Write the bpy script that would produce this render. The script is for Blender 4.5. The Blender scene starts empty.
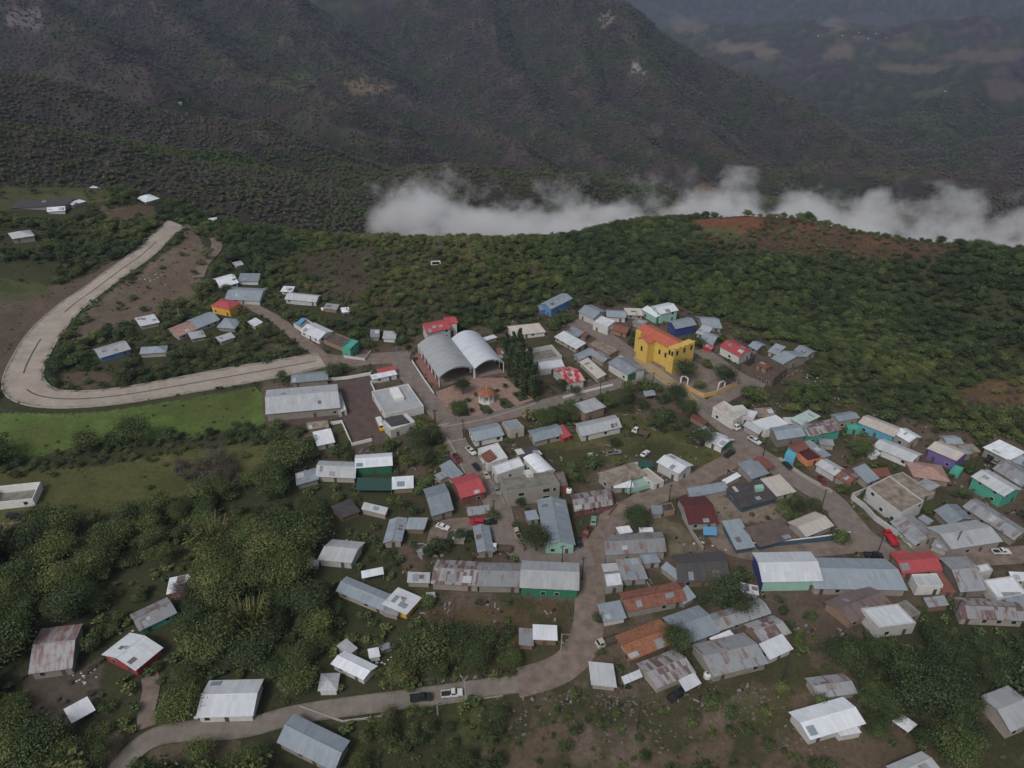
import bpy, bmesh, math, random
import numpy as np
from mathutils import Vector, Matrix

random.seed(7)
RNG = np.random.default_rng(11)
C = bpy.context.scene.collection
S = bpy.context.scene

# ------------------------------------------------------------------ camera, sky, sun, exposure
F_PX, PITCH, CAM_H = 711.0, math.radians(31.0), 155.0
cam_d = bpy.data.cameras.new('camera')
cam = bpy.data.objects.new('camera', cam_d)
C.objects.link(cam)
cam.location = (0, 0, CAM_H)
cam.rotation_euler = (math.pi / 2 - PITCH, 0, 0)
cam_d.sensor_width = 36.0
cam_d.lens = 36.0 * F_PX / 1024.0
cam_d.clip_start = 1.0
cam_d.clip_end = 20000.0
S.camera = cam

SUN_EL, SUN_AZ = math.radians(48), math.radians(212)     # azimuth clockwise from +Y: from behind the camera's left
w = bpy.data.worlds.new('World')
S.world = w
w.use_nodes = True
nt = w.node_tree
nt.nodes.clear()
sky = nt.nodes.new('ShaderNodeTexSky')
sky.sky_type = 'NISHITA'
sky.sun_disc = False
sky.sun_elevation = SUN_EL
sky.sun_rotation = SUN_AZ
sky.air_density = 1.0
sky.dust_density = 5.0
sky.ozone_density = 1.0
hs = nt.nodes.new('ShaderNodeHueSaturation')
hs.inputs['Saturation'].default_value = 0.42
bg = nt.nodes.new('ShaderNodeBackground')
bg.inputs['Strength'].default_value = 0.084
out = nt.nodes.new('ShaderNodeOutputWorld')
nt.links.new(sky.outputs[0], hs.inputs['Color'])
nt.links.new(hs.outputs[0], bg.inputs['Color'])
nt.links.new(bg.outputs[0], out.inputs['Surface'])
sl = bpy.data.lights.new('sun', 'SUN')
sl.energy = 1.15
sl.angle = math.radians(11)
sl.color = (1.0, 0.97, 0.93)
so = bpy.data.objects.new('sun', sl)
C.objects.link(so)
sdir = Vector((math.sin(SUN_AZ) * math.cos(SUN_EL), math.cos(SUN_AZ) * math.cos(SUN_EL), math.sin(SUN_EL)))
so.rotation_euler = sdir.to_track_quat('Z', 'Y').to_euler()
S.view_settings.view_transform = 'Standard'
S.view_settings.look = 'None'
S.view_settings.gamma = 1.0
S.view_settings.use_curve_mapping = False
S.view_settings.exposure = 0.08
HAZE = 5.5e-5
cy = S.cycles
cy.use_denoising = True
cy.max_bounces = 4
cy.diffuse_bounces = 2
cy.glossy_bounces = 2
cy.transmission_bounces = 2
cy.transparent_max_bounces = 8
cy.volume_bounces = 3
cy.volume_step_rate = 0.5
cy.volume_max_steps = 256

# ------------------------------------------------------------------ projection between the surveyed map and the land
cp, sp_ = math.cos(PITCH), math.sin(PITCH)

def ray(px, py):
    a = (np.asarray(px, float) - 512) / F_PX
    b = (384 - np.asarray(py, float)) / F_PX
    return a, cp + b * sp_, -sp_ + b * cp

def project(x, y, z):
    zz = z - CAM_H
    dep = y * cp - zz * sp_
    up = y * sp_ + zz * cp
    dep = np.maximum(dep, 1e-3)
    return 512 + F_PX * x / dep, 384 - F_PX * up / dep

# ------------------------------------------------------------------ noise
_perm = np.random.default_rng(5).random((256, 256))

def vnoise(x, y):
    xi = np.floor(x).astype(int); yi = np.floor(y).astype(int)
    fx = x - xi; fy = y - yi
    fx = fx * fx * (3 - 2 * fx); fy = fy * fy * (3 - 2 * fy)
    a = _perm[xi & 255, yi & 255]; b = _perm[(xi + 1) & 255, yi & 255]
    c = _perm[xi & 255, (yi + 1) & 255]; d = _perm[(xi + 1) & 255, (yi + 1) & 255]
    return (a * (1 - fx) + b * fx) * (1 - fy) + (c * (1 - fx) + d * fx) * fy

def fbm(x, y, o=4, g=0.5):
    s = 0; a = 1; t = 0
    for i in range(o):
        s = s + a * vnoise(x * 2 ** i + 17.3 * i, y * 2 ** i + 9.1 * i); t += a; a *= g
    return s / t

def ridged(x, y, o=4):
    s = 0; a = 1; t = 0
    for i in range(o):
        s = s + a * (1 - np.abs(2 * vnoise(x * 2 ** i + 31.7 * i, y * 2 ** i + 3.3 * i) - 1)); t += a; a *= 0.5
    return s / t

def sstep(a, b, x):
    t = np.clip((x - a) / (b - a), 0, 1)
    return t * t * (3 - 2 * t)

# ------------------------------------------------------------------ lie of the land
# crest of the village shelf: (px, py, distance)
CREST = [(-160, 190, 590), (0, 186, 570), (60, 186, 565), (110, 188, 550), (150, 196, 535), (185, 208, 515), (220, 221, 490), (290, 232, 460), (370, 238, 420),
         (430, 240, 398), (500, 241, 410), (560, 239, 440), (600, 229, 465), (640, 221, 485), (700, 216, 495), (745, 213, 500),
         (800, 217, 490), (860, 227, 470), (920, 235, 455), (1000, 251, 435), (1024, 253, 430), (1180, 275, 410)]
_cb, _cd, _cz = [], [], []
for px, py, d in CREST:
    py += 3 if px < 200 else 6
    a, b, c = ray(px, py)
    _cb.append(math.atan2(a, b)); _cd.append(d); _cz.append(CAM_H + d * c / math.hypot(a, b))
_cb, _cd, _cz = map(np.array, (_cb, _cd, _cz))

# ridges of the far side of the valley: (slope, [(px, py, distance) ...])
RIDGES = [
    (0.42, [(-250, 95, 820), (0, 108, 800), (60, 124, 780), (120, 149, 740), (200, 184, 690), (245, 206, 660)]),
    (0.50, [(-250, 66, 1250), (0, 68, 1200), (60, 74, 1160), (140, 98, 1110), (180, 103, 1080), (255, 128, 1010), (330, 150, 940), (395, 168, 880), (420, 182, 850)]),
    (0.62, [(250, -30, 2500), (300, 12, 2200), (345, 60, 1950), (378, 86, 1780), (440, 106, 1600), (490, 121, 1480), (515, 146, 1320), (532, 166, 1200)]),
    (0.60, [(120, -40, 2500), (150, -5, 2200), (190, 30, 1950), (235, 66, 1680), (300, 80, 1500), (340, 96, 1350)]),
    (0.60, [(-100, -60, 2400), (20, -20, 2150), (75, 25, 1850), (115, 58, 1560), (150, 80, 1380)]),
    (0.62, [(330, -40, 3000), (480, -45, 2800), (560, -25, 2550), (607, 0, 2350), (637, 55, 2020), (677, 108, 1740), (712, 144, 1520), (752, 162, 1350), (800, 178, 1200)]),
    (0.62, [(470, -30, 2600), (492, 30, 2250), (515, 75, 1950), (545, 112, 1700), (580, 140, 1480), (600, 158, 1300)]),
    (0.62, [(560, -20, 2500), (578, 50, 2100), (600, 100, 1800), (640, 138, 1520), (670, 160, 1330)]),
    (0.66, [(607, -5, 2500), (650, 29, 2420), (700, 55, 2300), (760, 81, 2150), (800, 100, 2020), (850, 131, 1830), (905, 156, 1640)]),
    (0.50, [(735, 156, 1480), (850, 162, 1420), (950, 172, 1350), (1010, 184, 1270), (1060, 200, 1180)]),
    (0.50, [(400, 172, 800), (430, 160, 820), (480, 155, 840), (560, 165, 860), (620, 184, 860), (665, 198, 850)]),
    (0.42, [(600, 178, 1020), (700, 192, 980), (800, 202, 950), (900, 208, 910)]),
    (0.55, [(690, 104, 3000), (800, 101, 2850), (860, 108, 2700), (905, 132, 2400), (925, 150, 2150)]),
    (0.50, [(1000, 70, 3000), (960, 96, 2600), (935, 122, 2250), (928, 142, 2000)]),
    (0.50, [(1150, 90, 2600), (1040, 128, 2100), (1000, 158, 1750)]),
    (0.34, [(620, 26, 4300), (700, 26, 4100), (800, 18, 3950), (900, 22, 3850), (1024, 14, 3950), (1200, 5, 4000)]),
    (0.34, [(760, 72, 3300), (840, 62, 3200), (930, 66, 3100), (1100, 60, 3100)]),
    (0.45, [(500, -20, 6500), (700, -14, 6200), (850, -22, 6000), (1000, -16, 5800), (1250, -20, 5800)]),
]
_segs = []
for k, pts in RIDGES:
    P = []
    for px, py, d in pts:
        a, b, c = ray(px, py)
        hh = math.hypot(a, b)
        P.append((d * a / hh, d * b / hh, CAM_H + d * c / hh))
    for i in range(len(P) - 1):
        _segs.append((k, P[i], P[i + 1]))

def far_land(x, y):
    r = np.hypot(x, y)
    wx = x + 60 * (fbm(x / 160, y / 160, 3) - .5)
    wy = y + 60 * (fbm(x / 160 + 40, y / 160 + 7, 3) - .5)
    z = -215 - 90 * sstep(700, 1600, r) + 40 * sstep(2200, 4500, r)
    zz = np.full(np.shape(x), -1e4)
    for k, p, q in _segs:
        dx, dy = q[0] - p[0], q[1] - p[1]
        L2 = dx * dx + dy * dy
        t = np.clip(((wx - p[0]) * dx + (wy - p[1]) * dy) / L2, 0, 1)
        d = np.hypot(wx - p[0] - t * dx, wy - p[1] - t * dy)
        h = p[2] + t * (q[2] - p[2]) - k * (np.sqrt(d * d + 400) - 20)
        zz = np.maximum(zz, h)
    s = 30.0
    m = np.maximum(z, zz)
    z = m + s * np.log(np.exp((z - m) / s) + np.exp((zz - m) / s)) - 8
    amp = sstep(600, 1500, r)
    gl = ridged(wx / 230 + .3 * zz / 230, wy / 230, 5)
    z = z + (26 + 44 * amp) * (gl - .62) + (7 + 7 * amp) * (ridged(x / 75, y / 75, 3) - .6)
    return z

def near_land(x, y):
    r = np.hypot(x, y)
    b = np.arctan2(x, y)
    D = np.interp(b, _cb, _cd); zr = np.interp(b, _cb, _cz)
    u = sstep(0.70, 1.0, r / D)
    z = zr * u
    # the wooded hollow to the right of the village
    px, py = project(x, y, 0 * x)
    hollow = sstep(600, 780, px) * sstep(0.66, .78, r / D) * (1 - sstep(.82, 1.0, r / D))
    z = z - 9 * hollow
    rough = sstep(0.62, .85, r / D)
    z = z + rough * (3.0 * (fbm(x / 40, y / 40, 3) - .5) + 17.0 * sstep(560, 700, px) * (ridged(x / 105 + 2, y / 105, 3) - .62)) * (1 - .7 * sstep(.93, 1., r / D))
    over = r - D
    z = z - 0.47 * (np.sqrt(np.maximum(over, 0) ** 2 + 18 ** 2) - 18)
    return z, over

def land(x, y):
    x = np.asarray(x, float); y = np.asarray(y, float)
    z, over = near_land(x, y)
    m = over > -5
    if np.any(m):
        zf = far_land(np.where(m, x, 0), np.where(m, y, 700)) if x.ndim == 0 else far_land(x[m], y[m])
        zm = z if x.ndim == 0 else z[m]
        s = 8.0
        mx = np.maximum(zm, zf)
        zo = mx + s * np.log(np.exp((zm - mx) / s) + np.exp((zf - mx) / s)) - s * .0
        wgt = sstep(0, 60, over if x.ndim == 0 else over[m])
        zo = zm * (1 - wgt) + zo * wgt
        if x.ndim == 0:
            return zo
        z = z.copy(); z[m] = zo
    return z

def at(px, py, h=0.0, near=True):
    """point on the land (plus h) seen at a map position"""
    a, b, c = ray(px, py)
    fn = (lambda X, Y: near_land(X, Y)[0]) if near else land
    t0, t1 = 100.0, None
    ts = np.concatenate([np.arange(100, 700, 4.0), np.geomspace(700, 9000, 500)])
    hh = math.hypot(a, b)
    X = a / hh * ts; Y = b / hh * ts; Z = CAM_H + c / hh * ts
    g = fn(X, Y) + h
    k = np.argmax(Z < g)
    if k == 0:
        k = 1
    t = ts[k - 1] + (ts[k] - ts[k - 1]) * (Z[k - 1] - g[k - 1]) / ((Z[k - 1] - g[k - 1]) - (Z[k] - g[k]) + 1e-9)
    x, y = a / hh * t, b / hh * t
    return Vector((float(x), float(y), float(CAM_H + c / hh * t)))

def ground_z(x, y):
    return float(near_land(np.array([x]), np.array([y]))[0][0])

# ------------------------------------------------------------------ object helpers
def tag(o, label=None, cat=None, group=None, kind=None):
    if label: o['label'] = label
    if cat: o['category'] = cat
    if group: o['group'] = group
    if kind: o['kind'] = kind
    return o

def empty(name, loc, rz=0.0):
    o = bpy.data.objects.new(name, None)
    o.empty_display_size = 0.5
    C.objects.link(o)
    o.location = loc
    o.rotation_euler = (0, 0, rz)
    return o

def link(name, me, parent=None, mats=()):
    o = bpy.data.objects.new(name, me)
    C.objects.link(o)
    for m in mats:
        me.materials.append(m)
    if parent is not None:
        o.parent = parent
    return o

class MB:
    """collects faces and links them as one mesh object"""
    def __init__(self):
        self.v = []; self.f = []; self.uv = []; self.mi = []
    def face(self, pts, uv=None, mi=0):
        n = len(self.v)
        self.v += [tuple(p) for p in pts]
        self.f.append(tuple(range(n, n + len(pts))))
        self.uv += list(uv) if uv is not None else [(0, 0)] * len(pts)
        self.mi.append(mi)
        return self
    def prism(self, base, z0, z1, mi=0, cap=True, bottom=False, uvs=1.0):
        n = len(base)
        for i in range(n):
            p, q = base[i], base[(i + 1) % n]
            l = math.hypot(q[0] - p[0], q[1] - p[1])
            self.face([(p[0], p[1], z0), (q[0], q[1], z0), (q[0], q[1], z1), (p[0], p[1], z1)], [(0, 0), (l, 0), (l, z1 - z0), (0, z1 - z0)], mi)
        if cap:
            self.face([(p[0], p[1], z1) for p in base], [(p[0], p[1]) for p in base], mi)
        if bottom:
            self.face([(p[0], p[1], z0) for p in reversed(base)], None, mi)
        return self
    def box(self, x0, x1, y0, y1, z0, z1, mi=0):
        return self.prism([(x0, y0), (x1, y0), (x1, y1), (x0, y1)], z0, z1, mi, True, True)
    def slab(self, quad, uv, th, mi=0):
        """thick sheet: quad is the top face (counter-clockwise from above)"""
        q = [Vector(p) for p in quad]
        n = (q[1] - q[0]).cross(q[2] - q[0]).normalized()
        lo = [p - n * th for p in q]
        self.face(q, uv, mi)
        self.face(list(reversed(lo)), list(reversed(uv)), mi)
        k = len(q)
        for i in range(k):
            j = (i + 1) % k
            self.face([lo[i], lo[j], q[j], q[i]], [uv[i], uv[j], uv[j], uv[i]], mi)
        return self
    def tube(self, p, q, r0, r1, n=8, mi=0, caps=True):
        p = Vector(p); q = Vector(q)
        d = (q - p).normalized()
        a = d.orthogonal().normalized(); b = d.cross(a)
        P = [p + (a * math.cos(t) + b * math.sin(t)) * r0 for t in [2 * math.pi * i / n for i in range(n)]]
        Q = [q + (a * math.cos(t) + b * math.sin(t)) * r1 for t in [2 * math.pi * i / n for i in range(n)]]
        for i in range(n):
            j = (i + 1) % n
            self.face([P[i], P[j], Q[j], Q[i]], None, mi)
        if caps:
            self.face(list(reversed(P)), None, mi); self.face(Q, None, mi)
        return self
    def mesh(self, name):
        me = bpy.data.meshes.new(name)
        me.from_pydata(self.v, [], self.f)
        uvl = me.uv_layers.new(name='UVMap')
        uvl.data.foreach_set('uv', np.array(self.uv, dtype=np.float32).ravel())
        me.polygons.foreach_set('material_index', np.array(self.mi, dtype=np.int32))
        me.update()
        return me
    def build(self, name, mats, parent=None):
        if not isinstance(mats, (list, tuple)): mats = [mats]
        return link(name, self.mesh(name), parent, mats)
# ------------------------------------------------------------------ materials
def new_mat(name):
    m = bpy.data.materials.new(name)
    m.use_nodes = True
    t = m.node_tree
    p = t.nodes['Principled BSDF']
    return m, t, p

def N(t, typ, **kw):
    n = t.nodes.new(typ)
    for k, v in kw.items():
        if k in n.inputs.keys():
            n.inputs[k].default_value = v
        else:
            setattr(n, k, v)
    return n

def math_node(t, op, a, b=None, clamp=False):
    n = t.nodes.new('ShaderNodeMath'); n.operation = op; n.use_clamp = clamp
    for i, s in enumerate((a, b)):
        if s is None: continue
        if isinstance(s, (int, float)): n.inputs[i].default_value = s
        else: t.links.new(s, n.inputs[i])
    return n.outputs[0]

def mixc(t, fac, a, b, mode='MIX'):
    n = t.nodes.new('ShaderNodeMix'); n.data_type = 'RGBA'; n.blend_type = mode
    for i, s in ((0, fac), (6, a), (7, b)):
        if isinstance(s, (int, float)): n.inputs[i].default_value = s
        elif isinstance(s, tuple): n.inputs[i].default_value = (*s, 1) if len(s) == 3 else s
        else: t.links.new(s, n.inputs[i])
    return n.outputs[2]

def ramp(t, fac, stops, interp='LINEAR'):
    n = t.nodes.new('ShaderNodeValToRGB')
    r = n.color_ramp; r.interpolation = interp
    while len(r.elements) < len(stops): r.elements.new(0.5)
    for e, (p, c) in zip(r.elements, stops):
        e.position = p; e.color = (*c, 1) if len(c) == 3 else c
    t.links.new(fac, n.inputs[0])
    return n.outputs[0]

def coords(t, kind, scale=(1, 1, 1)):
    c = t.nodes.new('ShaderNodeTexCoord')
    m = t.nodes.new('ShaderNodeMapping')
    m.inputs['Scale'].default_value = scale
    t.links.new(c.outputs[kind], m.inputs[0])
    return m.outputs[0]

def noise(t, vec, scale, detail=4, rough=.55):
    n = t.nodes.new('ShaderNodeTexNoise')
    n.inputs['Scale'].default_value = scale; n.inputs['Detail'].default_value = detail; n.inputs['Roughness'].default_value = rough
    t.links.new(vec, n.inputs['Vector'])
    return n.outputs['Fac']

def rand_out(t):
    return t.nodes.new('ShaderNodeObjectInfo').outputs['Random']

def simple(name, col, rough=.7, var=.18, scale=1.2, metal=0.0, objvar=.12):
    m, t, p = new_mat(name)
    v = coords(t, 'Object')
    n = noise(t, v, scale, 5)
    a = math_node(t, 'MULTIPLY_ADD', n, 2 * var); t.nodes[-1].inputs[2].default_value = 1 - var
    r = math_node(t, 'MULTIPLY_ADD', rand_out(t), 2 * objvar); t.nodes[-1].inputs[2].default_value = 1 - objvar
    k = math_node(t, 'MULTIPLY', a, r)
    hv = t.nodes.new('ShaderNodeHueSaturation'); hv.inputs['Color'].default_value = (*col, 1)
    t.links.new(k, hv.inputs['Value'])
    t.links.new(hv.outputs[0], p.inputs['Base Color'])
    p.inputs['Roughness'].default_value = rough
    p.inputs['Metallic'].default_value = metal
    return m

def sheet_roof(name, base, rust=0.0, rustcol=(.12, .055, .035), stripes=0.0, objvar=.16, rough=.5, dirt=.45, second=None, sheetvar=.13, lapk=.16):
    """corrugated sheets: each sheet a little different, ribs, streaks down the slope, rust by amount"""
    m, t, p = new_mat(name)
    uv = coords(t, 'UV')
    sep = t.nodes.new('ShaderNodeSeparateXYZ'); t.links.new(uv, sep.inputs[0])
    rnd = rand_out(t)
    ro = math_node(t, 'MULTIPLY', rnd, 37.0)
    su = math_node(t, 'FLOOR', math_node(t, 'ADD', math_node(t, 'DIVIDE', sep.outputs[0], 0.95), ro))
    sv = math_node(t, 'FLOOR', math_node(t, 'ADD', math_node(t, 'DIVIDE', sep.outputs[1], 3.1), ro))
    cmb = t.nodes.new('ShaderNodeCombineXYZ'); t.links.new(su, cmb.inputs[0]); t.links.new(sv, cmb.inputs[1]); t.links.new(ro, cmb.inputs[2])
    wn = t.nodes.new('ShaderNodeTexWhiteNoise'); wn.noise_dimensions = '3D'; t.links.new(cmb.outputs[0], wn.inputs['Vector'])
    # streaks
    off = t.nodes.new('ShaderNodeVectorMath'); off.operation = 'ADD'
    c3 = t.nodes.new('ShaderNodeCombineXYZ'); t.links.new(ro, c3.inputs[2])
    t.links.new(uv, off.inputs[0]); t.links.new(c3.outputs[0], off.inputs[1])
    mp = t.nodes.new('ShaderNodeMapping'); mp.inputs['Scale'].default_value = (1.3, .16, 1); t.links.new(off.outputs[0], mp.inputs[0])
    st = noise(t, mp.outputs[0], 1.0, 4)
    blotch = noise(t, off.outputs[0], .28, 5, .62)
    val = math_node(t, 'MULTIPLY_ADD', wn.outputs['Value'], sheetvar); t.nodes[-1].inputs[2].default_value = 1 - sheetvar * .55
    val = math_node(t, 'MULTIPLY', val, math_node(t, 'ADD', math_node(t, 'MULTIPLY', st, dirt), 1 - dirt / 2))
    val = math_node(t, 'MULTIPLY', val, math_node(t, 'ADD', math_node(t, 'MULTIPLY', blotch, dirt * .9), 1 - dirt * .45))
    ov = math_node(t, 'MULTIPLY_ADD', rnd, 2 * objvar); t.nodes[-1].inputs[2].default_value = 1 - objvar
    val = math_node(t, 'MULTIPLY', val, ov)
    hv = t.nodes.new('ShaderNodeHueSaturation'); hv.inputs['Color'].default_value = (*base, 1); t.links.new(val, hv.inputs['Value'])
    col = hv.outputs[0]
    if second is not None:
        f = math_node(t, 'GREATER_THAN', wn.outputs['Value'], .55)
        col = mixc(t, f, col, second)
    # sheet laps: thin dark lines
    lap = math_node(t, 'FRACT', math_node(t, 'ADD', math_node(t, 'DIVIDE', sep.outputs[0], 0.95), ro))
    col = mixc(t, math_node(t, 'MULTIPLY', math_node(t, 'LESS_THAN', lap, .07), lapk), col, (.05, .045, .04))
    if rust > 0:
        n1 = math_node(t, 'ADD', math_node(t, 'MULTIPLY', blotch, .55), math_node(t, 'MULTIPLY', st, .5))
        n1 = math_node(t, 'ADD', n1, math_node(t, 'MULTIPLY', math_node(t, 'SUBTRACT', wn.outputs['Value'], .5), .06 + stripes))
        lo = .80 - rust * .42
        f = ramp(t, n1, [(lo, (0, 0, 0)), (min(lo + .16, 1), (.9, .9, .9))])
        rv = noise(t, off.outputs[0], 2.5, 3)
        rc = mixc(t, rv, rustcol, tuple(c * 1.9 for c in rustcol))
        col = mixc(t, f, col, rc)
    t.links.new(col, p.inputs['Base Color'])
    wv = t.nodes.new('ShaderNodeMath'); wv.operation = 'SINE'
    t.links.new(math_node(t, 'MULTIPLY', sep.outputs[0], 2 * math.pi / .19), wv.inputs[0])
    bp = t.nodes.new('ShaderNodeBump'); bp.inputs['Strength'].default_value = .35; bp.inputs['Distance'].default_value = .02
    t.links.new(wv.outputs[0], bp.inputs['Height']); t.links.new(bp.outputs[0], p.inputs['Normal'])
    p.inputs['Roughness'].default_value = rough
    p.inputs['Metallic'].default_value = .0
    p.inputs['Specular IOR Level'].default_value = .35
    return m

def tile_roof(name, c1, c2, c3):
    m, t, p = new_mat(name)
    uv = coords(t, 'UV')
    mp = t.nodes.new('ShaderNodeMapping'); mp.inputs['Scale'].default_value = (4.0, 2.4, 1); t.links.new(uv, mp.inputs[0])
    vo = t.nodes.new('ShaderNodeTexVoronoi'); vo.inputs['Scale'].default_value = 1.0; t.links.new(mp.outputs[0], vo.inputs['Vector'])
    col = ramp(t, math_node(t, 'ADD', math_node(t, 'MULTIPLY', noise(t, uv, .5, 5, .7), .75), math_node(t, 'MULTIPLY', vo.outputs['Color'], .3)),
               [(.30, c3), (.46, c1), (.62, c2), (.8, c1)])
    sep = t.nodes.new('ShaderNodeSeparateXYZ'); t.links.new(uv, sep.inputs[0])
    row = math_node(t, 'FRACT', math_node(t, 'MULTIPLY', sep.outputs[0], 2.6))
    col = mixc(t, math_node(t, 'MULTIPLY', math_node(t, 'LESS_THAN', row, .25), .55), col, c3)
    t.links.new(col, p.inputs['Base Color'])
    p.inputs['Roughness'].default_value = .85
    bp = t.nodes.new('ShaderNodeBump'); bp.inputs['Strength'].default_value = .6; bp.inputs['Distance'].default_value = .06
    t.links.new(vo.outputs['Distance'], bp.inputs['Height']); t.links.new(bp.outputs[0], p.inputs['Normal'])
    return m

def flat_roof(name, c1, c2, scale=.45):
    m, t, p = new_mat(name)
    v = coords(t, 'Object')
    o = t.nodes.new('ShaderNodeVectorMath'); o.operation = 'ADD'
    c3 = t.nodes.new('ShaderNodeCombineXYZ'); t.links.new(math_node(t, 'MULTIPLY', rand_out(t), 50.0), c3.inputs[0])
    t.links.new(v, o.inputs[0]); t.links.new(c3.outputs[0], o.inputs[1])
    f = noise(t, o.outputs[0], scale, 6, .62)
    col = ramp(t, f, [(.36, c1), (.62, c2)])
    g = noise(t, o.outputs[0], 3.5, 3)
    col = mixc(t, math_node(t, 'MULTIPLY', g, .3), col, c1)
    t.links.new(col, p.inputs['Base Color'])
    p.inputs['Roughness'].default_value = .85
    return m

ROOF = {
    'g': sheet_roof('pale_sheet', (.40, .42, .44), rust=.36),
    'b': sheet_roof('grey_sheet', (.24, .28, .32), rust=.40),
    'w': sheet_roof('white_sheet', (.62, .655, .70), dirt=.3, objvar=.14, lapk=.08),
    'r': sheet_roof('streaked_sheet', (.27, .29, .31), rust=.70, stripes=.10, rustcol=(.115, .07, .055)),
    'S': sheet_roof('rust_striped_sheet', (.30, .30, .31), rust=.84, stripes=.26, rustcol=(.085, .045, .038)),
    'K': sheet_roof('rust_red_sheet', (.19, .075, .055), rust=.4, rustcol=(.09, .04, .03), objvar=.2),
    'J': sheet_roof('dark_rust_sheet', (.17, .14, .135), rust=.72, stripes=.1, rustcol=(.08, .042, .036)),
    'N': sheet_roof('patched_sheet', (.42, .44, .46), rust=.86, rustcol=(.15, .065, .055)),
    'R': sheet_roof('red_painted_sheet', (.40, .075, .08), dirt=.3, objvar=.08),
    'M': sheet_roof('maroon_sheet', (.105, .03, .03), dirt=.25),
    'D': flat_roof('dark_felt', (.045, .04, .045), (.075, .065, .068)),
    'B': flat_roof('brown_felt', (.085, .062, .055), (.13, .10, .09)),
    'C': flat_roof('bare_concrete', (.12, .12, .10), (.24, .225, .20)),
    'A': flat_roof('tan_roof', (.15, .12, .09), (.32, .28, .23)),
    'P': flat_roof('pale_pink_terrace', (.38, .30, .28), (.55, .50, .47)),
    'L': sheet_roof('weathered_sheet', (.085, .078, .078), rust=.35, stripes=.2, rustcol=(.06, .05, .045), dirt=.6),
    'p': sheet_roof('cream_sheet', (.46, .42, .38), dirt=.3),
    'm': sheet_roof('mint_sheet', (.33, .42, .40), dirt=.25),
    't': flat_roof('teal_roof', (.05, .30, .24), (.10, .40, .32)),
    'T': tile_roof('red_tile', (.20, .075, .048), (.28, .12, .08), (.075, .038, .03)),
    'O': tile_roof('orange_tile', (.28, .105, .05), (.33, .155, .085), (.10, .05, .03)),
    'Q': tile_roof('pink_tile', (.33, .20, .17), (.42, .28, .24), (.18, .11, .09)),
    'X': sheet_roof('black_white_sheet', (.06, .06, .06), second=(.55, .55, .55)),
    'Z': sheet_roof('red_pale_sheet', (.42, .05, .055), second=(.55, .30, .29), objvar=.03),
    'E': simple('green_net', (.025, .07, .06), .9, .3),
    'n': simple('blue_tarp', (.12, .32, .55), .6, .1),
}
WALL = {
    'w': simple('white_wall', (.52, .52, .51), .85, .25, .7, objvar=.18),
    'c': simple('cream_wall', (.29, .265, .235), .85, .3, .7, objvar=.3), 'z': simple('brick_wall', (.19, .075, .06), .9, .25, .9),
    'y': simple('yellow_wall', (.62, .36, .055), .8, .12, .6, objvar=.04),
    't': simple('teal_wall', (.075, .32, .24), .8, .16, .6, objvar=.05),
    'm': simple('mint_wall', (.30, .50, .42), .8, .16, .6),
    'u': simple('blue_wall', (.10, .22, .42), .8, .16, .6),
    'U': simple('navy_wall', (.035, .055, .21), .8, .16, .6, objvar=.03),
    'n': simple('sky_blue_wall', (.10, .33, .46), .8, .16, .6),
    'v': simple('purple_wall', (.13, .095, .26), .8, .14, .6),
    'k': simple('adobe_wall', (.22, .15, .11), .9, .3, .9, objvar=.25),
    'g': simple('grey_wall', (.27, .26, .25), .9, .25, .7),
    'G': simple('green_wall', (.025, .15, .085), .8, .18, .6),
    'x': simple('whitewash', (.72, .72, .71), .85, .15, .8, objvar=.02), 'd': simple('dark_block_wall', (.105, .08, .068), .9, .35, .8), 'e': simple('dark_blue_wall', (.05, .095, .14), .85, .2, .6),
    'r': simple('red_wall', (.34, .05, .05), .85, .2, .8),
    'o': simple('orange_wall', (.55, .22, .10), .85, .2, .8),
}
M_DOOR = simple('door_paint', (.09, .07, .06), .6, .2)
M_GLASS = simple('dark_glass', (.025, .028, .033), .15, .1)
M_FRAME = simple('white_frame', (.5, .5, .5), .6, .1)
M_WOOD = simple('weathered_wood', (.10, .075, .055), .9, .3, 3)
M_STEEL = simple('steel', (.22, .22, .22), .5, .1)
M_CONC = simple('concrete', (.33, .31, .28), .9, .25, .8)
M_WHITE = simple('white_paint', (.68, .68, .67), .7, .12)
M_TYRE = simple('rubber', (.02, .02, .02), .9, .1)
M_BARK = simple('bark', (.075, .058, .045), .95, .3, 4)

def leaf_mat(name, stops, hue=.0):
    """foliage: tint picks the kind, each tree, clump and leaf differs a little"""
    m, t, p = new_mat(name)
    a = t.nodes.new('ShaderNodeAttribute'); a.attribute_type = 'INSTANCER'; a.attribute_name = 'tint'
    cl = t.nodes.new('ShaderNodeAttribute'); cl.attribute_type = 'GEOMETRY'; cl.attribute_name = 'clump'
    v = coords(t, 'Object')
    n = noise(t, v, 2.2, 2)
    f = math_node(t, 'ADD', a.outputs['Fac'], math_node(t, 'MULTIPLY', math_node(t, 'SUBTRACT', cl.outputs['Fac'], .5), .22))
    f = math_node(t, 'ADD', f, math_node(t, 'MULTIPLY', math_node(t, 'SUBTRACT', n, .5), .15))
    col = ramp(t, f, stops)
    val = math_node(t, 'ADD', math_node(t, 'MULTIPLY', cl.outputs['Fac'], .85), .62)
    hv = t.nodes.new('ShaderNodeHueSaturation'); t.links.new(col, hv.inputs['Color']); t.links.new(val, hv.inputs['Value'])
    t.links.new(hv.outputs[0], p.inputs['Base Color'])
    p.inputs['Roughness'].default_value = .65
    p.inputs['Specular IOR Level'].default_value = .2
    return m

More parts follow.
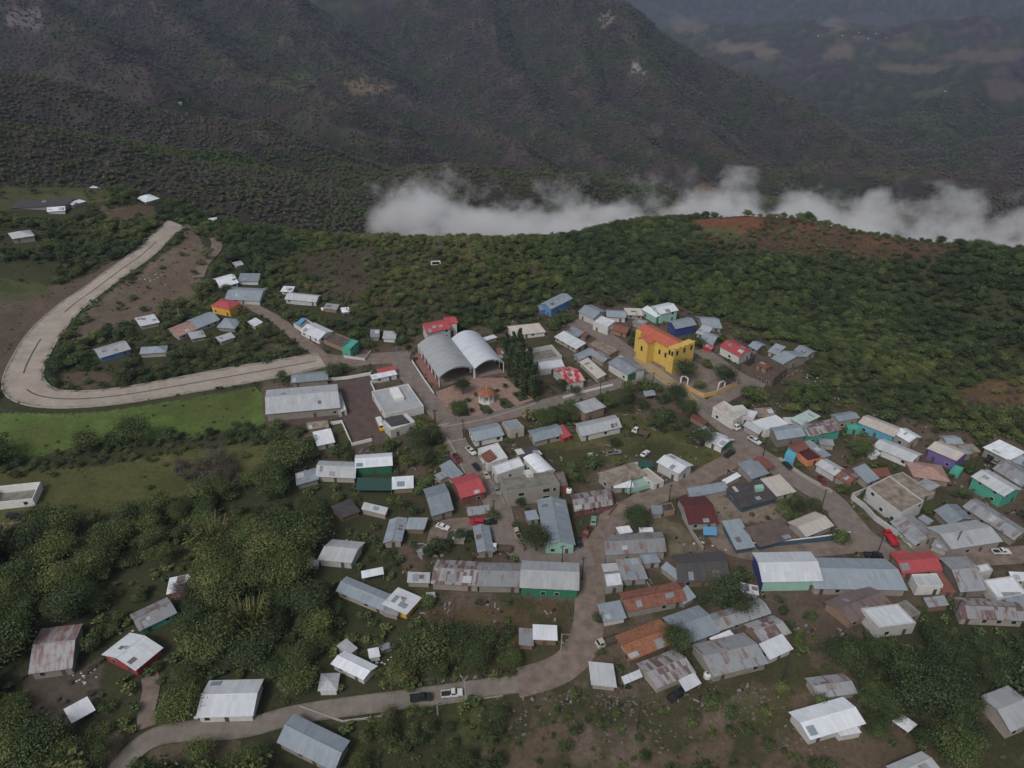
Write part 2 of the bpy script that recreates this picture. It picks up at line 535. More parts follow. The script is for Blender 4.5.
# tint 0..1: near-black green, deep green, mid green, yellow green, straw, leafless purple brown
M_LEAF = leaf_mat('foliage', [(0.0, (.040, .055, .027)), (.25, (.060, .083, .034)), (.5, (.088, .115, .040)), (.68, (.118, .142, .045)), (.82, (.15, .135, .065)), (1.0, (.108, .090, .084))])

def ground_mat():
    m, t, p = new_mat('land_cover')
    a = t.nodes.new('ShaderNodeAttribute'); a.attribute_name = 'cover'; a.attribute_type = 'GEOMETRY'
    g = t.nodes.new('ShaderNodeNewGeometry')
    n1 = noise(t, g.outputs['Position'], .9, 5, .65)
    n2 = noise(t, g.outputs['Position'], .07, 5, .6)
    val = math_node(t, 'ADD', math_node(t, 'MULTIPLY', n1, 1.15), .12)
    val = math_node(t, 'ADD', val, math_node(t, 'MULTIPLY', n2, .6))
    hv = t.nodes.new('ShaderNodeHueSaturation'); t.links.new(a.outputs['Color'], hv.inputs['Color']); t.links.new(val, hv.inputs['Value'])
    col = mixc(t, math_node(t, 'MULTIPLY', ramp(t, noise(t, g.outputs['Position'], .33, 5, .7), [(.52, (0, 0, 0)), (.66, (1, 1, 1))]), .45), hv.outputs[0], (.04, .045, .02))
    t.links.new(col, p.inputs['Base Color'])
    p.inputs['Roughness'].default_value = .95
    p.inputs['Specular IOR Level'].default_value = .1
    b1 = t.nodes.new('ShaderNodeBump'); b1.inputs['Strength'].default_value = .5; b1.inputs['Distance'].default_value = .4
    t.links.new(n1, b1.inputs['Height'])
    b2 = t.nodes.new('ShaderNodeBump'); b2.inputs['Strength'].default_value = .7; b2.inputs['Distance'].default_value = 9
    n3 = noise(t, g.outputs['Position'], .06, 6, .7)
    t.links.new(n3, b2.inputs['Height'])
    t.links.new(b1.outputs[0], b2.inputs['Normal'])
    t.links.new(b1.outputs[0], p.inputs['Normal'])
    return m

def road_mat(name, c1, c2, scale=.5, joints=0):
    m, t, p = new_mat(name)
    g = t.nodes.new('ShaderNodeNewGeometry')
    f = noise(t, g.outputs['Position'], scale, 6, .65)
    col = ramp(t, f, [(.35, c1), (.65, c2)])
    f2 = noise(t, g.outputs['Position'], 3.0, 3)
    col = mixc(t, math_node(t, 'MULTIPLY', f2, .3), col, c1)
    if joints:
        # slab joints across the road, stains, dirt washed in from the verges
        uv = coords(t, 'UV')
        sp = t.nodes.new('ShaderNodeSeparateXYZ'); t.links.new(uv, sp.inputs[0])
        jt = math_node(t, 'LESS_THAN', math_node(t, 'FRACT', math_node(t, 'DIVIDE', sp.outputs[1], joints)), .06)
        ju = math_node(t, 'LESS_THAN', math_node(t, 'FRACT', math_node(t, 'MULTIPLY', sp.outputs[0], 4.0)), .03)
        col = mixc(t, math_node(t, 'MULTIPLY', math_node(t, 'MAXIMUM', jt, ju), .16), col, (.08, .07, .06))
        ed = math_node(t, 'MULTIPLY', math_node(t, 'ABSOLUTE', math_node(t, 'SUBTRACT', sp.outputs[0], .5)), 2.0)
        ed = math_node(t, 'ADD', ed, math_node(t, 'MULTIPLY', math_node(t, 'SUBTRACT', noise(t, g.outputs['Position'], .25, 5, .7), .5), 1.1))
        col = mixc(t, math_node(t, 'MULTIPLY', ramp(t, ed, [(.78, (0, 0, 0)), (1.0, (1, 1, 1))]), .75), col, (.125, .095, .075))
        stn = ramp(t, noise(t, g.outputs['Position'], .10, 6, .7), [(.5, (0, 0, 0)), (.7, (1, 1, 1))])
        col = mixc(t, math_node(t, 'MULTIPLY', stn, .3), col, (.12, .10, .085))
    t.links.new(col, p.inputs['Base Color'])
    p.inputs['Roughness'].default_value = .9
    return m

M_LAND = ground_mat()
M_CROAD = road_mat('pale_concrete_road', (.31, .265, .22), (.42, .37, .32), .12, 6)
M_COBBLE = road_mat('cobbled_street', (.15, .125, .11), (.235, .195, .175), .35)
M_DIRT = road_mat('dirt_street', (.14, .105, .085), (.25, .20, .165), .3)
M_GREYROAD = road_mat('grey_concrete_road', (.17, .145, .125), (.25, .22, .195), .3, 5)
M_PLAZA = road_mat('pink_paving', (.23, .145, .115), (.34, .24, .20), .6)
M_YARD = road_mat('dark_yard', (.075, .05, .045), (.12, .085, .075), .3)
M_SEAM = simple('dark_seam', (.10, .085, .075), .9, .2)
# ------------------------------------------------------------------ land cover and the one sheet of ground
def inside(px, py, poly):
    poly = list(poly)
    r = np.zeros(np.shape(px), bool)
    n = len(poly)
    for i in range(n):
        x0, y0 = poly[i]; x1, y1 = poly[(i + 1) % n]
        if y0 == y1: continue
        c = ((y0 > py) != (y1 > py)) & (px < (x1 - x0) * (py - y0) / (y1 - y0) + x0)
        r ^= c
    return r

CORE = [(262, 345), (330, 343), (420, 335), (520, 320), (560, 292), (640, 298), (720, 318), (800, 345), (860, 405), (930, 425), (1060, 445), (1060, 600),
        (930, 605), (860, 640), (800, 650), (700, 720), (590, 700), (430, 700), (420, 600), (400, 560), (400, 470), (300, 470), (262, 420)]
COVER = [  # (polygon on the survey map, colour, strength)
    ([(270, 262), (330, 246), (400, 244), (460, 262), (470, 300), (440, 320), (380, 322), (320, 300)], (.085, .066, .045), .6),
    ([(310, 245), (370, 248), (365, 300), (320, 300), (305, 270)], (.075, .058, .048), .55),
    ([(280, 240), (305, 236), (300, 256), (272, 258)], (.07, .105, .03), .9),
    ([(690, 222), (770, 214), (850, 228), (930, 240), (980, 252), (900, 262), (800, 258), (700, 240)], (.095, .058, .040), .85),
    ([(692, 221), (735, 213), (765, 217), (756, 227), (715, 229)], (.17, .075, .042), .9),
    ([(702, 228), (740, 226), (748, 235), (716, 236)], (.085, .095, .04), .8),
    ([(770, 219), (820, 221), (850, 230), (800, 229)], (.15, .07, .042), .75),
    ([(840, 236), (890, 238), (920, 248), (870, 247)], (.13, .066, .042), .7),
    ([(700, 238), (740, 242), (770, 250), (720, 248)], (.14, .07, .04), .6),
    ([(765, 228), (800, 229), (800, 236), (770, 236)], (.09, .075, .045), .8),
    ([(950, 395), (985, 380), (1060, 385), (1060, 410), (960, 412)], (.14, .085, .05), .7),
    ([(-200, 300), (30, 292), (66, 283), (140, 250), (160, 232), (172, 226), (110, 285), (28, 345), (-10, 395), (-200, 420)], (.115, .085, .068), .9),
    ([(-200, 272), (35, 280), (50, 295), (20, 302), (-200, 310)], (.07, .085, .035), .8),
    ([(80, 318), (150, 265), (195, 228), (206, 255), (200, 285), (190, 300), (112, 330), (75, 345)], (.15, .115, .09), .9),
    ([(96, 210), (130, 204), (160, 210), (150, 222), (110, 222)], (.12, .085, .06), .8),
    ([(-40, 186), (110, 188), (110, 200), (-40, 215)], (.085, .09, .04), .8),
    ([(48, 372), (100, 372), (128, 382), (90, 390), (55, 386)], (.12, .09, .065), .8),
    ([(-250, 415), (2, 412), (70, 414), (130, 409), (256, 388), (270, 402), (262, 426), (180, 437), (100, 444), (40, 456), (-250, 470)], (.100, .148, .040), 1.),
    ([(-250, 482), (100, 466), (160, 455), (250, 442), (310, 452), (240, 482), (150, 505), (60, 530), (-250, 545)], (.092, .094, .036), .95),
    ([(-200, 530), (20, 521), (60, 517), (62, 528), (20, 535), (-200, 555)], (.26, .19, .14), .9),
    (CORE, (.125, .095, .075), .9),
    ([(545, 445), (600, 420), (625, 412), (700, 430), (722, 458), (690, 470), (640, 458), (600, 465), (560, 470)], (.085, .088, .035), .95),
    ([(560, 448), (600, 440), (615, 455), (590, 465), (560, 462)], (.125, .095, .05), .7),
    ([(424, 612), (566, 598), (570, 640), (520, 648), (436, 640)], (.105, .078, .045), .95),
    ([(436, 640), (520, 640), (540, 680), (440, 690)], (.065, .060, .03), .8),
    ([(640, 512), (660, 508), (705, 545), (700, 560), (665, 552)], (.14, .12, .08), .8),
    ([(706, 490), (728, 498), (792, 505), (790, 520), (748, 524), (715, 520)], (.26, .21, .165), .8),
    ([(500, 700), (590, 690), (690, 690), (780, 655), (850, 650), (880, 700), (1060, 720), (1060, 900), (430, 900)], (.125, .093, .066), .9),
    ([(575, 682), (620, 690), (690, 692), (760, 690), (765, 700), (690, 706), (620, 706), (570, 698)], (.18, .14, .11), .8),
    ([(660, 700), (720, 712), (760, 735), (700, 728)], (.17, .13, .10), .6),
    ([(840, 650), (870, 655), (860, 672), (835, 668)], (.17, .13, .10), .7),
    ([(720, 688), (790, 690), (800, 730), (740, 730)], (.075, .075, .035), .7),
    ([(440, 704), (500, 698), (520, 740), (450, 745)], (.075, .085, .035), .7),
    ([(590, 700), (640, 700), (640, 768), (560, 768)], (.14, .11, .085), .7),
    ([(20, 672), (105, 660), (100, 700), (60, 740), (30, 720)], (.10, .08, .07), .75),
    ([(60, 760), (110, 730), (125, 735), (110, 790), (50, 790)], (.17, .12, .10), .9),
    ([(148, 745), (240, 738), (240, 752), (150, 765)], (.14, .11, .08), .8),
]
_cr = np.concatenate([[8, 20, 32, 44, 55], np.arange(62, 640, 1.5), np.geomspace(641, 9000, 420)])
_cbr = np.concatenate([np.linspace(-66, -53, 40), np.linspace(-52.5, 52.5, 1100), np.linspace(53, 66, 40)]) * math.pi / 180
RR, BB = np.meshgrid(_cr, _cbr, indexing='ij')
LX, LY = RR * np.sin(BB), RR * np.cos(BB)
LZ = land(LX, LY)
_nz, OVER = near_land(LX, LY)
PX, PY = project(LX, LY, LZ)
_fw = 1 + 2.2 * sstep(330, 250, PY)
_wpx = PX + _fw * 8 * (fbm(LX / 12, LY / 12, 4) - .5); _wpy = PY + _fw * 5 * (fbm(LX / 12 + 50, LY / 12, 4) - .5)
n_f = fbm(LX / 14, LY / 14, 4)[..., None]
n_m = fbm(LX / 90 + 3, LY / 90, 5)
cover = np.array([.042, .050, .024]) * (1 - n_f) + np.array([.062, .060, .034]) * n_f
nearm = OVER < 25
n_b = fbm(LX / 24 + 2, LY / 24 + 7, 4)[..., None]
for poly, col, k in COVER:
    m = (inside(_wpx, _wpy, poly) & nearm).astype(float)[..., None] * k
    jit = .78 + .44 * fbm(LX / 5 + 9, LY / 5, 3)[..., None]
    cover = cover * (1 - m) + np.array(col) * jit * (1 + .5 * (n_b - .5)) * m
# the far slopes: leafless purple brown scrub with greener gullies
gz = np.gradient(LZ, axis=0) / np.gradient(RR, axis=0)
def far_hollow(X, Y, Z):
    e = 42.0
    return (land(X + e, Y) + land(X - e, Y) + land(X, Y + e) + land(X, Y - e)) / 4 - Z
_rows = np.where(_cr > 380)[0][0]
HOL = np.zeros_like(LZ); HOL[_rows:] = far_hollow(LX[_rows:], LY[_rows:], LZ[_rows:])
green = sstep(.50, .66, n_m + .10 * np.clip(HOL / 8, -1, 1) + .20 * (fbm(LX / 30, LY / 30, 3) - .5) + .10 * sstep(-100, -200, LZ))[..., None]
farc = np.array([.046, .038, .038]) * (1 - green) + np.array([.042, .045, .030]) * green
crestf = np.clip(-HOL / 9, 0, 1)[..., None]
farc = farc * .82
nearf = sstep(1250, 750, RR)[..., None]
farc = farc * (1 - .6 * nearf) + np.array([.040, .038, .025]) * .6 * nearf
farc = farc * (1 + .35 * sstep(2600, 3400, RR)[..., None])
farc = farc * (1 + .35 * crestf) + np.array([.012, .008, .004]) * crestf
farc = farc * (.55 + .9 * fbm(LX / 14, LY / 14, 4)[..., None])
FIELDS = [(740, 46, 26, 5, (.15, .12, .09)), (690, 27, 14, 5, (.13, .10, .08)), (680, 20, 20, 3, (.10, .085, .07)), (838, 52, 12, 9, (.13, .10, .085)), (835, 24, 12, 6, (.15, .13, .11)), (770, 52, 10, 6, (.14, .12, .09)),
          (912, 66, 34, 5, (.12, .10, .07)), (900, 45, 30, 4, (.09, .09, .05)), (985, 55, 40, 6, (.11, .085, .065)), (1010, 90, 20, 10, (.10, .075, .065)), (870, 22, 36, 9, (.075, .06, .058)), (935, 95, 22, 5, (.09, .085, .05)),
          (298, 82, 20, 9, (.075, .085, .035)), (265, 75, 26, 4, (.06, .07, .035)), (365, 90, 16, 6, (.15, .11, .075)), (355, 84, 10, 4, (.14, .10, .07)), (655, 130, 14, 6, (.10, .085, .065)),
          (608, 20, 8, 10, (.17, .14, .125)), (638, 66, 4, 6, (.28, .25, .24)), (640, 75, 12, 5, (.10, .08, .07)), (706, 188, 10, 6, (.16, .11, .06)), (30, 20, 14, 12, (.12, .11, .11)), (10, 14, 6, 10, (.15, .13, .13)),
          (330, 28, 14, 8, (.10, .09, .08)), (320, 22, 8, 10, (.12, .10, .09)), (375, 140, 25, 4, (.055, .065, .03)), (900, 175, 50, 3, (.07, .072, .035)), (800, 170, 26, 4, (.07, .072, .035))]
wfx = PX + 34 * (fbm(LX / 90, LY / 90, 5, .6) - .5); wfy = PY + 15 * (fbm(LX / 90 + 9, LY / 90, 5, .6) - .5)
for fx, fy, rx, ry, col in FIELDS:
    m = (sstep(1.25, .8, np.hypot((wfx - fx) / rx, (wfy - fy) / ry)) * (OVER > 60))[..., None]
    farc = farc * (1 - m * .8) + np.array(col) * m * .8
# weeds creeping over the yards and the bare earth
weed = sstep(.45, .60, fbm(LX / 11 + 31, LY / 11, 4)) * inside(_wpx, _wpy, CORE + []) * .75
weed = np.maximum(weed, sstep(.47, .62, fbm(LX / 9 + 3, LY / 9 + 4, 4)) * (_wpy > 640) * (_wpx > 430) * .8)[..., None]
cover = cover * (1 - weed) + np.array([.052, .055, .026]) * (.7 + .6 * n_f) * weed
dryf = (sstep(.50, .66, fbm(LX / 16 + 61, LY / 16, 4)) * inside(_wpx, _wpy, [(-250, 405), (262, 384), (272, 402), (264, 424), (100, 444), (-250, 470)]) * .45)[..., None]
cover = cover * (1 - dryf) + np.array([.085, .085, .035]) * dryf
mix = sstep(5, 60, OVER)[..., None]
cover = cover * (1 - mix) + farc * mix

def grid_mesh(name, X, Y, Z, col=None):
    nr, nb = X.shape
    me = bpy.data.meshes.new(name)
    me.vertices.add(nr * nb)
    me.vertices.foreach_set('co', np.stack([X, Y, Z], -1).astype(np.float32).ravel())
    i = np.arange(nr * nb).reshape(nr, nb)
    q = np.stack([i[:-1, :-1], i[:-1, 1:], i[1:, 1:], i[1:, :-1]], -1).reshape(-1, 4)[:, ::-1]
    me.loops.add(q.size); me.polygons.add(len(q))
    me.loops.foreach_set('vertex_index', q.astype(np.int32).ravel())
    me.polygons.foreach_set('loop_start', np.arange(0, q.size, 4, dtype=np.int32))
    me.polygons.foreach_set('use_smooth', np.ones(len(q), bool))
    me.update(calc_edges=True)
    if col is not None:
        a = me.attributes.new('cover', 'FLOAT_COLOR', 'POINT')
        a.data.foreach_set('color', np.concatenate([col, np.ones(col.shape[:2] + (1,))], -1).astype(np.float32).ravel())
    return me

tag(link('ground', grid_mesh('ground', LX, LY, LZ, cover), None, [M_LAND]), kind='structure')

# ------------------------------------------------------------------ roads: sheets draped just above the land
ROAD_POLYS = []          # on the survey map, for keeping trees off

def densify(pts, step):
    o = []
    for p, q in zip(pts[:-1], pts[1:]):
        n = max(1, int((Vector(q) - Vector(p)).length / step))
        for i in range(n):
            o.append(tuple(Vector(p).lerp(Vector(q), i / n)))
    o.append(tuple(pts[-1]))
    return o

def smooth2(pts, it=2):
    for _ in range(it):
        o = [pts[0]]
        for p, q in zip(pts[:-1], pts[1:]):
            o += [tuple(p[i] * .75 + q[i] * .25 for i in range(len(p))), tuple(p[i] * .25 + q[i] * .75 for i in range(len(p)))]
        o.append(pts[-1]); pts = o
    return pts

def strip(name, left, right, z, mat, kerb=0.0, kerbmat=None, across=6, label=None):
    """left/right: matching world polylines"""
    mb = MB()
    rows = []; run = [0.0]
    for i in range(1, len(left)):
        m0 = ((left[i - 1][0] + right[i - 1][0]) / 2, (left[i - 1][1] + right[i - 1][1]) / 2); m1 = ((left[i][0] + right[i][0]) / 2, (left[i][1] + right[i][1]) / 2)
        run.append(run[-1] + math.hypot(m1[0] - m0[0], m1[1] - m0[1]))
    for a, b in zip(left, right):
        row = []
        for j in range(across + 1):
            x = a[0] + (b[0] - a[0]) * j / across; y = a[1] + (b[1] - a[1]) * j / across
            row.append((x, y))
        rows.append(row)
    X = np.array([[p[0] for p in r] for r in rows]); Y = np.array([[p[1] for p in r] for r in rows])
    Z = near_land(X, Y)[0] + z
    for i in range(len(rows) - 1):
        for j in range(across):
            P = [(X[a, b], Y[a, b], Z[a, b]) for a, b in ((i, j), (i + 1, j), (i + 1, j + 1), (i, j + 1))]
            mb.face(P, [(b / across, run[a]) for a, b in ((i, j), (i + 1, j), (i + 1, j + 1), (i, j + 1))])
    o = mb.build(name, mat)
    bm = bmesh.new(); bm.from_mesh(o.data); bmesh.ops.remove_doubles(bm, verts=bm.verts, dist=.001); bmesh.ops.recalc_face_normals(bm, faces=bm.faces); 
    if sum(f.normal.z for f in bm.faces) < 0:
        bmesh.ops.reverse_faces(bm, faces=bm.faces)
    bm.to_mesh(o.data); bm.free()
    return tag(o, kind='structure')

def offset_line(pts, d):
    o = []
    for i, p in enumerate(pts):
        a = Vector(pts[max(i - 1, 0)][:2]); b = Vector(pts[min(i + 1, len(pts) - 1)][:2])
        t = (b - a).normalized(); n = Vector((-t.y, t.x))
        o.append((p[0] + n.x * d, p[1] + n.y * d))
    return o

def street(name, pxs, width, z, mat, it=2, kerb=None):
    w2 = [tuple(at(*p))[:2] for p in pxs]
    w2 = densify(smooth2(w2, it), 4.0)
    L, R = offset_line(w2, width / 2), offset_line(w2, -width / 2)
    o = strip(name, L, R, z, mat)
    pl = [project(x, y, 0) for x, y in L] + [project(x, y, 0) for x, y in reversed(R)]
    ROAD_POLYS.append([(float(a), float(b)) for a, b in pl])
    if kerb:
        for side, nm in ((L, 'kerb'), (R, 'kerb')):
            ribbon(nm, side, .45, z + .14, kerb)
    return o

def ribbon(name, line, width, z, mat, thick=.5):
    mb = MB()
    A = offset_line(line, width / 2); B = offset_line(line, -width / 2)
    za = [ground_z(*p) + z for p in line]
    for i in range(len(line) - 1):
        a0, a1, b0, b1 = A[i], A[i + 1], B[i], B[i + 1]
        mb.face([(*a0, za[i]), (*b0, za[i]), (*b1, za[i + 1]), (*a1, za[i + 1])])
        mb.face([(*a0, za[i] - thick), (*a0, za[i]), (*a1, za[i + 1]), (*a1, za[i + 1] - thick)])
        mb.face([(*b0, za[i]), (*b0, za[i] - thick), (*b1, za[i + 1] - thick), (*b1, za[i + 1])])
    return tag(mb.build(name, mat), kind='structure')

# the wide concrete road with its hairpin: edges read off the survey
OUTER = [(169, 220.5), (135, 252), (109, 269), (80, 291), (60, 303), (38, 322), (24, 338), (12, 358), (4, 374), (1.5, 386), (4, 395), (14, 402), (34, 407.5), (70, 409), (125, 404), (190, 393), (256, 382), (300, 373), (326, 367)]
INNER = [(185, 227), (152, 258), (137, 268), (104, 292), (84, 307), (66, 328), (55, 345), (47, 361), (43.5, 372), (44, 380), (51, 387.5), (62, 391), (80, 391.5), (96, 391), (130, 387), (180, 377.5), (230, 368), (285, 359), (318, 354)]
ow = smooth2([tuple(at(*p))[:2] for p in OUTER]); iw = smooth2([tuple(at(*p))[:2] for p in INNER])
strip('concrete_road', iw, ow, .30, M_CROAD, across=10)
ROAD_POLYS.append(OUTER + INNER[::-1])
mid = [((a[0] + b[0]) / 2, (a[1] + b[1]) / 2) for a, b in zip(iw, ow)]
for lo, hi in ((.06, .27), (.34, .47), (.54, .98)):
    seg = mid[int(lo * len(mid)):int(hi * len(mid))]
    ribbon('median_seam', densify(seg, 4), .7, .33, M_SEAM, .1)
ribbon('kerb', densify(ow, 5), .4, .44, M_CONC)
ribbon('kerb', densify(iw, 5), .4, .44, M_CONC)

street('street', [(316, 360), (345, 362), (385, 358), (410, 358)], 11, .20, M_DIRT)
street('street', [(398, 352), (403, 368), (418, 388), (437, 411), (448, 422), (453, 440), (471, 467), (489, 489), (499, 508), (503, 535), (518, 549), (540, 558), (566, 559), (592, 556)], 8.5, .26, M_COBBLE)
street('dirt_street', [(648, 498), (629, 510), (611, 520), (596, 536), (591, 555), (590, 576), (590, 623), (582, 650), (560, 672), (515, 684)], 8.5, .22, M_DIRT)
street('street', [(518, 684), (441, 695), (389, 702), (335, 709), (290, 716), (244, 730), (190, 731), (160, 735), (141, 745), (119, 768), (100, 800)], 5.4, .30, M_GREYROAD)
street('street', [(446, 428), (498, 417), (536, 407), (576, 397), (613, 385), (643, 377)], 7.5, .24, M_COBBLE)
street('street', [(572, 322), (600, 333), (634, 358), (649, 372), (674, 389), (692, 399), (705, 409), (719, 421), (731, 430), (748, 450), (787, 473), (809, 487), (828, 497), (845, 518), (858, 535), (872, 545), (890, 560)], 9.5, .18, M_COBBLE)
street('street', [(752, 452), (716, 468), (693, 484), (665, 493), (640, 503)], 7.5, .21, M_DIRT)
street('street', [(765, 386), (738, 378), (716, 362), (700, 350)], 8, .27, M_COBBLE)
street('street', [(708, 408), (722, 398), (748, 386)], 7, .23, M_COBBLE)
street('alley', [(862, 545), (830, 549), (794, 552), (740, 555), (716, 540), (712, 515)], 6, .25, M_DIRT)
street('street', [(1060, 553), (1020, 555), (986, 558), (960, 556), (935, 552), (900, 548)], 7, .29, M_DIRT)
street('path', [(182, 226), (205, 230), (217, 240), (217, 250), (205, 262), (198, 278)], 6, .34, M_DIRT)
street('lane', [(245, 303), (262, 312), (278, 320), (300, 340), (322, 356)], 6, .28, M_DIRT)
street('path', [(147, 728), (146, 712), (152, 690), (150, 676)], 4, .24, M_DIRT)
street('path', [(500, 522), (470, 524), (440, 526), (436, 545)], 6, .22, M_DIRT)

for ln in ([(440, 428), (484, 420), (536, 404)], [(446, 443), (466, 439)], [(431, 428), (449, 424)]):
    ribbon('kerb', densify([tuple(at(*q))[:2] for q in ln], 4), .55, .36, M_CONC, .3)

def patch(name, poly, z, mat):
    mb = MB()
    w3 = [at(*p) for p in poly]
    mb.face([(p.x, p.y, ground_z(p.x, p.y) + z) for p in w3])
    o = mb.build(name, mat)
    bm = bmesh.new(); bm.from_mesh(o.data)
    for f in bm.faces:
        if f.normal.z < 0: f.normal_flip()
    bmesh.ops.triangulate(bm, faces=bm.faces)
    bm.to_mesh(o.data); bm.free()
    ROAD_POLYS.append(list(poly))
    return tag(o, kind='structure')

patch('school_yard', [(335, 384), (376, 374), (384, 402), (388, 420), (402, 437), (378, 445), (352, 448), (346, 428), (342, 418), (300, 425), (266, 424)], .12, M_YARD)
plaza_poly = [(436, 392), (474, 378), (505, 378), (534, 400), (482, 419), (447, 421)]
patch('plaza', plaza_poly, .10, M_PLAZA)
patch('church_yard', [(640, 356), (700, 396), (738, 383), (716, 372), (690, 360)], .09, M_DIRT)
patch('pavement', [(636, 352), (652, 364), (690, 391), (700, 404), (698, 409), (680, 397), (646, 371), (633, 359)], .31, road_mat('yellow_pavement', (.28, .22, .13), (.36, .29, .18)))
for bed in ([(478, 404), (486, 404), (496, 413), (484, 416)], [(499, 399), (506, 398), (518, 408), (508, 412), (500, 406)], [(512, 393), (522, 391), (530, 399), (520, 402)], [(452, 404), (466, 400), (470, 416), (452, 416)]):
    patch('planting_bed', bed, .14, road_mat('bed_soil', (.03, .04, .015), (.07, .07, .03), 1.0))
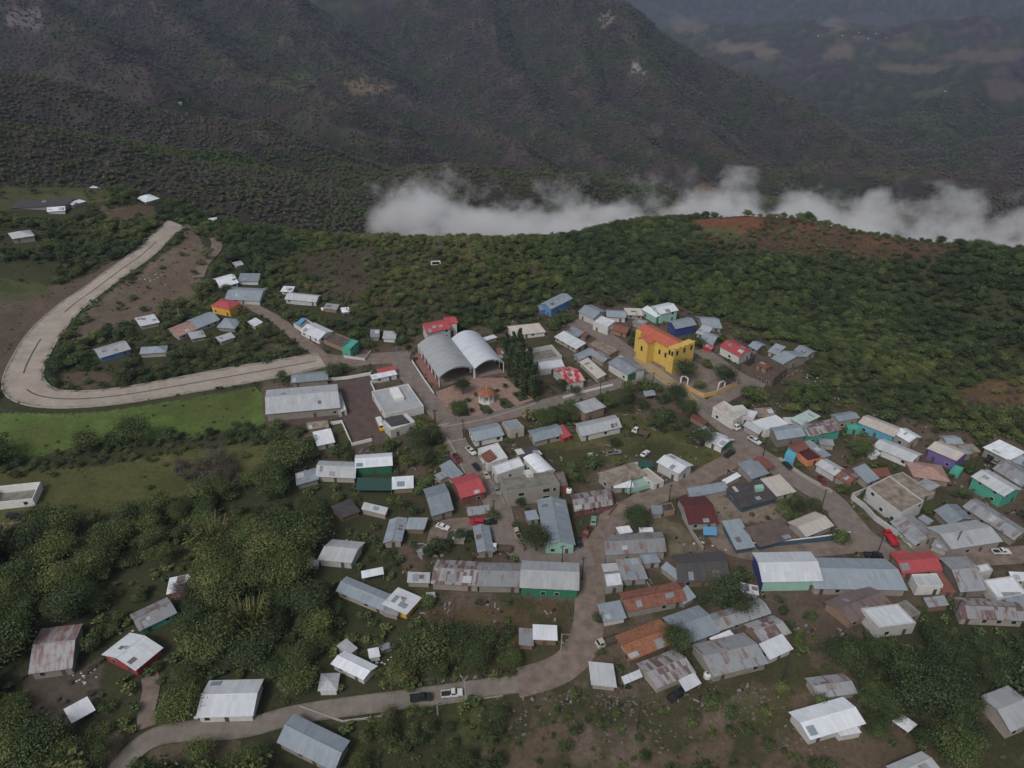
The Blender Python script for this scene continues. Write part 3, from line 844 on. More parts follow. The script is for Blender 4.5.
# ---- measured roof corners: each row belongs to a block of the village map (x0, y0, scale) ----
BLK = {'a': (0,160,5.12), 'b': (200,230,5.12), 'c': (380,270,5.12), 'd': (540,280,6.4), 'e': (680,300,5.12),
       'f': (840,390,5.565), 'g': (240,350,5.12), 'h': (420,380,6.4), 'i': (560,380,6.4), 'j': (700,380,6.4),
       'k': (700,470,6.4), 'l': (850,490,5.885), 'm': (420,470,6.4), 'n': (560,480,6.4), 'o': (580,580,4.655),
       'p': (280,470,6.4), 'q': (0,560,3.69), 'r': (240,560,3.69), 's': (420,580,4.655), 't': (770,580,4.03),
       'u': (0,300,3.84), 'v': (0,440,3.84)}
HOUSES = '''
a|h|g|c|3|72 405 185 397 142 347|pale grey hipped house alone among trees at the far left edge
a|s|w|w|2.5|205 126 280 124 272 108|small white roofed shed on the grassy rise at the far top left
a|s|D|g|2.5|25 232 335 245 378 195|long dark slate roofed growing shed on the far left rise
a|s|w|c|2.5|372 233 442 212 405 197|white shed roof at the right end of the long dark shed
a|ga|w|w|2.2|252 258 340 266 325 238|low white twin shed just in front of the long dark shed
a|h|w|c|3|735 212 800 202 772 175|tiny white pyramid roofed house near the top end of the concrete road
b|s|g|c|2.3|182 185 224 178 207 155|tiny grey hut highest up the slope above the orange walled house
b|ga|w|w|3|100 300 185 268 163 222|pale grey house partly hidden by a dark round tree above the orange house
b|s|b|w|2.8|200 258 300 264 303 226|grey single slope shed behind the long grey house near the orange house
b|ga|b|w|3.2|150 348 310 368 322 306|long grey tin house with white front just behind the orange house
b|h|R|y|4.5|55 388 150 408 208 370|orange yellow house with red hipped roof left of the village
b|h|b|c|2.6|115 490 185 510 188 465|small grey hipped shed below the orange house beside dark trees
b|s|g|c|2.5|105 573 180 548 155 522|light grey shed lowest of the huts below the orange house
b|s|w|c|2.5|280 495 315 472 285 445|small white roofed shed in trees right of the orange house
b|s|w|w|2.4|412 312 470 318 485 289|small white hut just above the long grey hillside house
b|ga|g|w|3|450 350 592 374 604 338|long light grey house at the foot of the bare hill
b|s|w|c|2|732 420 772 420 755 395|tiny white hut alone among bushes on the hill foot
b|ga|w|w|3.2|518 515 607 563 677 520|white walled house with light tin roof along the dirt lane
b|f|C|w|2.6|488 478 520 510 575 480|unfinished flat house with blue tarpaulin at the lane's upper end
b|f|B|k|2.4|645 560 735 612 785 570|brown flat roofed house between the white lane house and turquoise house
b|f|t|t|5.5|736 598 772 612 802 568|turquoise two storey house at the road junction
b|s|b|c|2.4|873 548 920 550 918 508|small grey hut, left of the pair below the hill
b|s|g|w|2.4|937 555 1002 560 1005 517|small pale hut, right of the pair below the hill
g|ga|b|c|3|265 168 448 152 450 107|blue grey tin workshop beside the round tree behind the school
c|ga|R|w|6|240 332 360 300 335 240|bright red roofed two storey house behind the sports hall
c|ga|R|w|6.6|347 274 403 276 372 234|+
c|s|w|c|2.5|545 360 600 345 580 330|small white tin shed touching the back of the brighter sports hall vault
c|ga|T|w|3|600 428 668 432 664 403|small terracotta roofed house squeezed between sports hall and cypresses
c|s|p|w|3|690 332 850 318 810 275|cream roofed long shed behind the dark cypresses
d|ga|b|u|5|80 190 185 115 130 85|blue gabled house with grey tin roof at the top of the village
d|s|b|u|3|2 195 30 190 10 155|low grey lean-to shed left of the blue gabled house
c|c|C|w|3|780 470 932 440 880 382|roofless white walled courtyard beside the cypresses
c|f|w|w|3.5|822 512 945 492 930 452|white flat roofed house just behind the red striped roof
d|ga|Z|w|4|170 655 288 640 195 557|white house with red and pale striped roof facing the plaza street
d|s|w|c|3|95 365 230 440 290 400|brilliant white single slope shed behind the red striped house
d|s|b|c|2.8|172 330 240 368 275 330|grey tin shed touching the small rust red roof uphill of the white shed
d|s|K|k|2.8|240 350 290 367 315 336|small rust red roofed shed at the head of the church street
d|f|A|k|2.6|320 405 440 485 495 445|long tan adobe building with flat roof along the church street
d|ga|b|c|2.8|260 515 345 462 310 432|grey tin house between the white shed and the cream strip roof
d|ga|r|c|2.8|345 482 400 535 438 500|streaked grey tin house touching the adobe building
d|s|p|c|2.8|255 525 365 630 420 600|long narrow cream roofed shed running down to the plaza street
d|ga|b|w|4.2|437 530 562 607 674 572|large grey roofed store with green and white front at the church corner
d|ga|b|w|4|250 205 345 248 420 200|grey roofed house, leftmost of the row behind the church
d|f|w|w|5|342 264 435 300 482 262|white box house with flat roof behind the yellow church
d|ga|b|w|3.5|427 235 550 240 545 197|bluish grey house between white box house and mint house
d|s|p|c|3|560 220 665 228 640 185|worn pale roofed house left of the mint house
d|ga|K|k|3|450 312 555 345 572 305|rust brown roofed house nestled in trees left of the church
d|ga|w|m|6|770 215 882 192 820 150|mint green two storey house with white roof behind the church
d|s|w|m|4|665 187 735 242 765 215|+
d|ga|b|U|5|870 312 1000 285 945 240|deep blue house with grey roof directly behind the church
e|ga|b|c|3|125 135 222 145 170 95|grey tin house farthest up at the right of the deep blue house
e|s|g|c|3|85 168 135 187 163 145|pale tin shed right behind the church tower
e|ga|b|c|3|125 205 178 235 182 185|narrow blue grey tin house between church and red roofed hall
e|s|R|r|2.6|120 240 165 256 170 232|little red roofed stall beside the church tower
e|ga|R|w|4.5|205 235 305 290 368 258|long white hall with red roof right of the church
e|c|B|d|5|318 325 480 400 550 345|dark unfinished brick and timber building beside the red roofed hall
e|ga|b|c|3.2|350 235 395 257 440 232|grey tin house just behind the red roofed hall's lower end
e|s|b|c|3|450 262 500 280 540 240|small grey tin shed behind the dark unfinished building
e|ga|b|c|4|470 298 530 328 650 292|long blue grey tin house at the forest edge past the unfinished building
e|ga|b|c|3.5|588 255 648 290 695 266|blue grey house last of the forest edge row right of the church
e|f|P|w|5|170 548 275 615 330 580|two storey white house with reddish roof terrace at the street bend
e|f|w|w|4|300 590 375 602 405 570|small white box house behind the roof terrace house
e|s|A|k|3|405 600 490 592 465 548|small brown roofed house by the forest above the white flat roof
e|f|w|w|4|437 665 560 632 490 587|square bright white flat roofed house below the street bend
e|ga|g|c|3.2|330 642 402 690 432 660|narrow pale tin roofed house facing the street bend
e|ga|b|c|4|500 720 632 690 600 632|wide grey tin house with tan front next to the teal gable
j|ga|S|t|4.5|700 362 902 318 830 252|teal house with rust streaked roof and stepped teal gable
j|s|m|c|4|640 272 790 240 710 208|pale mint roofed house tucked behind the teal gable
j|ga|b|c|4|890 265 1020 242 965 200|grey hipped house at the right end of the teal house
j|ga|w|w|3.5|22 380 140 425 225 382|white walled house with green end wall at the dirt road corner
j|s|b|c|3|0 390 70 345 35 288|dark grey tin shed touching the green ended house at the lot's edge
j|s|b|c|3|330 632 440 595 352 500|grey tin shed on the street corner beside a red roof patch
j|s|K|c|3.2|415 570 485 552 402 487|+
j|s|p|c|3.2|492 742 612 712 510 607|cream sheet roofed shed beside the sloping street
k|s|D|e|3|270 240 490 178 390 62|large dark roofed house with dark blue walls and rooftop water tank
k|s|b|c|2.8|-50 185 165 118 150 62|long narrow grey tin shed along the dirt road
k|s|w|c|2.6|170 88 262 38 235 15|small pale tin shed at the upper end of the long narrow shed
j|ga|K|n|3.5|612 470 690 432 640 385|house with rust red roof and bright turquoise front wall on the street
j|s|b|c|3.5|660 400 790 495 838 478|long grey tin shed behind the rust red roof with turquoise front
j|f|M|o|3|690 520 790 497 700 425|dark red terrace house with orange front wall on the street
j|ga|g|w|3.5|740 540 860 612 930 575|white house with light grey roof and dark open doorway on the street
j|ga|T|c|3.5|862 612 950 668 1020 622|cream house with terracotta roof at the street's lower corner
f|s|b|c|3.5|150 520 215 490 140 410|grey tin shed behind the cream house with terracotta roof
f|f|t|t|3|45 217 120 217 110 187|small turquoise flat house at the right of the teal gable row
f|ga|p|n|4|105 182 298 258 350 215|long house with beige roof and sky blue wall at the forest edge
f|ga|w|c|4.2|300 240 385 290 452 262|pale gable house at the end of the sky blue walled house
f|ga|g|w|3.5|185 315 395 402 455 357|long white grey roofed house in front of the sky blue walled house
f|s|w|w|2.2|152 350 185 368 232 352|small white shed among trees left of the long white grey roof
f|ga|p|v|5|490 325 648 392 715 350|purple walled house with pale roof at the village's right
f|ga|b|c|4|600 300 690 300 640 255|grey gabled house behind the purple house
f|s|A|k|3|690 345 785 345 740 300|brown roofed shed right behind the purple house
f|f|t|t|2.6|612 450 665 468 692 432|small bright teal shed below the purple house
f|s|w|c|4|800 320 940 390 1030 345|white grey roofed shed with dark cars parked beneath at the right edge
f|ga|b|c|3.5|945 390 1060 440 1110 390|grey tin house cut by the frame beside the white grey carport shed
f|ga|r|c|4|865 440 1010 540 1085 480|streaked grey tin house behind the long green walled house
f|ga|g|t|5.5|735 482 912 590 1008 552|long bright green walled house with grey roof at the right edge
f|h|Q|k|3|410 480 610 510 560 420|pinkish tiled house with arched front beside the white compound
f|f|A|w|6|165 540 340 690 455 615|large white compound building with stained tan flat roof
f|s|K|k|2.8|200 490 275 470 260 425|small rusty brown shed above the white compound
l|ga|r|c|3.2|245 190 380 325 500 275|grey streaked tin house in front of the white compound, cars beside it
l|s|b|c|2.6|400 165 460 203 492 180|tiny grey shed between two grey roofs below the white compound
l|ga|b|c|3.2|500 120 590 205 720 170|blue grey tin house behind the big cream walled barn roof
l|ga|g|c|4|600 345 890 300 740 180|big light grey roofed house with cream walls facing the lower right street
l|ga|r|c|3.5|670 100 960 290 1040 240|very long streaked grey house below the bright green walls
l|ga|R|k|3.5|310 490 540 470 470 365|house with bright red tin roof in the lower right of the village
l|ga|r|c|3.5|640 600 785 575 690 390|broad grey and rust tin house touching the bright red roof
l|f|g|w|4|400 565 550 560 510 490|small white concrete box house in front of the bright red roof
l|s|K|k|3|548 600 625 600 540 480|narrow rust red lean-to shed between red roof and broad grey roof
l|ga|b|c|3.5|-200 575 325 585 200 410|very wide blue grey tin house right of the navy walled hall
t|ga|J|k|3.5|325 165 500 105 390 30|rusty brown tin house below the very wide blue grey roof
t|f|w|w|4.5|440 192 590 172 515 95|brilliant white flat roofed house above the big dark trees, lower right
t|f|C|g|3.5|560 152 608 132 548 80|+
l|f|w|w|4|870 640 1040 605 960 500|big white flat roofed house at the right frame edge
l|f|w|w|5|765 485 840 468 810 430|small white cube house beside the big white flat roof at right
t|ga|S|c|3.5|775 155 1022 160 985 80|long house with brown rusted lower roof at the right edge
t|s|b|c|3.5|970 112 1045 112 1010 50|grey tin shed at the right edge below the big white roof
t|gb|g|c|4|862 472 970 612 1070 560|pale stepped roof house cut by the right frame edge near the bottom
t|ga|r|c|2.8|195 475 350 455 295 378|striped tin shed above the lowest right house
t|ga|w|w|3.5|165 640 380 577 292 475|large pale tin house standing alone at the lower right
t|s|w|w|2.6|285 628 368 615 350 590|+
t|ga|g|c|3|530 790 700 772 620 718|grey roof cut by the bottom edge at right house
t|o|w|w|2|490 568 555 607 595 585|small leaning tin canopy under the big dark tree at lower right
o|ga|T|c|3.8|225 145 490 92 445 12|cream house with weathered red tile roof at the foot of the street
o|s|b|g|2.8|485 112 538 78 500 25|small grey tin shed at the right end of the weathered red tile house
o|s|b|w|2.8|112 195 215 175 185 95|grey lean-to shed at the street end of the weathered red tile house
o|ga|O|k|3.5|232 372 440 290 370 185|adobe house with bright orange tile roof and a pale tin patch
o|ga|b|c|3.2|480 300 645 240 550 122|blue grey tin house joined to the orange tile roof
o|ga|r|c|3.2|648 235 885 155 830 87|long silver tin house with rust bars behind the big silver roof
o|ga|S|k|3|850 290 980 245 895 165|brown striped tin house next to the white square canopy
o|s|w|w|3|885 368 990 320 940 252|white square roofed shed right of the big silver roof
o|ga|r|c|3.5|625 445 870 385 760 250|big silver tin house with rust streaks, largest of the lower group
o|s|w|c|2.6|625 285 730 268 700 245|narrow white tin shed behind the big silver tin house
o|ga|S|c|3.2|360 500 535 430 440 325|heavily rust striped tin house with white canopy at its corner
o|o|w|w|2.6|492 518 563 480 530 433|white square canopy over a dark pickup by the rust striped house
o|o|w|w|2.6|208 485 290 450 275 420|narrow white canopy left of the rust striped house
o|s|g|c|2.6|58 482 172 500 150 395|two tone grey hut alone at the dirt road fork
n|ga|S|z|3.2|95 205 330 150 310 50|grey tin house with dark rust panel and brick red walls
m|gb|b|m|4.5|800 470 990 470 930 200|long grey gabled house with mint front wall beside the round tree
m|s|b|c|3|690 322 762 312 740 255|small grey tin shed behind the round tree at the mint front
n|ga|r|c|4|300 478 672 455 645 335|wide grey tin house with cream wall at the right of the street
n|s|w|c|2.6|385 340 470 335 440 295|small pale roofed shed behind the wide grey tin house
n|s|w|w|2.8|512 330 597 330 590 303|small white strip roofed shed under the dark tree, behind wide grey house
n|s|g|c|3|280 588 380 580 365 530|small pale tin shed facing the street, above the white square roof
n|f|w|g|3.6|295 685 405 670 385 583|white square roofed house on the dirt street, above the tile house
n|s|r|g|3.2|405 640 560 630 510 500|cluttered grey roofed house weighted with bricks behind the white square roof
n|s|b|c|3|540 535 645 525 610 465|small bluish tin shed in front of the wide grey tin house
n|ga|L|k|3.2|760 655 1080 630 1035 460|long dark weathered sheet roofed barn building left of the navy walled hall
n|ga|M|g|3.6|825 278 1010 268 930 108|house with plain maroon roof beside the dirt yard
n|o|n|g|2.4|920 350 1005 352 1000 305|sky blue tarpaulin canopy at the maroon roofed house
n|s|b|c|2.6|590 218 657 215 650 160|tiny grey tin hut right of the dark tree
n|f|D|k|2.6|665 205 735 190 715 140|small dark roofed shed touching the maroon house's yard
m|ga|R|z|4|265 178 418 135 345 20|house with plain red roof beside the street of parked cars
h|s|b|c|3|205 640 275 600 195 512|small grey tin shed just uphill of the plain red roof
m|ga|b|c|3.5|75 290 212 250 155 90|blue grey tin house left of the plain red roof
m|s|r|z|2.8|312 292 455 275 442 222|silver tin shed with brick red wall below the plain red roof
m|gb|b|c|3.2|370 525 475 520 440 360|grey gabled house beside the street with white truck in front
m|s|g|c|2.8|208 440 285 445 300 385|small pale tin shed left of the grey gabled house
m|ga|S|c|3.5|75 722 370 738 400 592|long house with large rust patched roof above the fenced field
m|ga|r|c|3.5|372 740 640 744 655 600|grey and dark brown tin house between rust patched and green walled houses
m|ga|g|G|4.2|645 748 1010 765 1010 600|large pale roofed hall with deep green wall on the dirt street
r|s|g|c|2.6|618 82 698 84 700 46|small pale shed at the left of the rust patched roof
h|ga|b|w|3.5|350 392 535 350 490 275|grey roofed house on the corner opposite the plaza
h|f|b|c|4.5|575 318 668 300 615 250|square grey topped house next to the corner house opposite the plaza
h|ga|b|c|3.2|733 395 915 350 872 282|long grey tin house with a red end above the grassy lot
h|s|R|r|3|915 375 968 352 915 285|+
h|f|w|w|4|432 535 562 495 497 400|white flat house with rust red square on its roof along the street
h|f|w|w|4.2|490 610 665 545 635 488|long white terrace house behind the grey concrete building
h|f|C|c|7|560 715 895 665 840 580|big grey topped concrete building of two storeys with dark windows
h|ab|w|w|5|765 600 865 578 760 480|white barrel roofed shed behind the big concrete building
h|s|X|g|4|650 500 780 475 735 420|shed with black and white striped roof behind the white barrel roof
i|s|g|k|4.5|160 208 297 172 220 117|tall white roofed shed with open brown front on the plaza street
i|ga|g|w|3.5|140 365 378 295 345 220|long pale house with white and grey roof above the grassy lot
i|o|b|g|2.6|545 105 612 95 600 65|dark little carport canopy under the tree opposite the church
i|s|A|g|3.6|325 670 560 610 470 535|brown topped house with mint front below the grassy lot
i|s|w|g|3|350 685 480 690 450 640|+
i|f|m|m|2.5|440 705 590 655 565 612|+
i|f|p|w|3.5|600 665 667 642 560 560|narrow beige topped house right of the mint front
i|ga|w|w|4.5|622 525 762 598 850 545|clean white gabled house at the lower corner of the grassy lot
g|ga|g|c|4|140 325 505 292 490 178|large long school building with pale grey roof by the dirt yard
g|s|R|w|3|710 118 800 100 790 80|small red roofed stall at the head of the hall's street
g|s|w|w|3|680 150 803 125 790 102|low white roofed shed behind the white office building
g|f|g|w|4|745 328 940 285 860 172|white office building with flat roof and raised skylight
g|f|w|w|4|770 412 900 367 850 320|lower white block house with dark roof well beside the bus
g|s|w|w|3|395 490 485 470 462 402|bright white roofed small house at the corner of the walled garden
g|s|A|k|2.4|350 405 455 395 445 360|low brown roofed shed between the school and the bright white small house
g|ga|w|G|4|593 603 778 590 775 527|pale roofed house with green and yellow front below the dirt yard
g|s|w|k|2.8|780 712 887 705 885 643|white square roofed shed at the end of the green netting
g|o|E|g|2.4|600 715 778 718 778 660|dark green netting canopy beside the white square shed
g|ga|g|c|3|400 640 590 660 590 582|grey tin house left of the green netting
g|s|b|c|2.8|290 692 400 660 395 600|dull grey tin shed half buried in trees left of the green netting
p|s|g|c|2.8|530 245 670 290 682 245|narrow grey tin shed with brown lean-to in the trees
p|s|D|k|2.6|400 290 530 265 440 205|+
p|gb|b|c|3.2|655 465 770 450 820 310|grey gabled house with dark vents at the edge of the wood
p|s|b|k|2.8|800 378 920 378 945 305|+
p|ga|g|w|3.5|245 572 455 590 540 465|big pale grey tin house surrounded by the wood, left of the village
p|s|w|w|2|180 606 240 614 252 577|tiny white shed left of the big pale house in the wood
p|o|w|w|2.4|528 692 662 665 655 625|white sheet canopy above the long bent grey roof
r|ga|b|c|3|358 115 525 185 560 130|long bent grey tin house next to the cream terrace
r|s|r|c|2.8|520 188 580 205 612 140|+
r|s|w|y|3|612 198 670 138 585 104|white roofed house with cream yellow terrace at the fenced field
r|s|g|c|2.6|398 352 433 325 393 290|small grey hut above the white gabled house by the road
r|ga|w|w|3|335 385 455 437 507 390|white gabled house beside the lower road bend
r|h|g|w|2.8|288 482 358 480 368 418|small pale square hut on the roadside left of the white gabled house
r|s|w|w|2.2|478 362 517 355 510 322|small white shed in the junk yard right of the white gabled house
r|s|b|c|2|525 335 560 320 548 303|tiny grey shed behind the junk yard
q|ga|w|w|3.5|728 578 930 572 968 443|large plain white roofed house above the lower left road
r|ga|b|c|3.5|142 672 345 775 400 668|big grey tin house with pale roof sheets at the bottom edge
q|ga|N|c|3.5|110 415 265 395 300 240|house with red rust patches on silver roof in the lower left wood
q|gb|w|r|3.5|380 348 500 405 597 325|pale gabled house with bright red side wall in the lower left wood
q|ga|r|t|3|515 260 650 195 615 140|silver roofed house with two brown patches above the red walled house
q|s|w|r|2.8|615 125 690 110 700 52|small pale roof half covered by red leaves, shed deepest in the wood
q|o|w|g|2.4|265 600 350 553 322 508|white square canopy with dark stain near the lower left corner
u|ga|g|u|3|385 222 500 188 472 157|blue walled house with grey roof inside the road loop
u|h|b|c|2.8|550 200 640 205 630 182|low grey tin house right of the blue house in the road loop
u|s|w|c|2.6|540 100 612 85 590 55|small white roofed shed in the road loop, up by the bare earth
u|ga|Q|c|3|685 140 755 112 715 85|pinkish tin house at the left end of the huts below the orange house
u|ga|b|c|3.2|755 112 833 75 803 45|grey tin house directly left of the orange house
u|s|g|c|2.5|735 150 790 140 775 115|small grey shed below the pinkish tin house
v|c|C|x|3.8|-60 245 125 225 155 160|roofless white walled courtyard on the grass at the left edge
s|s|w|k|3|528 275 638 280 635 212|white roofed shed with brown front in the fenced field's corner
s|s|r|k|2.4|462 300 528 305 526 228|+
k|ga|w|m|4.5|405 712 778 705 700 527|navy blue walled hall with big white roof below the blue yard wall
k|s|b|e|3|232 505 350 488 258 315|grey tin shed with blue side wall at the left of the brown flat roof
k|s|B|e|2.8|385 490 620 430 515 315|brown flat roofed house behind the long blue yard wall
k|ga|p|c|3|680 425 852 355 735 270|beige sheet roofed house by the street, behind the blue yard wall
f|f|A|c|3|440 600 530 572 350 455|rubble topped pale roof strip alongside the big white compound
h|f|C|z|4.5|868 690 940 672 925 578|brick block at the right end of the big concrete building
i|s|E|G|2.6|480 562 600 556 588 512|dark green roofed shed behind the mint front house
i|s|K|k|2.6|835 236 925 285 945 262|low reddish brown shed at the street edge of the lot
j|s|g|c|3|562 278 648 282 612 240|pale tin shed between bright white flat roof and mint roof
l|s|w|w|3|955 535 1045 535 1030 482|white roofed shed cut by the right frame edge beside the right hand street
o|s|w|g|2.6|752 52 832 70 826 28|small pale roofed shed below the left corner of the navy hall
r|s|g|g|2|690 140 722 138 718 118|tiny grey box shed at the end of the fenced brown field
g|f|w|w|3.2|500 318 537 306 522 215|white end block at the right end of the long school
n|s|b|c|2.6|660 560 745 645 770 600|small grey lean-to shed between wide grey tin house and weathered barn
l|s|r|c|2.8|470 330 560 350 600 320|low streaked shed under the big light grey roof
m|s|b|c|2.6|130 60 210 30 170 0|narrow grey shed on the left verge of the street of parked cars
k|s|g|c|2.6|20 335 105 330 95 295|pale porch roof in front of the maroon roofed house
t|s|r|k|2.8|640 110 720 100 700 62|streaked tin shed between bright red roof and brown rusted long roof
f|s|r|k|2.8|420 520 500 560 560 530|low streaked shed in the white compound's back yard
f|s|b|c|2.8|620 330 690 365 745 350|narrow blue grey shed against the purple walled house
j|s|r|c|2.8|770 410 860 420 850 380|low streaked shed in the yard below the teal gable
d|s|r|c|2.8|590 270 660 292 690 262|low streaked shed between mint house and church
d|s|g|w|2.8|480 500 545 530 580 512|small pale shed above the corner store's roof
e|s|K|k|3|388 330 440 352 470 335|rust red lean-to shed on the dark unfinished building's back
b|s|r|k|2.4|640 400 700 410 706 380|small streaked shed on the hill foot below the long light grey hillside house
p|s|b|c|2.6|880 520 930 470 960 500|small grey shed in the garden right of the grey gabled house with vents
'''
# ------------------------------------------------------------------ houses
SIDE = {}
FOOT = []               # roof outlines on the survey map (to keep trees off the roofs)

def blk(b, x, y):
    x0, y0, s = BLK[b]
    return x0 + x / s, y0 + y / s

def opening(parent, name, x, z0, wd, ht, mat, origin, ux, deep=False):
    """a door or window set on a wall: origin + ux * x, standing 4 cm proud"""
    o = Vector((origin[0], origin[1], 0)); u = Vector((ux[0], ux[1], 0)); n = Vector((u.y, -u.x, 0))
    def pt(a, d, z): 
        p = o + u * a + n * d
        return (p.x, p.y, z)
    def bx(x0, x1, d0, d1, za, zb):
        mb = MB()
        A = [pt(x0, d1, 0), pt(x1, d1, 0), pt(x1, d0, 0), pt(x0, d0, 0)]
        return mb.prism([(p[0], p[1]) for p in A], za, zb, 0, True, True)
    if name == 'window':
        f = bx(x - wd / 2 - .1, x + wd / 2 + .1, -.02, .05, z0 - .1, z0 + ht + .1).build('window', M_FRAME, parent)
        bx(x - wd / 2, x + wd / 2, -.01, .08, z0, z0 + ht).build('pane', mat, f)
    else:
        bx(x - wd / 2, x + wd / 2, -.02, .06, z0, z0 + ht).build(name, mat, parent)

def body(root, inv, kind, roof, wall, h, A, B, Cc, gz, wname='wall', rname='roof', openings=True, rnd=None):
    """walls and roof from three eave corners (world); everything in the root's frame"""
    e1 = B - A; e2 = Cc - B
    e1.z = e2.z = 0
    # square the corner up when it was read askew
    ang = math.atan2(e2.y, e2.x) - math.atan2(e1.y, e1.x)
    ang = (ang + math.pi) % (2 * math.pi) - math.pi
    want = math.copysign(math.pi / 2, ang)
    lim = math.radians(9)
    d = ang - want
    fix = d - max(-lim, min(lim, d))
    e1 = Matrix.Rotation(fix * .5, 3, 'Z') @ e1
    e2 = Matrix.Rotation(-fix * .5, 3, 'Z') @ e2
    if kind not in ('f', 'c'): e1 = e1 * 1.05; e2 = e2 * 1.07
    mid = (A + Cc) * .5
    A = mid - (e1 + e2) * .5; B = A + e1; Cc = B + e2; D = A + e2
    loc = [inv @ Vector((p.x, p.y, 0)) for p in (A, B, Cc, D)]
    if (loc[1] - loc[0]).cross(loc[2] - loc[1]).z < 0:
        loc = [loc[1], loc[0], loc[3], loc[2]]
    a, b, c, dd = [Vector((p.x, p.y, 0)) for p in loc]
    u = (b - a); W = u.length; u.normalize()
    v = (dd - a); L = v.length; v.normalize()
    zb = gz - 1.2
    if kind == 'gb':          # same thing turned a quarter
        a, b, c, dd = b, c, dd, a
        u, v, W, L = (b - a).normalized(), (dd - a).normalized(), (b - a).length, (dd - a).length
        kind = 'ga'
    if kind == 'ab':
        a, b, c, dd = a, b, c, dd
    P = lambda s, t, z: a + u * s + v * t + Vector((0, 0, z))
    ins = 0.0 if kind in ('f', 'c') else min(.55, W * .10, L * .10)
    w0, w1, l0, l1 = ins, W - ins, ins, L - ins
    wb = MB(); rb = MB()
    z = gz + h
    th = .10
    def wallq(p, q, zt0, zt1):
        l = (Vector(q) - Vector(p)).length
        wb.face([(p[0], p[1], zb), (q[0], q[1], zb), (q[0], q[1], zt1), (p[0], p[1], zt0)], [(0, 0), (l, 0), (l, 3), (0, 3)])
    c4 = [P(w0, l0, 0), P(w1, l0, 0), P(w1, l1, 0), P(w0, l1, 0)]
    if kind == 'o':
        for p in c4:
            MB().box(p.x - .07, p.x + .07, p.y - .07, p.y + .07, gz - .3, z - .12).build('post', M_STEEL, root)
        rb.slab([P(0, 0, z), P(W, 0, z), P(W, L, z + .25), P(0, L, z + .25)], [(0, 0), (W, 0), (W, L), (0, L)], .07)
    elif kind == 's':
        rise = min(.14 * L, 1.0)
        zz = [z - .12, z - .12, z + rise - .12, z + rise - .12]
        for i in range(4):
            j = (i + 1) % 4
            wallq(c4[i], c4[j], zz[i], zz[j])
        rb.slab([P(0, 0, z), P(W, 0, z), P(W, L, z + rise), P(0, L, z + rise)], [(0, 0), (W, 0), (W, L), (0, L)], th)
    elif kind == 'ga':
        rise = max(.45, min(.30 * L / 2, 2.0))
        k = rise / (L / 2)
        zw = z + k * ins - .13
        zr = z + rise - .13
        wallq(c4[0], c4[1], zw, zw); wallq(c4[2], c4[3], zw, zw)
        for s_, p, q in ((w1, c4[1], c4[2]), (w0, c4[3], c4[0])):
            m = P(s_, L / 2, 0)
            wb.face([(p.x, p.y, zb), (q.x, q.y, zb), (q.x, q.y, zw), (m.x, m.y, zr), (p.x, p.y, zw)], [(0, 0), (L, 0), (L, 3), (L / 2, 4), (0, 3)])
        sl = math.hypot(L / 2, rise)
        rb.slab([P(0, 0, z), P(W, 0, z), P(W, L / 2 - .004, z + rise), P(0, L / 2 - .004, z + rise)], [(0, 0), (W, 0), (W, sl), (0, sl)], th)
        rb.slab([P(W, L, z), P(0, L, z), P(0, L / 2 + .004, z + rise), P(W, L / 2 + .004, z + rise)], [(W + 7, 20), (7, 20), (7, 20 + sl), (W + 7, 20 + sl)], th)
        rb.box(0, 0.001, 0, 0.001, gz, gz + .001) if False else None
        r0, r1 = P(-.02, L / 2, z + rise + .03), P(W + .02, L / 2, z + rise + .03)
        rb.tube(r0, r1, .10, .10, 6)
    elif kind == 'h':
        rise = min(.22 * min(W, L), 1.8)
        for i in range(4):
            wallq(c4[i], c4[(i + 1) % 4], z - .1, z - .1)
        m = min(W, L) / 2
        if W >= L: R0, R1 = P(m, L / 2, z + rise), P(W - m + .01, L / 2, z + rise)
        else: R0, R1 = P(W / 2, m, z + rise), P(W / 2, L - m + .01, z + rise)
        e = [P(0, 0, z), P(W, 0, z), P(W, L, z), P(0, L, z)]
        if W >= L:
            rb.slab([e[0], e[1], R1, R0], [(0, 0), (W, 0), (W - m, m), (m, m)], th); rb.slab([e[2], e[3], R0, R1], [(0, 0), (W, 0), (W - m, m), (m, m)], th)
            rb.slab([e[1], e[2], R1], [(0, 0), (L, 0), (L / 2, m)], th); rb.slab([e[3], e[0], R0], [(0, 0), (L, 0), (L / 2, m)], th)
        else:
            rb.slab([e[1], e[2], R1, R0], [(0, 0), (L, 0), (L - m, m), (m, m)], th); rb.slab([e[3], e[0], R0, R1], [(0, 0), (L, 0), (L - m, m), (m, m)], th)
            rb.slab([e[0], e[1], R0], [(0, 0), (W, 0), (W / 2, m)], th); rb.slab([e[2], e[3], R1], [(0, 0), (W, 0), (W / 2, m)], th)
    elif kind == 'ab':
        n = 12; rise = min(.16 * W, 2.2)
        pts = [(W * i / n, z + rise * (1 - (2 * i / n - 1) ** 2)) for i in range(n + 1)]
        for i in range(4):
            if i in (1, 3): wallq(c4[i], c4[(i + 1) % 4], z - .1, z - .1)
        for t_, rev in ((l0, False), (l1, True)):
            f = [tuple(P(s_, t_, 0)[:2]) + (zz - .13,) for s_, zz in pts]
            p, q = P(0, t_, zb), P(W, t_, zb)
            F = [tuple(p), tuple(q)] + list(reversed(f))
            wb.face(F if not rev else list(reversed(F)))
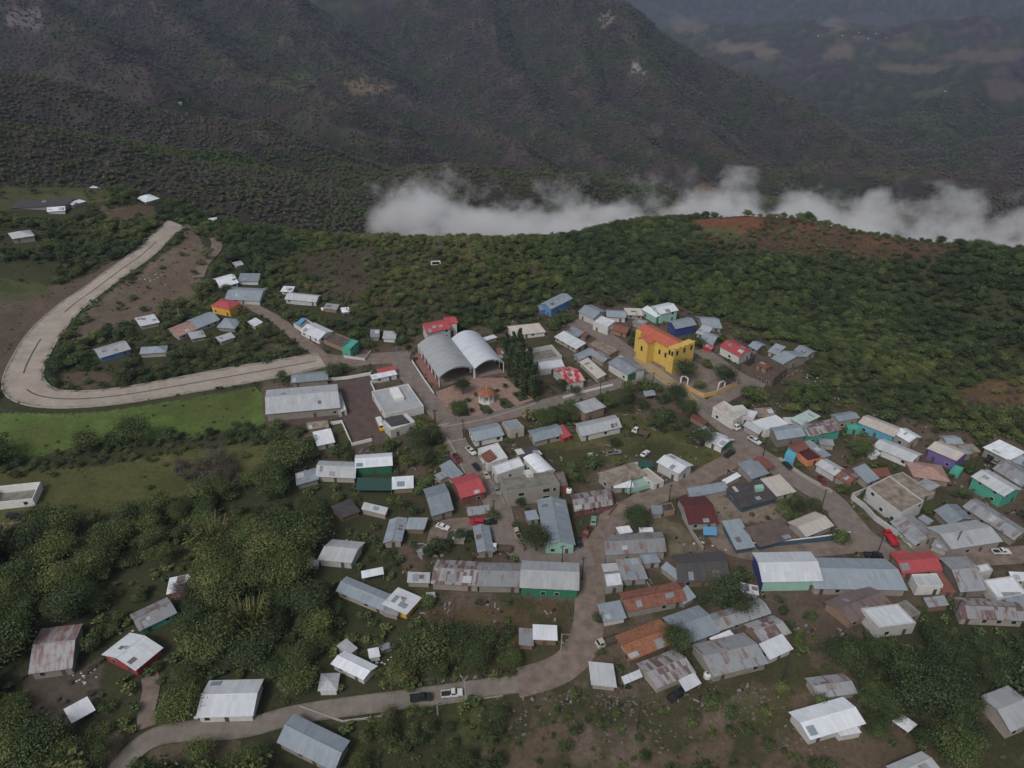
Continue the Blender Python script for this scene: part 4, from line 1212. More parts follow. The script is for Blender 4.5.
        for i in range(n):
            (s0, z0), (s1, z1) = pts[i], pts[i + 1]
            rb.slab([P(s0, 0, z0), P(s1, 0, z1), P(s1, L, z1), P(s0, L, z0)], [(0, s0), (0, s1), (L, s1), (L, s0)], th)
    elif kind in ('f', 'c'):
        pt = .22
        ph = .45 if kind == 'f' else 0
        ring = [(0, 0), (W, 0), (W, L), (0, L)]; rin = [(pt, pt), (W - pt, pt), (W - pt, L - pt), (pt, L - pt)]
        zt = z
        for i in range(4):
            j = (i + 1) % 4
            p, q = P(*ring[i], 0), P(*ring[j], 0); pi, qi = P(*rin[i], 0), P(*rin[j], 0)
            wallq(p, q, zt, zt)
            wb.face([(p.x, p.y, zt), (q.x, q.y, zt), (qi.x, qi.y, zt), (pi.x, pi.y, zt)])
            lo = zt - ph if kind == 'f' else gz + .08
            wb.face([(qi.x, qi.y, lo - .2), (pi.x, pi.y, lo - .2), (pi.x, pi.y, zt), (qi.x, qi.y, zt)])
        lo = (zt - ph) if kind == 'f' else gz + .10
        g4 = [P(*p, lo) for p in rin]
        if kind == 'f': g4 = [p + (q - p) * 0 for p, q in zip(g4, g4)]
        rb.face(g4, [(0, 0), (W, 0), (W, L), (0, L)])
    SIDE[root.name] = (c4, zb, gz + h - .2)
    if kind in ('ga', 's') and rname == 'roof' and W > 4 and L > 3:
        # odd sheets laid over the leaks
        for _ in range(rnd.choice((0, 1, 1, 2, 3))):
            pw, pl = rnd.uniform(.9, 2.8), rnd.uniform(1.0, 2.6)
            if kind == 'ga':
                run_ = L / 2; k_ = rise / run_; flip = rnd.random() < .3
            else:
                run_ = L; k_ = rise / run_; flip = False
            pl = min(pl, run_ * .8); pw = min(pw, W * .4)
            s0 = rnd.uniform(0, W - pw); t0 = rnd.uniform(0, run_ - pl - .05); tw = rnd.uniform(-.12, .12)
            q = []
            for ds, dt in ((0, 0), (pw, tw), (pw, pl + tw), (0, pl)):
                tt_ = min(max(t0 + dt, 0), run_ - .03)
                q.append(P(s0 + ds, tt_ if not flip else L - tt_, z + k_ * tt_ + .035 + .02 * _))
            if flip: q.reverse()
            MB().slab(q, [(0, 0), (pw, 0), (pw, pl), (0, pl)], .02).build('roof_patch', ROOF[rnd.choice('gbbrSbgJ')], root)
    if kind != 'o': wb.build(wname, WALL[wall], root)
    ro = rb.build(rname, ROOF[roof], root)
    # openings on the sides that look towards the camera
    if openings and kind != 'o' and h >= 2.3:
        for i in range(4):
            p, q = c4[i], c4[(i + 1) % 4]
            ux = (q - p); l = ux.length
            if l < 2.2: continue
            ux.normalize()
            wp = root.matrix_world.to_3x3() @ Vector((ux.y, -ux.x, 0))
            if wp.y > -.25: continue
            top = h
            spots = max(1, int(l / 3.6))
            dk = rnd.randrange(spots)
            for s_ in range(spots):
                xc = l * (s_ + .5) / spots + rnd.uniform(-.3, .3)
                floors = 2 if h >= 5 else 1
                for fl in range(floors):
                    zf = gz + fl * 2.9
                    if s_ == dk and fl == 0 and wp.y < -.6:
                        opening(root, 'door', xc, zf, 1.0, min(2.1, top - .45), M_DOOR, (p.x, p.y), (ux.x, ux.y))
                    elif rnd.random() < .42:
                        opening(root, 'window', xc, zf + 1.0, 1.2, min(1.1, top - 1.5), M_GLASS, (p.x, p.y), (ux.x, ux.y))
    return z

CATS = ('shed', 'hut', 'canopy', 'courtyard', 'workshop', 'store', 'school', 'office', 'hall', 'stall', 'barn', 'house', 'building', 'compound', 'roof')
def add_houses():
    prev = None
    rnd = random.Random(3)
    for n, row in enumerate(HOUSES.strip().split('\n')):
        b, kind, roof, wall, h, cs, label = row.split('|')
        h = float(h); h = h * .80 if h < 4 and kind != 'o' else h * .92; cs = list(map(float, cs.split()))
        pp = [blk(b, cs[i], cs[i + 1]) for i in (0, 2, 4)]
        g0 = at(*pp[0]); gz = ground_z(g0.x, g0.y)
        rise = 0
        A, B = at(*pp[0], h), at(*pp[1], h)
        if kind == 's':
            c0 = at(*pp[2], h); rise = min(.14 * (c0 - B).length, 1.0)
        Cc = at(*pp[2], h + rise)
        gz = (ground_z(A.x, A.y) + ground_z(B.x, B.y) + ground_z(Cc.x, Cc.y)) / 3
        A.z = B.z = Cc.z = 0
        dpt = (pp[0][0] + pp[2][0] - pp[1][0], pp[0][1] + pp[2][1] - pp[1][1])
        FOOT.append([pp[0], pp[1], pp[2], dpt])
        if label == '+':
            root, base = prev
            body(root, root.matrix_world.inverted(), kind, roof, wall, h, A, B, Cc, gz - root.location.z, 'annex_wall', 'annex_roof', True, rnd)
            continue
        mid = (A + Cc) * .5
        e = B - A
        cat = None
        words = [w_.strip(',') for w_ in label.split()]
        for w_ in words:
            if w_ in CATS and w_ not in ('roof', 'store') or w_ == 'store':
                cat = w_; break
        plain = not label.startswith('big grey topped concrete')
        cat = {'hut': 'hut', None: 'house', 'office': 'office building', 'school': 'school', 'compound': 'building', 'barn': 'building', 'hall': 'hall'}.get(cat, cat)
        name = cat.replace(' ', '_')
        root = empty(name, (mid.x, mid.y, gz), math.atan2(e.y, e.x))
        bpy.context.view_layer.update() if False else None
        root.matrix_world = Matrix.Translation((mid.x, mid.y, gz)) @ Matrix.Rotation(math.atan2(e.y, e.x), 4, 'Z')
        tag(root, label, cat)
        body(root, root.matrix_world.inverted(), kind, roof, wall, h, A, B, Cc, 0.0, 'wall', 'roof', plain, rnd)
        prev = (root, gz)
        EXTRAS.get(label, lambda *a: None)(root, b, h)

def local(root, p):
    return root.matrix_world.inverted() @ Vector((p.x, p.y, p.z))

def add_block(root, b, pts, h, ht, name, mat):
    """a block standing on a roof: corners A B C in block coordinates at height h"""
    P = [local(root, at(*blk(b, *p), h + ht)) for p in pts]
    for p in P: p.z = 0
    D = P[0] + P[2] - P[1]
    q = [P[0], P[1], P[2], D]
    if (q[1] - q[0]).cross(q[2] - q[1]).z < 0: q.reverse()
    return MB().prism([(p.x, p.y) for p in q], h - .4, h + ht, 0, True).build(name, mat, root)

def side_panel(root, i, f0, f1, mat, name='side_wall'):
    c4, zb, zt = SIDE[root.name]
    p, q = c4[i], c4[(i + 1) % 4]
    u = (q - p); l = u.length; u.normalize(); n = Vector((u.y, -u.x, 0))
    a, b = p + u * l * f0, p + u * l * f1
    return MB().prism([(v_.x, v_.y) for v_ in (a + n * .04, b + n * .04, b - n * .05, a - n * .05)], -.6, zt, 0, True).build(name, mat, root)

def front_windows(root, i, spots):
    c4, zb, zt = SIDE[root.name]
    p, q = c4[i], c4[(i + 1) % 4]
    ux = (q - p); l = ux.length; ux.normalize()
    for f, z0, wd, ht in spots: opening(root, 'window', l * f, z0, wd, ht, M_GLASS, (p.x, p.y), (ux.x, ux.y))

EXTRAS = {
    'navy blue walled hall with big white roof below the blue yard wall': lambda r, b, h: side_panel(r, 3, 0, 1, WALL['U']),
    'white walled house with green end wall at the dirt road corner': lambda r, b, h: side_panel(r, 1, 0.02, .98, WALL['G']),
    'large grey roofed store with green and white front at the church corner': lambda r, b, h: side_panel(r, 1, 0, .5, WALL['G'], 'shop_front'),
    'white office building with flat roof and raised skylight': lambda r, b, h: add_block(r, b, [(795, 250), (840, 240), (808, 188)], h, 1.0, 'skylight', M_WHITE),
    'large dark roofed house with dark blue walls and rooftop water tank': lambda r, b, h: add_block(r, b, [(358, 122), (412, 115), (402, 90)], h, 1.8, 'water_tank', WALL['m']),
    'white flat house with rust red square on its roof along the street': lambda r, b, h: add_block(r, b, [(432, 528), (492, 492), (448, 442)], h, .25, 'roof_patch', ROOF['K']),
    'lower white block house with dark roof well beside the bus': lambda r, b, h: add_block(r, b, [(775, 388), (870, 368), (830, 330)], h, .12, 'roof_well', ROOF['D']),
    'big grey topped concrete building of two storeys with dark windows': lambda r, b, h: (add_block(r, b, [(690, 605), (728, 596), (700, 570)], h, 1.1, 'stair_head', WALL['w']), front_windows(r, 0, [(.26, .9, 1.9, 1.2), (.26, 3.9, 1.9, 1.3), (.74, .9, 2.3, 1.4), (.74, 3.9, 2.3, 1.5), (.90, 3.9, 1.0, 1.3)])),
    'two storey white house with reddish roof terrace at the street bend': lambda r, b, h: add_block(r, b, [(270, 572), (345, 560), (320, 535)], h, 2.0, 'upper_room', WALL['w']),
    'house with bright red tin roof in the lower right of the village': lambda r, b, h: add_block(r, b, [(245, 385), (330, 375), (325, 352)], h, .25, 'roof_patch', ROOF['R']),
    'adobe house with bright orange tile roof and a pale tin patch': lambda r, b, h: add_block(r, b, [(235, 365), (278, 348), (235, 285)], h, .5, 'roof_patch', ROOF['g']),
    'unfinished flat house with blue tarpaulin at the lane\'s upper end': lambda r, b, h: add_block(r, b, [(490, 478), (515, 480), (545, 452)], h, .35, 'tarpaulin', ROOF['n']),
    'house with rust red roof and bright turquoise front wall on the street': lambda r, b, h: add_block(r, b, [(545, 472), (605, 500), (622, 470)], 0.5, 2.9, 'front_room', WALL['n']),
}
add_houses()
# ------------------------------------------------------------------ the sports hall with its two vaults
def frame_of(b, pa, pb, pc, h, name, label, cat):
    A, B, Cc = at(*blk(b, *pa), h), at(*blk(b, *pb), h), at(*blk(b, *pc), h)
    gz = (ground_z(A.x, A.y) + ground_z(B.x, B.y)) / 2
    A.z = B.z = Cc.z = gz
    e = B - A; e2 = Cc - B
    n = Vector((-e.y, e.x, 0)).normalized()
    root = empty(name, (A.x, A.y, gz), math.atan2(e.y, e.x))
    root.matrix_world = Matrix.Translation((A.x, A.y, gz)) @ Matrix.Rotation(math.atan2(e.y, e.x), 4, 'Z')
    tag(root, label, cat)
    FOOT.append([blk(b, *pa), blk(b, *pb), blk(b, *pc), blk(b, pa[0] + pc[0] - pb[0], pa[1] + pc[1] - pb[1])])
    i = root.matrix_world.inverted()
    u = e.normalized()
    return root, e.length, e2.dot(n), e2.dot(u)

def vault(pa, pb, pc, label, roofmat, bleachers):
    root, W, L, sk = frame_of('c', pa, pb, pc, 5.0, 'sports_hall', label, 'sports hall')
    h, rise, n, bays = 5.0, 3.0, 16, 7
    rb = MB()
    arc = [(W * i / n, h + rise * (1 - (2 * i / n - 1) ** 2)) for i in range(n + 1)]
    P = lambda s_, t_, z_: Vector((s_ + sk * t_ / L, t_, z_))
    for i in range(n):
        (s0, z0), (s1, z1) = arc[i], arc[i + 1]
        rb.slab([P(s0, -.6, z0), P(s1, -.6, z1), P(s1, L + .6, z1), P(s0, L + .6, z0)], [(0, s0), (0, s1), (L, s1), (L, s0)], .10)
    rb.build('roof', roofmat, root)
    for j in range(bays):
        t_ = L * j / (bays - 1)
        for s_ in (.25, W - .25):
            MB().box(P(s_, t_, 0).x - .16, P(s_, t_, 0).x + .16, t_ - .16, t_ + .16, -.5, h - .05).build('post', M_WHITE, root)
        tr = MB()
        for i in range(n):
            (s0, z0), (s1, z1) = arc[i], arc[i + 1]
            tr.tube(P(s0, t_, z0 - .2), P(s1, t_, z1 - .2), .07, .07, 5); tr.tube(P(s0, t_, z0 - .85), P(s1, t_, z1 - .85), .07, .07, 5)
            tr.tube(P(s0, t_, z0 - .2), P(s1, t_, z1 - .85), .04, .04, 4)
        tr.build('arch_truss', M_WHITE, root)
    fl = MB(); fl.slab([P(.4, .2, .12), P(W - .4, .2, .12), P(W - .4, L - .2, .12), P(.4, L - .2, .12)], [(0, 0)] * 4, .3)
    fl.build('court_floor', simple('court_floor', (.20, .16, .14), .8), root)
    if bleachers:
        st = MB()
        for k in range(4):
            x0 = -2.6 + .75 * k
            st.face([P(x0, .5, 1.6 - .4 * (3 - k)), P(x0, L - .5, 1.6 - .4 * (3 - k)), P(x0 + .75, L - .5, 1.6 - .4 * (3 - k)), P(x0 + .75, .5, 1.6 - .4 * (3 - k))][::-1])
            st.face([P(x0, .5, -.4), P(x0, L - .5, -.4), P(x0, L - .5, 1.6 - .4 * (3 - k)), P(x0, .5, 1.6 - .4 * (3 - k))][::-1])
            st.face([P(x0, .5, -.4), P(x0, .5, 1.6 - .4 * (3 - k)), P(x0 + .75, .5, 1.6 - .4 * (3 - k)), P(x0 + .75, .5, -.4)][::-1])
        st.build('bleacher', simple('bleacher_red', (.26, .13, .11), .85), root)
    gw = MB()
    gw.prism([(P(.5, L, 0).x, L - .3), (P(W - .5, L, 0).x, L - .3), (P(W - .5, L, 0).x, L - .1), (P(.5, L, 0).x, L - .1)], -.4, 3.2, 0, True)
    gw.build('back_wall', WALL['w'], root)

vault((298, 548), (482, 503), (365, 350), 'duller grey vault of the open sided sports hall with red bleachers', ROOF['g'], True)
vault((482, 503), (635, 472), (510, 330), 'brighter white blue vault of the open sided sports hall', sheet_roof('bright_vault_sheet', (.52, .56, .62), dirt=.15, objvar=.02), False)

# ------------------------------------------------------------------ the yellow church
M_CHROOF = sheet_roof('orange_red_sheet', (.46, .125, .075), dirt=.2, objvar=.02)
root, W, L, sk = frame_of('d', (616, 322), (852, 446), (942, 404), 10.5, 'church', 'bright yellow church with orange red roof and bell front', 'church')
M_YEL = simple('church_yellow', (.60, .41, .095), .85, .22, .5, objvar=.0)
H = 10.5
wb, rb = MB(), MB()
wb.prism([(.3, .3), (W - .3, .3), (W - .3, L - .3), (.3, L - .3)], -1, H - .12, 0, False)
rise = 1.7; sl = math.hypot(L / 2, rise)
for x_ in (.3, W - .3):
    f = [(x_, .3, H - .12), (x_, L - .3, H - .12), (x_, L / 2, H + rise - .15)]
    wb.face(f if x_ > 1 else f[::-1])
rb.slab([(-.3, -.2, H), (W - 1.2, -.2, H), (W - 1.2, L / 2 - .004, H + rise), (-.3, L / 2 - .004, H + rise)], [(0, 0), (W, 0), (W, sl), (0, sl)], .12)
rb.slab([(W - 1.2, L + .2, H), (-.3, L + .2, H), (-.3, L / 2 + .004, H + rise), (W - 1.2, L / 2 + .004, H + rise)], [(0, 0), (W, 0), (W, sl), (0, sl)], .12)
wb.build('nave_wall', M_YEL, root)
rb.build('nave_roof', M_CHROOF, root)
# transept towards the street
tx0, tx1, td = W * .24, W * .52, 4.2
tb, tr = MB(), MB()
tb.prism([(tx0, -td), (tx1, -td), (tx1, .6), (tx0, .6)], -1, H - .5, 0, False)
mx = (tx0 + tx1) / 2
tb.face([(tx0, -td, H - .5), (tx1, -td, H - .5), (mx, -td, H + .8)])
tr.slab([(mx - .004, -td - .3, H + .95), (mx - .004, L * .3, H + .95), (tx0 - .3, L * .3, H - .45), (tx0 - .3, -td - .3, H - .45)], [(0, 0), (4, 0), (4, 4), (0, 4)], .12)
tr.slab([(mx + .004, L * .3, H + .95), (mx + .004, -td - .3, H + .95), (tx1 + .3, -td - .3, H - .45), (tx1 + .3, L * .3, H - .45)], [(0, 0), (4, 0), (4, 4), (0, 4)], .12)
tb.build('transept_wall', M_YEL, root); tr.build('transept_roof', M_CHROOF, root)
# bell front: a thick block with a parapet of merlons and arched bell openings
fb = MB(); fx0, fx1, fh = W - 1.4, W + 2.2, 11.8
fb.prism([(fx0, -1.6), (fx1, -1.6), (fx1, L + 1.6), (fx0, L + 1.6)], -1, fh, 0, True)
fb.build('bell_front', M_YEL, root)
for i in range(5):
    y_ = -1.6 + (L + 3.2 - .8) * i / 4
    MB().box(fx1 - .8, fx1 + .02, y_, y_ + .8, fh - .01, fh + .55).build('merlon', M_YEL, root)

def arch_panel(parent, name, o, u, n, w_, h_, mat, proud=.06):
    """an arched opening: o centre bottom, u along the wall, n outwards"""
    o, u, n = Vector(o), Vector(u), Vector(n)
    pts = [(-w_ / 2, 0), (w_ / 2, 0)] + [(w_ / 2 * math.cos(t), h_ - w_ / 2 + w_ / 2 * math.sin(t)) for t in [math.pi * i / 8 for i in range(9)]]
    mb = MB()
    fr = [o + u * a + n * proud + Vector((0, 0, z)) for a, z in pts]
    bk = [o + u * a - n * .1 + Vector((0, 0, z)) for a, z in pts]
    mb.face(fr)
    for i in range(len(pts)):
        j = (i + 1) % len(pts)
        mb.face([bk[i], bk[j], fr[j], fr[i]])
    return mb.build(name, mat, parent)
for x_, z_ in ((W * .06, 4.2), (W * .17, 5.2), (W * .37, 5.0), (W * .66, 4.8), (W * .82, 4.8)):
    y_ = -td if tx0 < x_ < tx1 else .3
    arch_panel(root, 'window', (x_, y_, z_), (1, 0, 0), (0, -1, 0), 1.1, 2.4, M_GLASS)
for x_ in (fx0 + 1.0, fx1 - 1.0):
    arch_panel(root, 'bell_opening', (x_, -1.6, 8.4), (1, 0, 0), (0, -1, 0), 1.1, 2.3, M_GLASS)
for y_ in (.4, L / 2, L - .4):
    arch_panel(root, 'bell_opening', (fx1, y_, 8.6), (0, 1, 0), (1, 0, 0), 1.2, 2.3, M_GLASS)
arch_panel(root, 'door', (fx1, L / 2, 0), (0, 1, 0), (1, 0, 0), 2.2, 4.2, M_DOOR)
tow = MB(); tow.prism([(.2, -.4), (3.4, -.4), (3.4, .4), (.2, .4)], -1, H + .4, 0, True)
tow.build('buttress', M_YEL, root)

# ------------------------------------------------------------------ the kiosk on the plaza
p = at(486.5, 401)
kz = ground_z(p.x, p.y)
root = empty('kiosk', (p.x, p.y, kz))
tag(root, 'white octagonal kiosk with terracotta domed roof on the pink plaza', 'kiosk')
oct8 = lambda r, z: [(r * math.cos(math.pi / 8 + i * math.pi / 4), r * math.sin(math.pi / 8 + i * math.pi / 4), z) for i in range(8)]
mb = MB(); mb.prism([q[:2] for q in oct8(3.4, 0)], -.4, .9, 0, True); mb.build('base', M_WHITE, root)
for q in oct8(3.05, 0):
    MB().tube((q[0], q[1], .88), (q[0], q[1], 3.9), .22, .20, 8).build('column', M_WHITE, root)
mb = MB()
o1, o2 = oct8(3.3, 3.3), oct8(2.8, 3.3); o3, o4 = oct8(3.3, 4.0), oct8(2.8, 4.0)
for i in range(8):
    j = (i + 1) % 8
    mb.face([o1[i], o1[j], o3[j], o3[i]]); mb.face([o2[j], o2[i], o4[i], o4[j]]); mb.face([o1[j], o1[i], o2[i], o2[j]])
mb.build('arcade_band', M_WHITE, root)
mb = MB()
rr = [(3.9, 3.95), (3.6, 4.5), (2.9, 5.1), (1.9, 5.6), (.8, 5.9), (.02, 6.0)]
for (ra, za), (rb_, zb_) in zip(rr[:-1], rr[1:]):
    a_, b_ = oct8(ra, za), oct8(rb_, zb_)
    for i in range(8):
        j = (i + 1) % 8
        mb.face([a_[i], a_[j], b_[j], b_[i]], [(i * 3, za), (i * 3 + 3, za), (i * 3 + 3, zb_), (i * 3, zb_)])
mb.face(oct8(3.9, 3.945)[::-1])
mb.build('domed_roof', ROOF['O'], root)
MB().tube((0, 0, 5.95), (0, 0, 6.9), .12, .03, 6).build('finial', M_WHITE, root)
mb = MB()
a_, b_ = oct8(3.05, 0), None
for i in range(8):
    if i in (5,): continue
    j = (i + 1) % 8
    p0, p1 = Vector(a_[i]), Vector(a_[j])
    for z_ in (1.1, 1.7): mb.tube(p0 + Vector((0, 0, z_)), p1 + Vector((0, 0, z_)), .05, .05, 5)
mb.build('railing', M_WHITE, root)
FOOT.append([(476, 380), (498, 380), (498, 404), (476, 404)])

# ------------------------------------------------------------------ walls, fences, gateways
def wall_thing(name, pxs, h, th, mat, label, cat, capmat=None):
    w2 = [at(*q) for q in pxs]
    o = empty(name, (w2[0].x, w2[0].y, ground_z(w2[0].x, w2[0].y)))
    tag(o, label, cat)
    pts = densify([(q.x, q.y) for q in w2], 6)
    for nm, t_, z0, z1, m_ in (('wall', th, -.6, h, mat),) + ((('coping', th + .12, h, h + .12, capmat),) if capmat else ()):
        mb = MB()
        A, B = offset_line(pts, t_ / 2), offset_line(pts, -t_ / 2)
        for i in range(len(pts) - 1):
            za, zb = ground_z(*pts[i]), ground_z(*pts[i + 1])
            q = lambda P_, i_, z_, g_: (P_[i_][0] - o.location.x, P_[i_][1] - o.location.y, g_ + z_ - o.location.z)
            mb.face([q(A, i, z1, za), q(B, i, z1, za), q(B, i + 1, z1, zb), q(A, i + 1, z1, zb)])
            mb.face([q(A, i, z0, za), q(A, i, z1, za), q(A, i + 1, z1, zb), q(A, i + 1, z0, zb)])
            mb.face([q(B, i, z1, za), q(B, i, z0, za), q(B, i + 1, z0, zb), q(B, i + 1, z1, zb)])
            if i in (0, len(pts) - 2):
                k = i if i == 0 else i + 1
                g_ = za if i == 0 else zb
                mb.face([q(A, k, z0, g_), q(B, k, z0, g_), q(B, k, z1, g_), q(A, k, z1, g_)])
        mb.build(nm, m_, o)
    ROAD_POLYS.append([(x + dx, y + dy) for (x, y), (dx, dy) in zip(pxs, [(0, -3)] * len(pxs))] + [(x, y + 3) for x, y in pxs[::-1]])
    return o

M_YW = simple('yellow_wall_paint', (.55, .34, .09), .85, .2, .5)
wall_thing('wall', [(685, 388), (697, 395), (704, 397.5), (715, 395), (737, 385)], 1.8, .3, M_YW, 'low yellow wall curving round the churchyard corner', 'wall', M_CONC)
wall_thing('wall', [(736, 549), (781, 546), (815, 542), (849, 537)], 2.0, .3, WALL['e'], 'long dark blue yard wall with white coping facing the navy hall', 'wall', M_WHITE)
wall_thing('wall', [(326, 381), (348, 379), (371, 375)], 1.4, .3, M_WHITE, 'white low wall along the top of the dirt school yard', 'wall')
wall_thing('wall', [(331, 425), (342, 423), (352, 446), (373, 441)], 1.4, .3, M_WHITE, 'white wall round the small green plot beside the bright white small house', 'wall')
wall_thing('wall', [(371, 384), (379, 402), (386, 414)], 1.6, .3, M_WHITE, 'white yard wall along the left side of the white office building', 'wall')
wall_thing('wall', [(563, 399), (580, 394), (613, 386)], 1.1, .3, M_WHITE, 'white street wall in front of the red and pale striped roof house', 'wall')
wall_thing('wall', [(412, 362), (423, 379), (434, 395)], 1.2, .3, WALL['w'], 'pale low wall beside the bleachers of the sports hall', 'wall')
wall_thing('wall', [(851, 499), (863, 508), (874, 520), (888, 530), (897, 536)], 2.0, .3, WALL['w'], 'white front yard wall of the big white compound', 'wall')
wall_thing('wall', [(851, 498), (866, 492)], 2.0, .3, WALL['w'], 'short white side wall at the street end of the white compound yard', 'wall')
wall_thing('wall', [(682, 517), (692, 535), (703, 551)], 1.6, .25, M_CONC, 'grey concrete wall running down beside the maroon roofed house', 'wall')
wall_thing('wall', [(779, 459), (800, 475), (832, 493)], .7, 1.4, M_CONC, 'long raised concrete kerb wall beside the sloping street', 'wall')
wall_thing('wall', [(344, 358), (365, 361), (371, 353)], 1.5, .25, WALL['w'], 'white yard wall in front of the turquoise two storey house', 'wall')
wall_thing('wall', [(608, 516), (617, 505), (627, 509)], 1.2, .3, WALL['k'], 'brick wall at the end of the rust panelled house', 'wall')
wall_thing('wall', [(446, 437), (455, 452), (465, 474)], .5, .35, M_CONC, 'pale kerb wall along the left of the street of parked cars', 'wall')
wall_thing('wall', [(510, 527), (518, 543), (524, 552)], 1.8, .3, WALL['k'], 'reddish yard wall left of the round street tree', 'wall')
wall_thing('wall', [(489, 480), (499, 494), (505, 505)], .9, .3, M_CONC, 'concrete step wall along the foot of the big concrete building', 'wall')
wall_thing('wall', [(420, 707), (465, 701), (503, 696)], .22, .22, M_CONC, 'low pale kerb wall along the lower road by the two pickups', 'wall')
wall_thing('wall', [(300, 707), (330, 718), (343, 722), (382, 717)], .5, .3, M_CONC, 'broken concrete kerb wall on the lower road bend', 'wall')

def gateway(px, py, rz, label):
    p_ = at(px, py)
    o = empty('gateway', (p_.x, p_.y, ground_z(p_.x, p_.y)), rz)
    tag(o, label, 'gateway')
    mb = MB()
    for s_ in (-1, 1): MB().box(s_ * 1.6 - .25, s_ * 1.6 + .25, -.25, .25, -.3, 2.6).build('post', M_WHITE, o)
    n = 10
    for i in range(n):
        t0, t1 = math.pi * i / n, math.pi * (i + 1) / n
        for r0, r1 in ((1.35, 1.85),):
            q = [(r0 * math.cos(t0), r0 * math.sin(t0) * .7 + 2.59), (r1 * math.cos(t0), r1 * math.sin(t0) * .7 + 2.59), (r1 * math.cos(t1), r1 * math.sin(t1) * .7 + 2.59), (r0 * math.cos(t1), r0 * math.sin(t1) * .7 + 2.59)]
            mb.face([(x_, -.25, z_) for x_, z_ in q]); mb.face([(x_, .25, z_) for x_, z_ in reversed(q)])
            for a_, b_ in ((1, 2), (3, 0)):
                mb.face([(q[a_][0], -.25, q[a_][1]), (q[a_][0], .25, q[a_][1]), (q[b_][0], .25, q[b_][1]), (q[b_][0], -.25, q[b_][1])])
    mb.build('arch', M_WHITE, o)
gateway(721, 389, math.radians(25), 'white arched gateway in the yellow churchyard wall below the round tree')
gateway(684, 384, math.radians(-40), 'white arched gateway beside the church side pavement')

def fence(pxs, label, h=1.3, gap=3.0):
    w2 = densify([tuple(at(*q))[:2] for q in pxs], gap)[:95]
    o = empty('fence', (*w2[0], ground_z(*w2[0])))
    tag(o, label, 'fence')
    wr = MB(); prev = None
    for i, (x, y) in enumerate(w2):
        z = ground_z(x, y) - o.location.z; lx, ly = x - o.location.x, y - o.location.y
        MB().tube((lx, ly, z - .2), (lx + random.uniform(-.05, .05), ly, z + h * random.uniform(.9, 1.1)), .07, .06, 5).build('post', M_WOOD, o)
        if prev:
            for k in (.4, .7, .95): wr.tube((prev[0], prev[1], prev[2] + h * k), (lx, ly, z + h * k), .012, .012, 3, caps=False)
        prev = (lx, ly, z)
    wr.build('wire', M_STEEL, o)
fence([(437, 599), (480, 597), (520, 599), (566, 602)], 'post and wire fence along the top of the brown field')
fence([(422, 682), (460, 680), (510, 676), (522, 670)], 'post and wire fence on the upper side of the lower road')
fence([(566, 604), (572, 628), (566, 650)], 'short post fence between the brown field and the dirt street')
fence([(0, 411), (36, 417), (75, 418), (130, 411), (200, 399), (262, 388)], 'long fence between the concrete road and the green field', 1.2, 3.4)
fence([(0, 357), (12, 345), (30, 322), (52, 300)], 'fence at the outer edge of the road\'s left bend')
# ------------------------------------------------------------------ trees
def crown_mesh(name, seed, n_blob, n_leaf, leaf, rx, rz, z0, sparse=0.0, tall=False):
    """many leaf-sized faces in clumps; unit tree: height 1, standing on the ground"""
    r = np.random.default_rng(seed)
    cen = []
    for i in range(n_blob):
        if tall:
            t = (i + .5) / n_blob
            rad = rx * math.sin(math.pi * min(.98, .12 + .85 * (1 - t))) ** .8 * (1.05 - t * .75)
            cen.append(((r.uniform(-.3, .3) * rad, r.uniform(-.3, .3) * rad, z0 + (1 - z0) * t * .98), max(rad, .03) * .8, r.random()))
        else:
            v = r.normal(size=3); v /= np.linalg.norm(v); v *= r.random() ** .33 * .68
            b = .24 + .22 * r.random()
            cen.append(((v[0] * rx, v[1] * rx, z0 + rz + v[2] * rz), b, r.random()))
    V = []; CL = []
    per = n_leaf // n_blob
    for (c, b, cl) in cen:
        d = r.normal(size=(per, 3)); d /= np.linalg.norm(d, axis=1)[:, None]
        d[:, 2] = np.where(d[:, 2] < -.35, -d[:, 2] * .8, d[:, 2])
        rad = (.45 + .55 * r.random(per) ** .5 + .22 * r.normal(size=per) * (1 + sparse))[:, None]
        sc = np.array([b * rx * 2, b * rx * 2, b * rz * 2.0]) if not tall else np.array([b, b, b * 1.6])
        pos = np.array(c) + d * rad * sc
        nrm = d * .9 + r.normal(size=(per, 3)) * .55; nrm /= np.linalg.norm(nrm, axis=1)[:, None]
        a = np.cross(nrm, r.normal(size=(per, 3))); a /= np.linalg.norm(a, axis=1)[:, None]
        bb = np.cross(nrm, a)
        s = leaf * (.6 + .8 * r.random(per))[:, None]
        V.append(np.stack([pos - a * s - bb * s * .7, pos + a * s - bb * s * .55, pos + a * s * .75 + bb * s * .75, pos - a * s * .6 + bb * s * .6], 1))
        CL.append(np.clip(cl + .3 * (r.random(per) - .5), 0, 1))
    V = np.concatenate(V).reshape(-1, 3); CL = np.concatenate(CL)
    V[:, 2] = np.maximum(V[:, 2], .03)
    nf = len(CL)
    me = bpy.data.meshes.new(name)
    me.vertices.add(nf * 4); me.vertices.foreach_set('co', V.astype(np.float32).ravel())
    me.loops.add(nf * 4); me.polygons.add(nf)
    me.loops.foreach_set('vertex_index', np.arange(nf * 4, dtype=np.int32)); me.polygons.foreach_set('loop_start', np.arange(0, nf * 4, 4, dtype=np.int32))
    me.update(calc_edges=True)
    at_ = me.attributes.new('clump', 'FLOAT', 'FACE'); at_.data.foreach_set('value', CL.astype(np.float32))
    me.materials.append(M_LEAF)
    return me

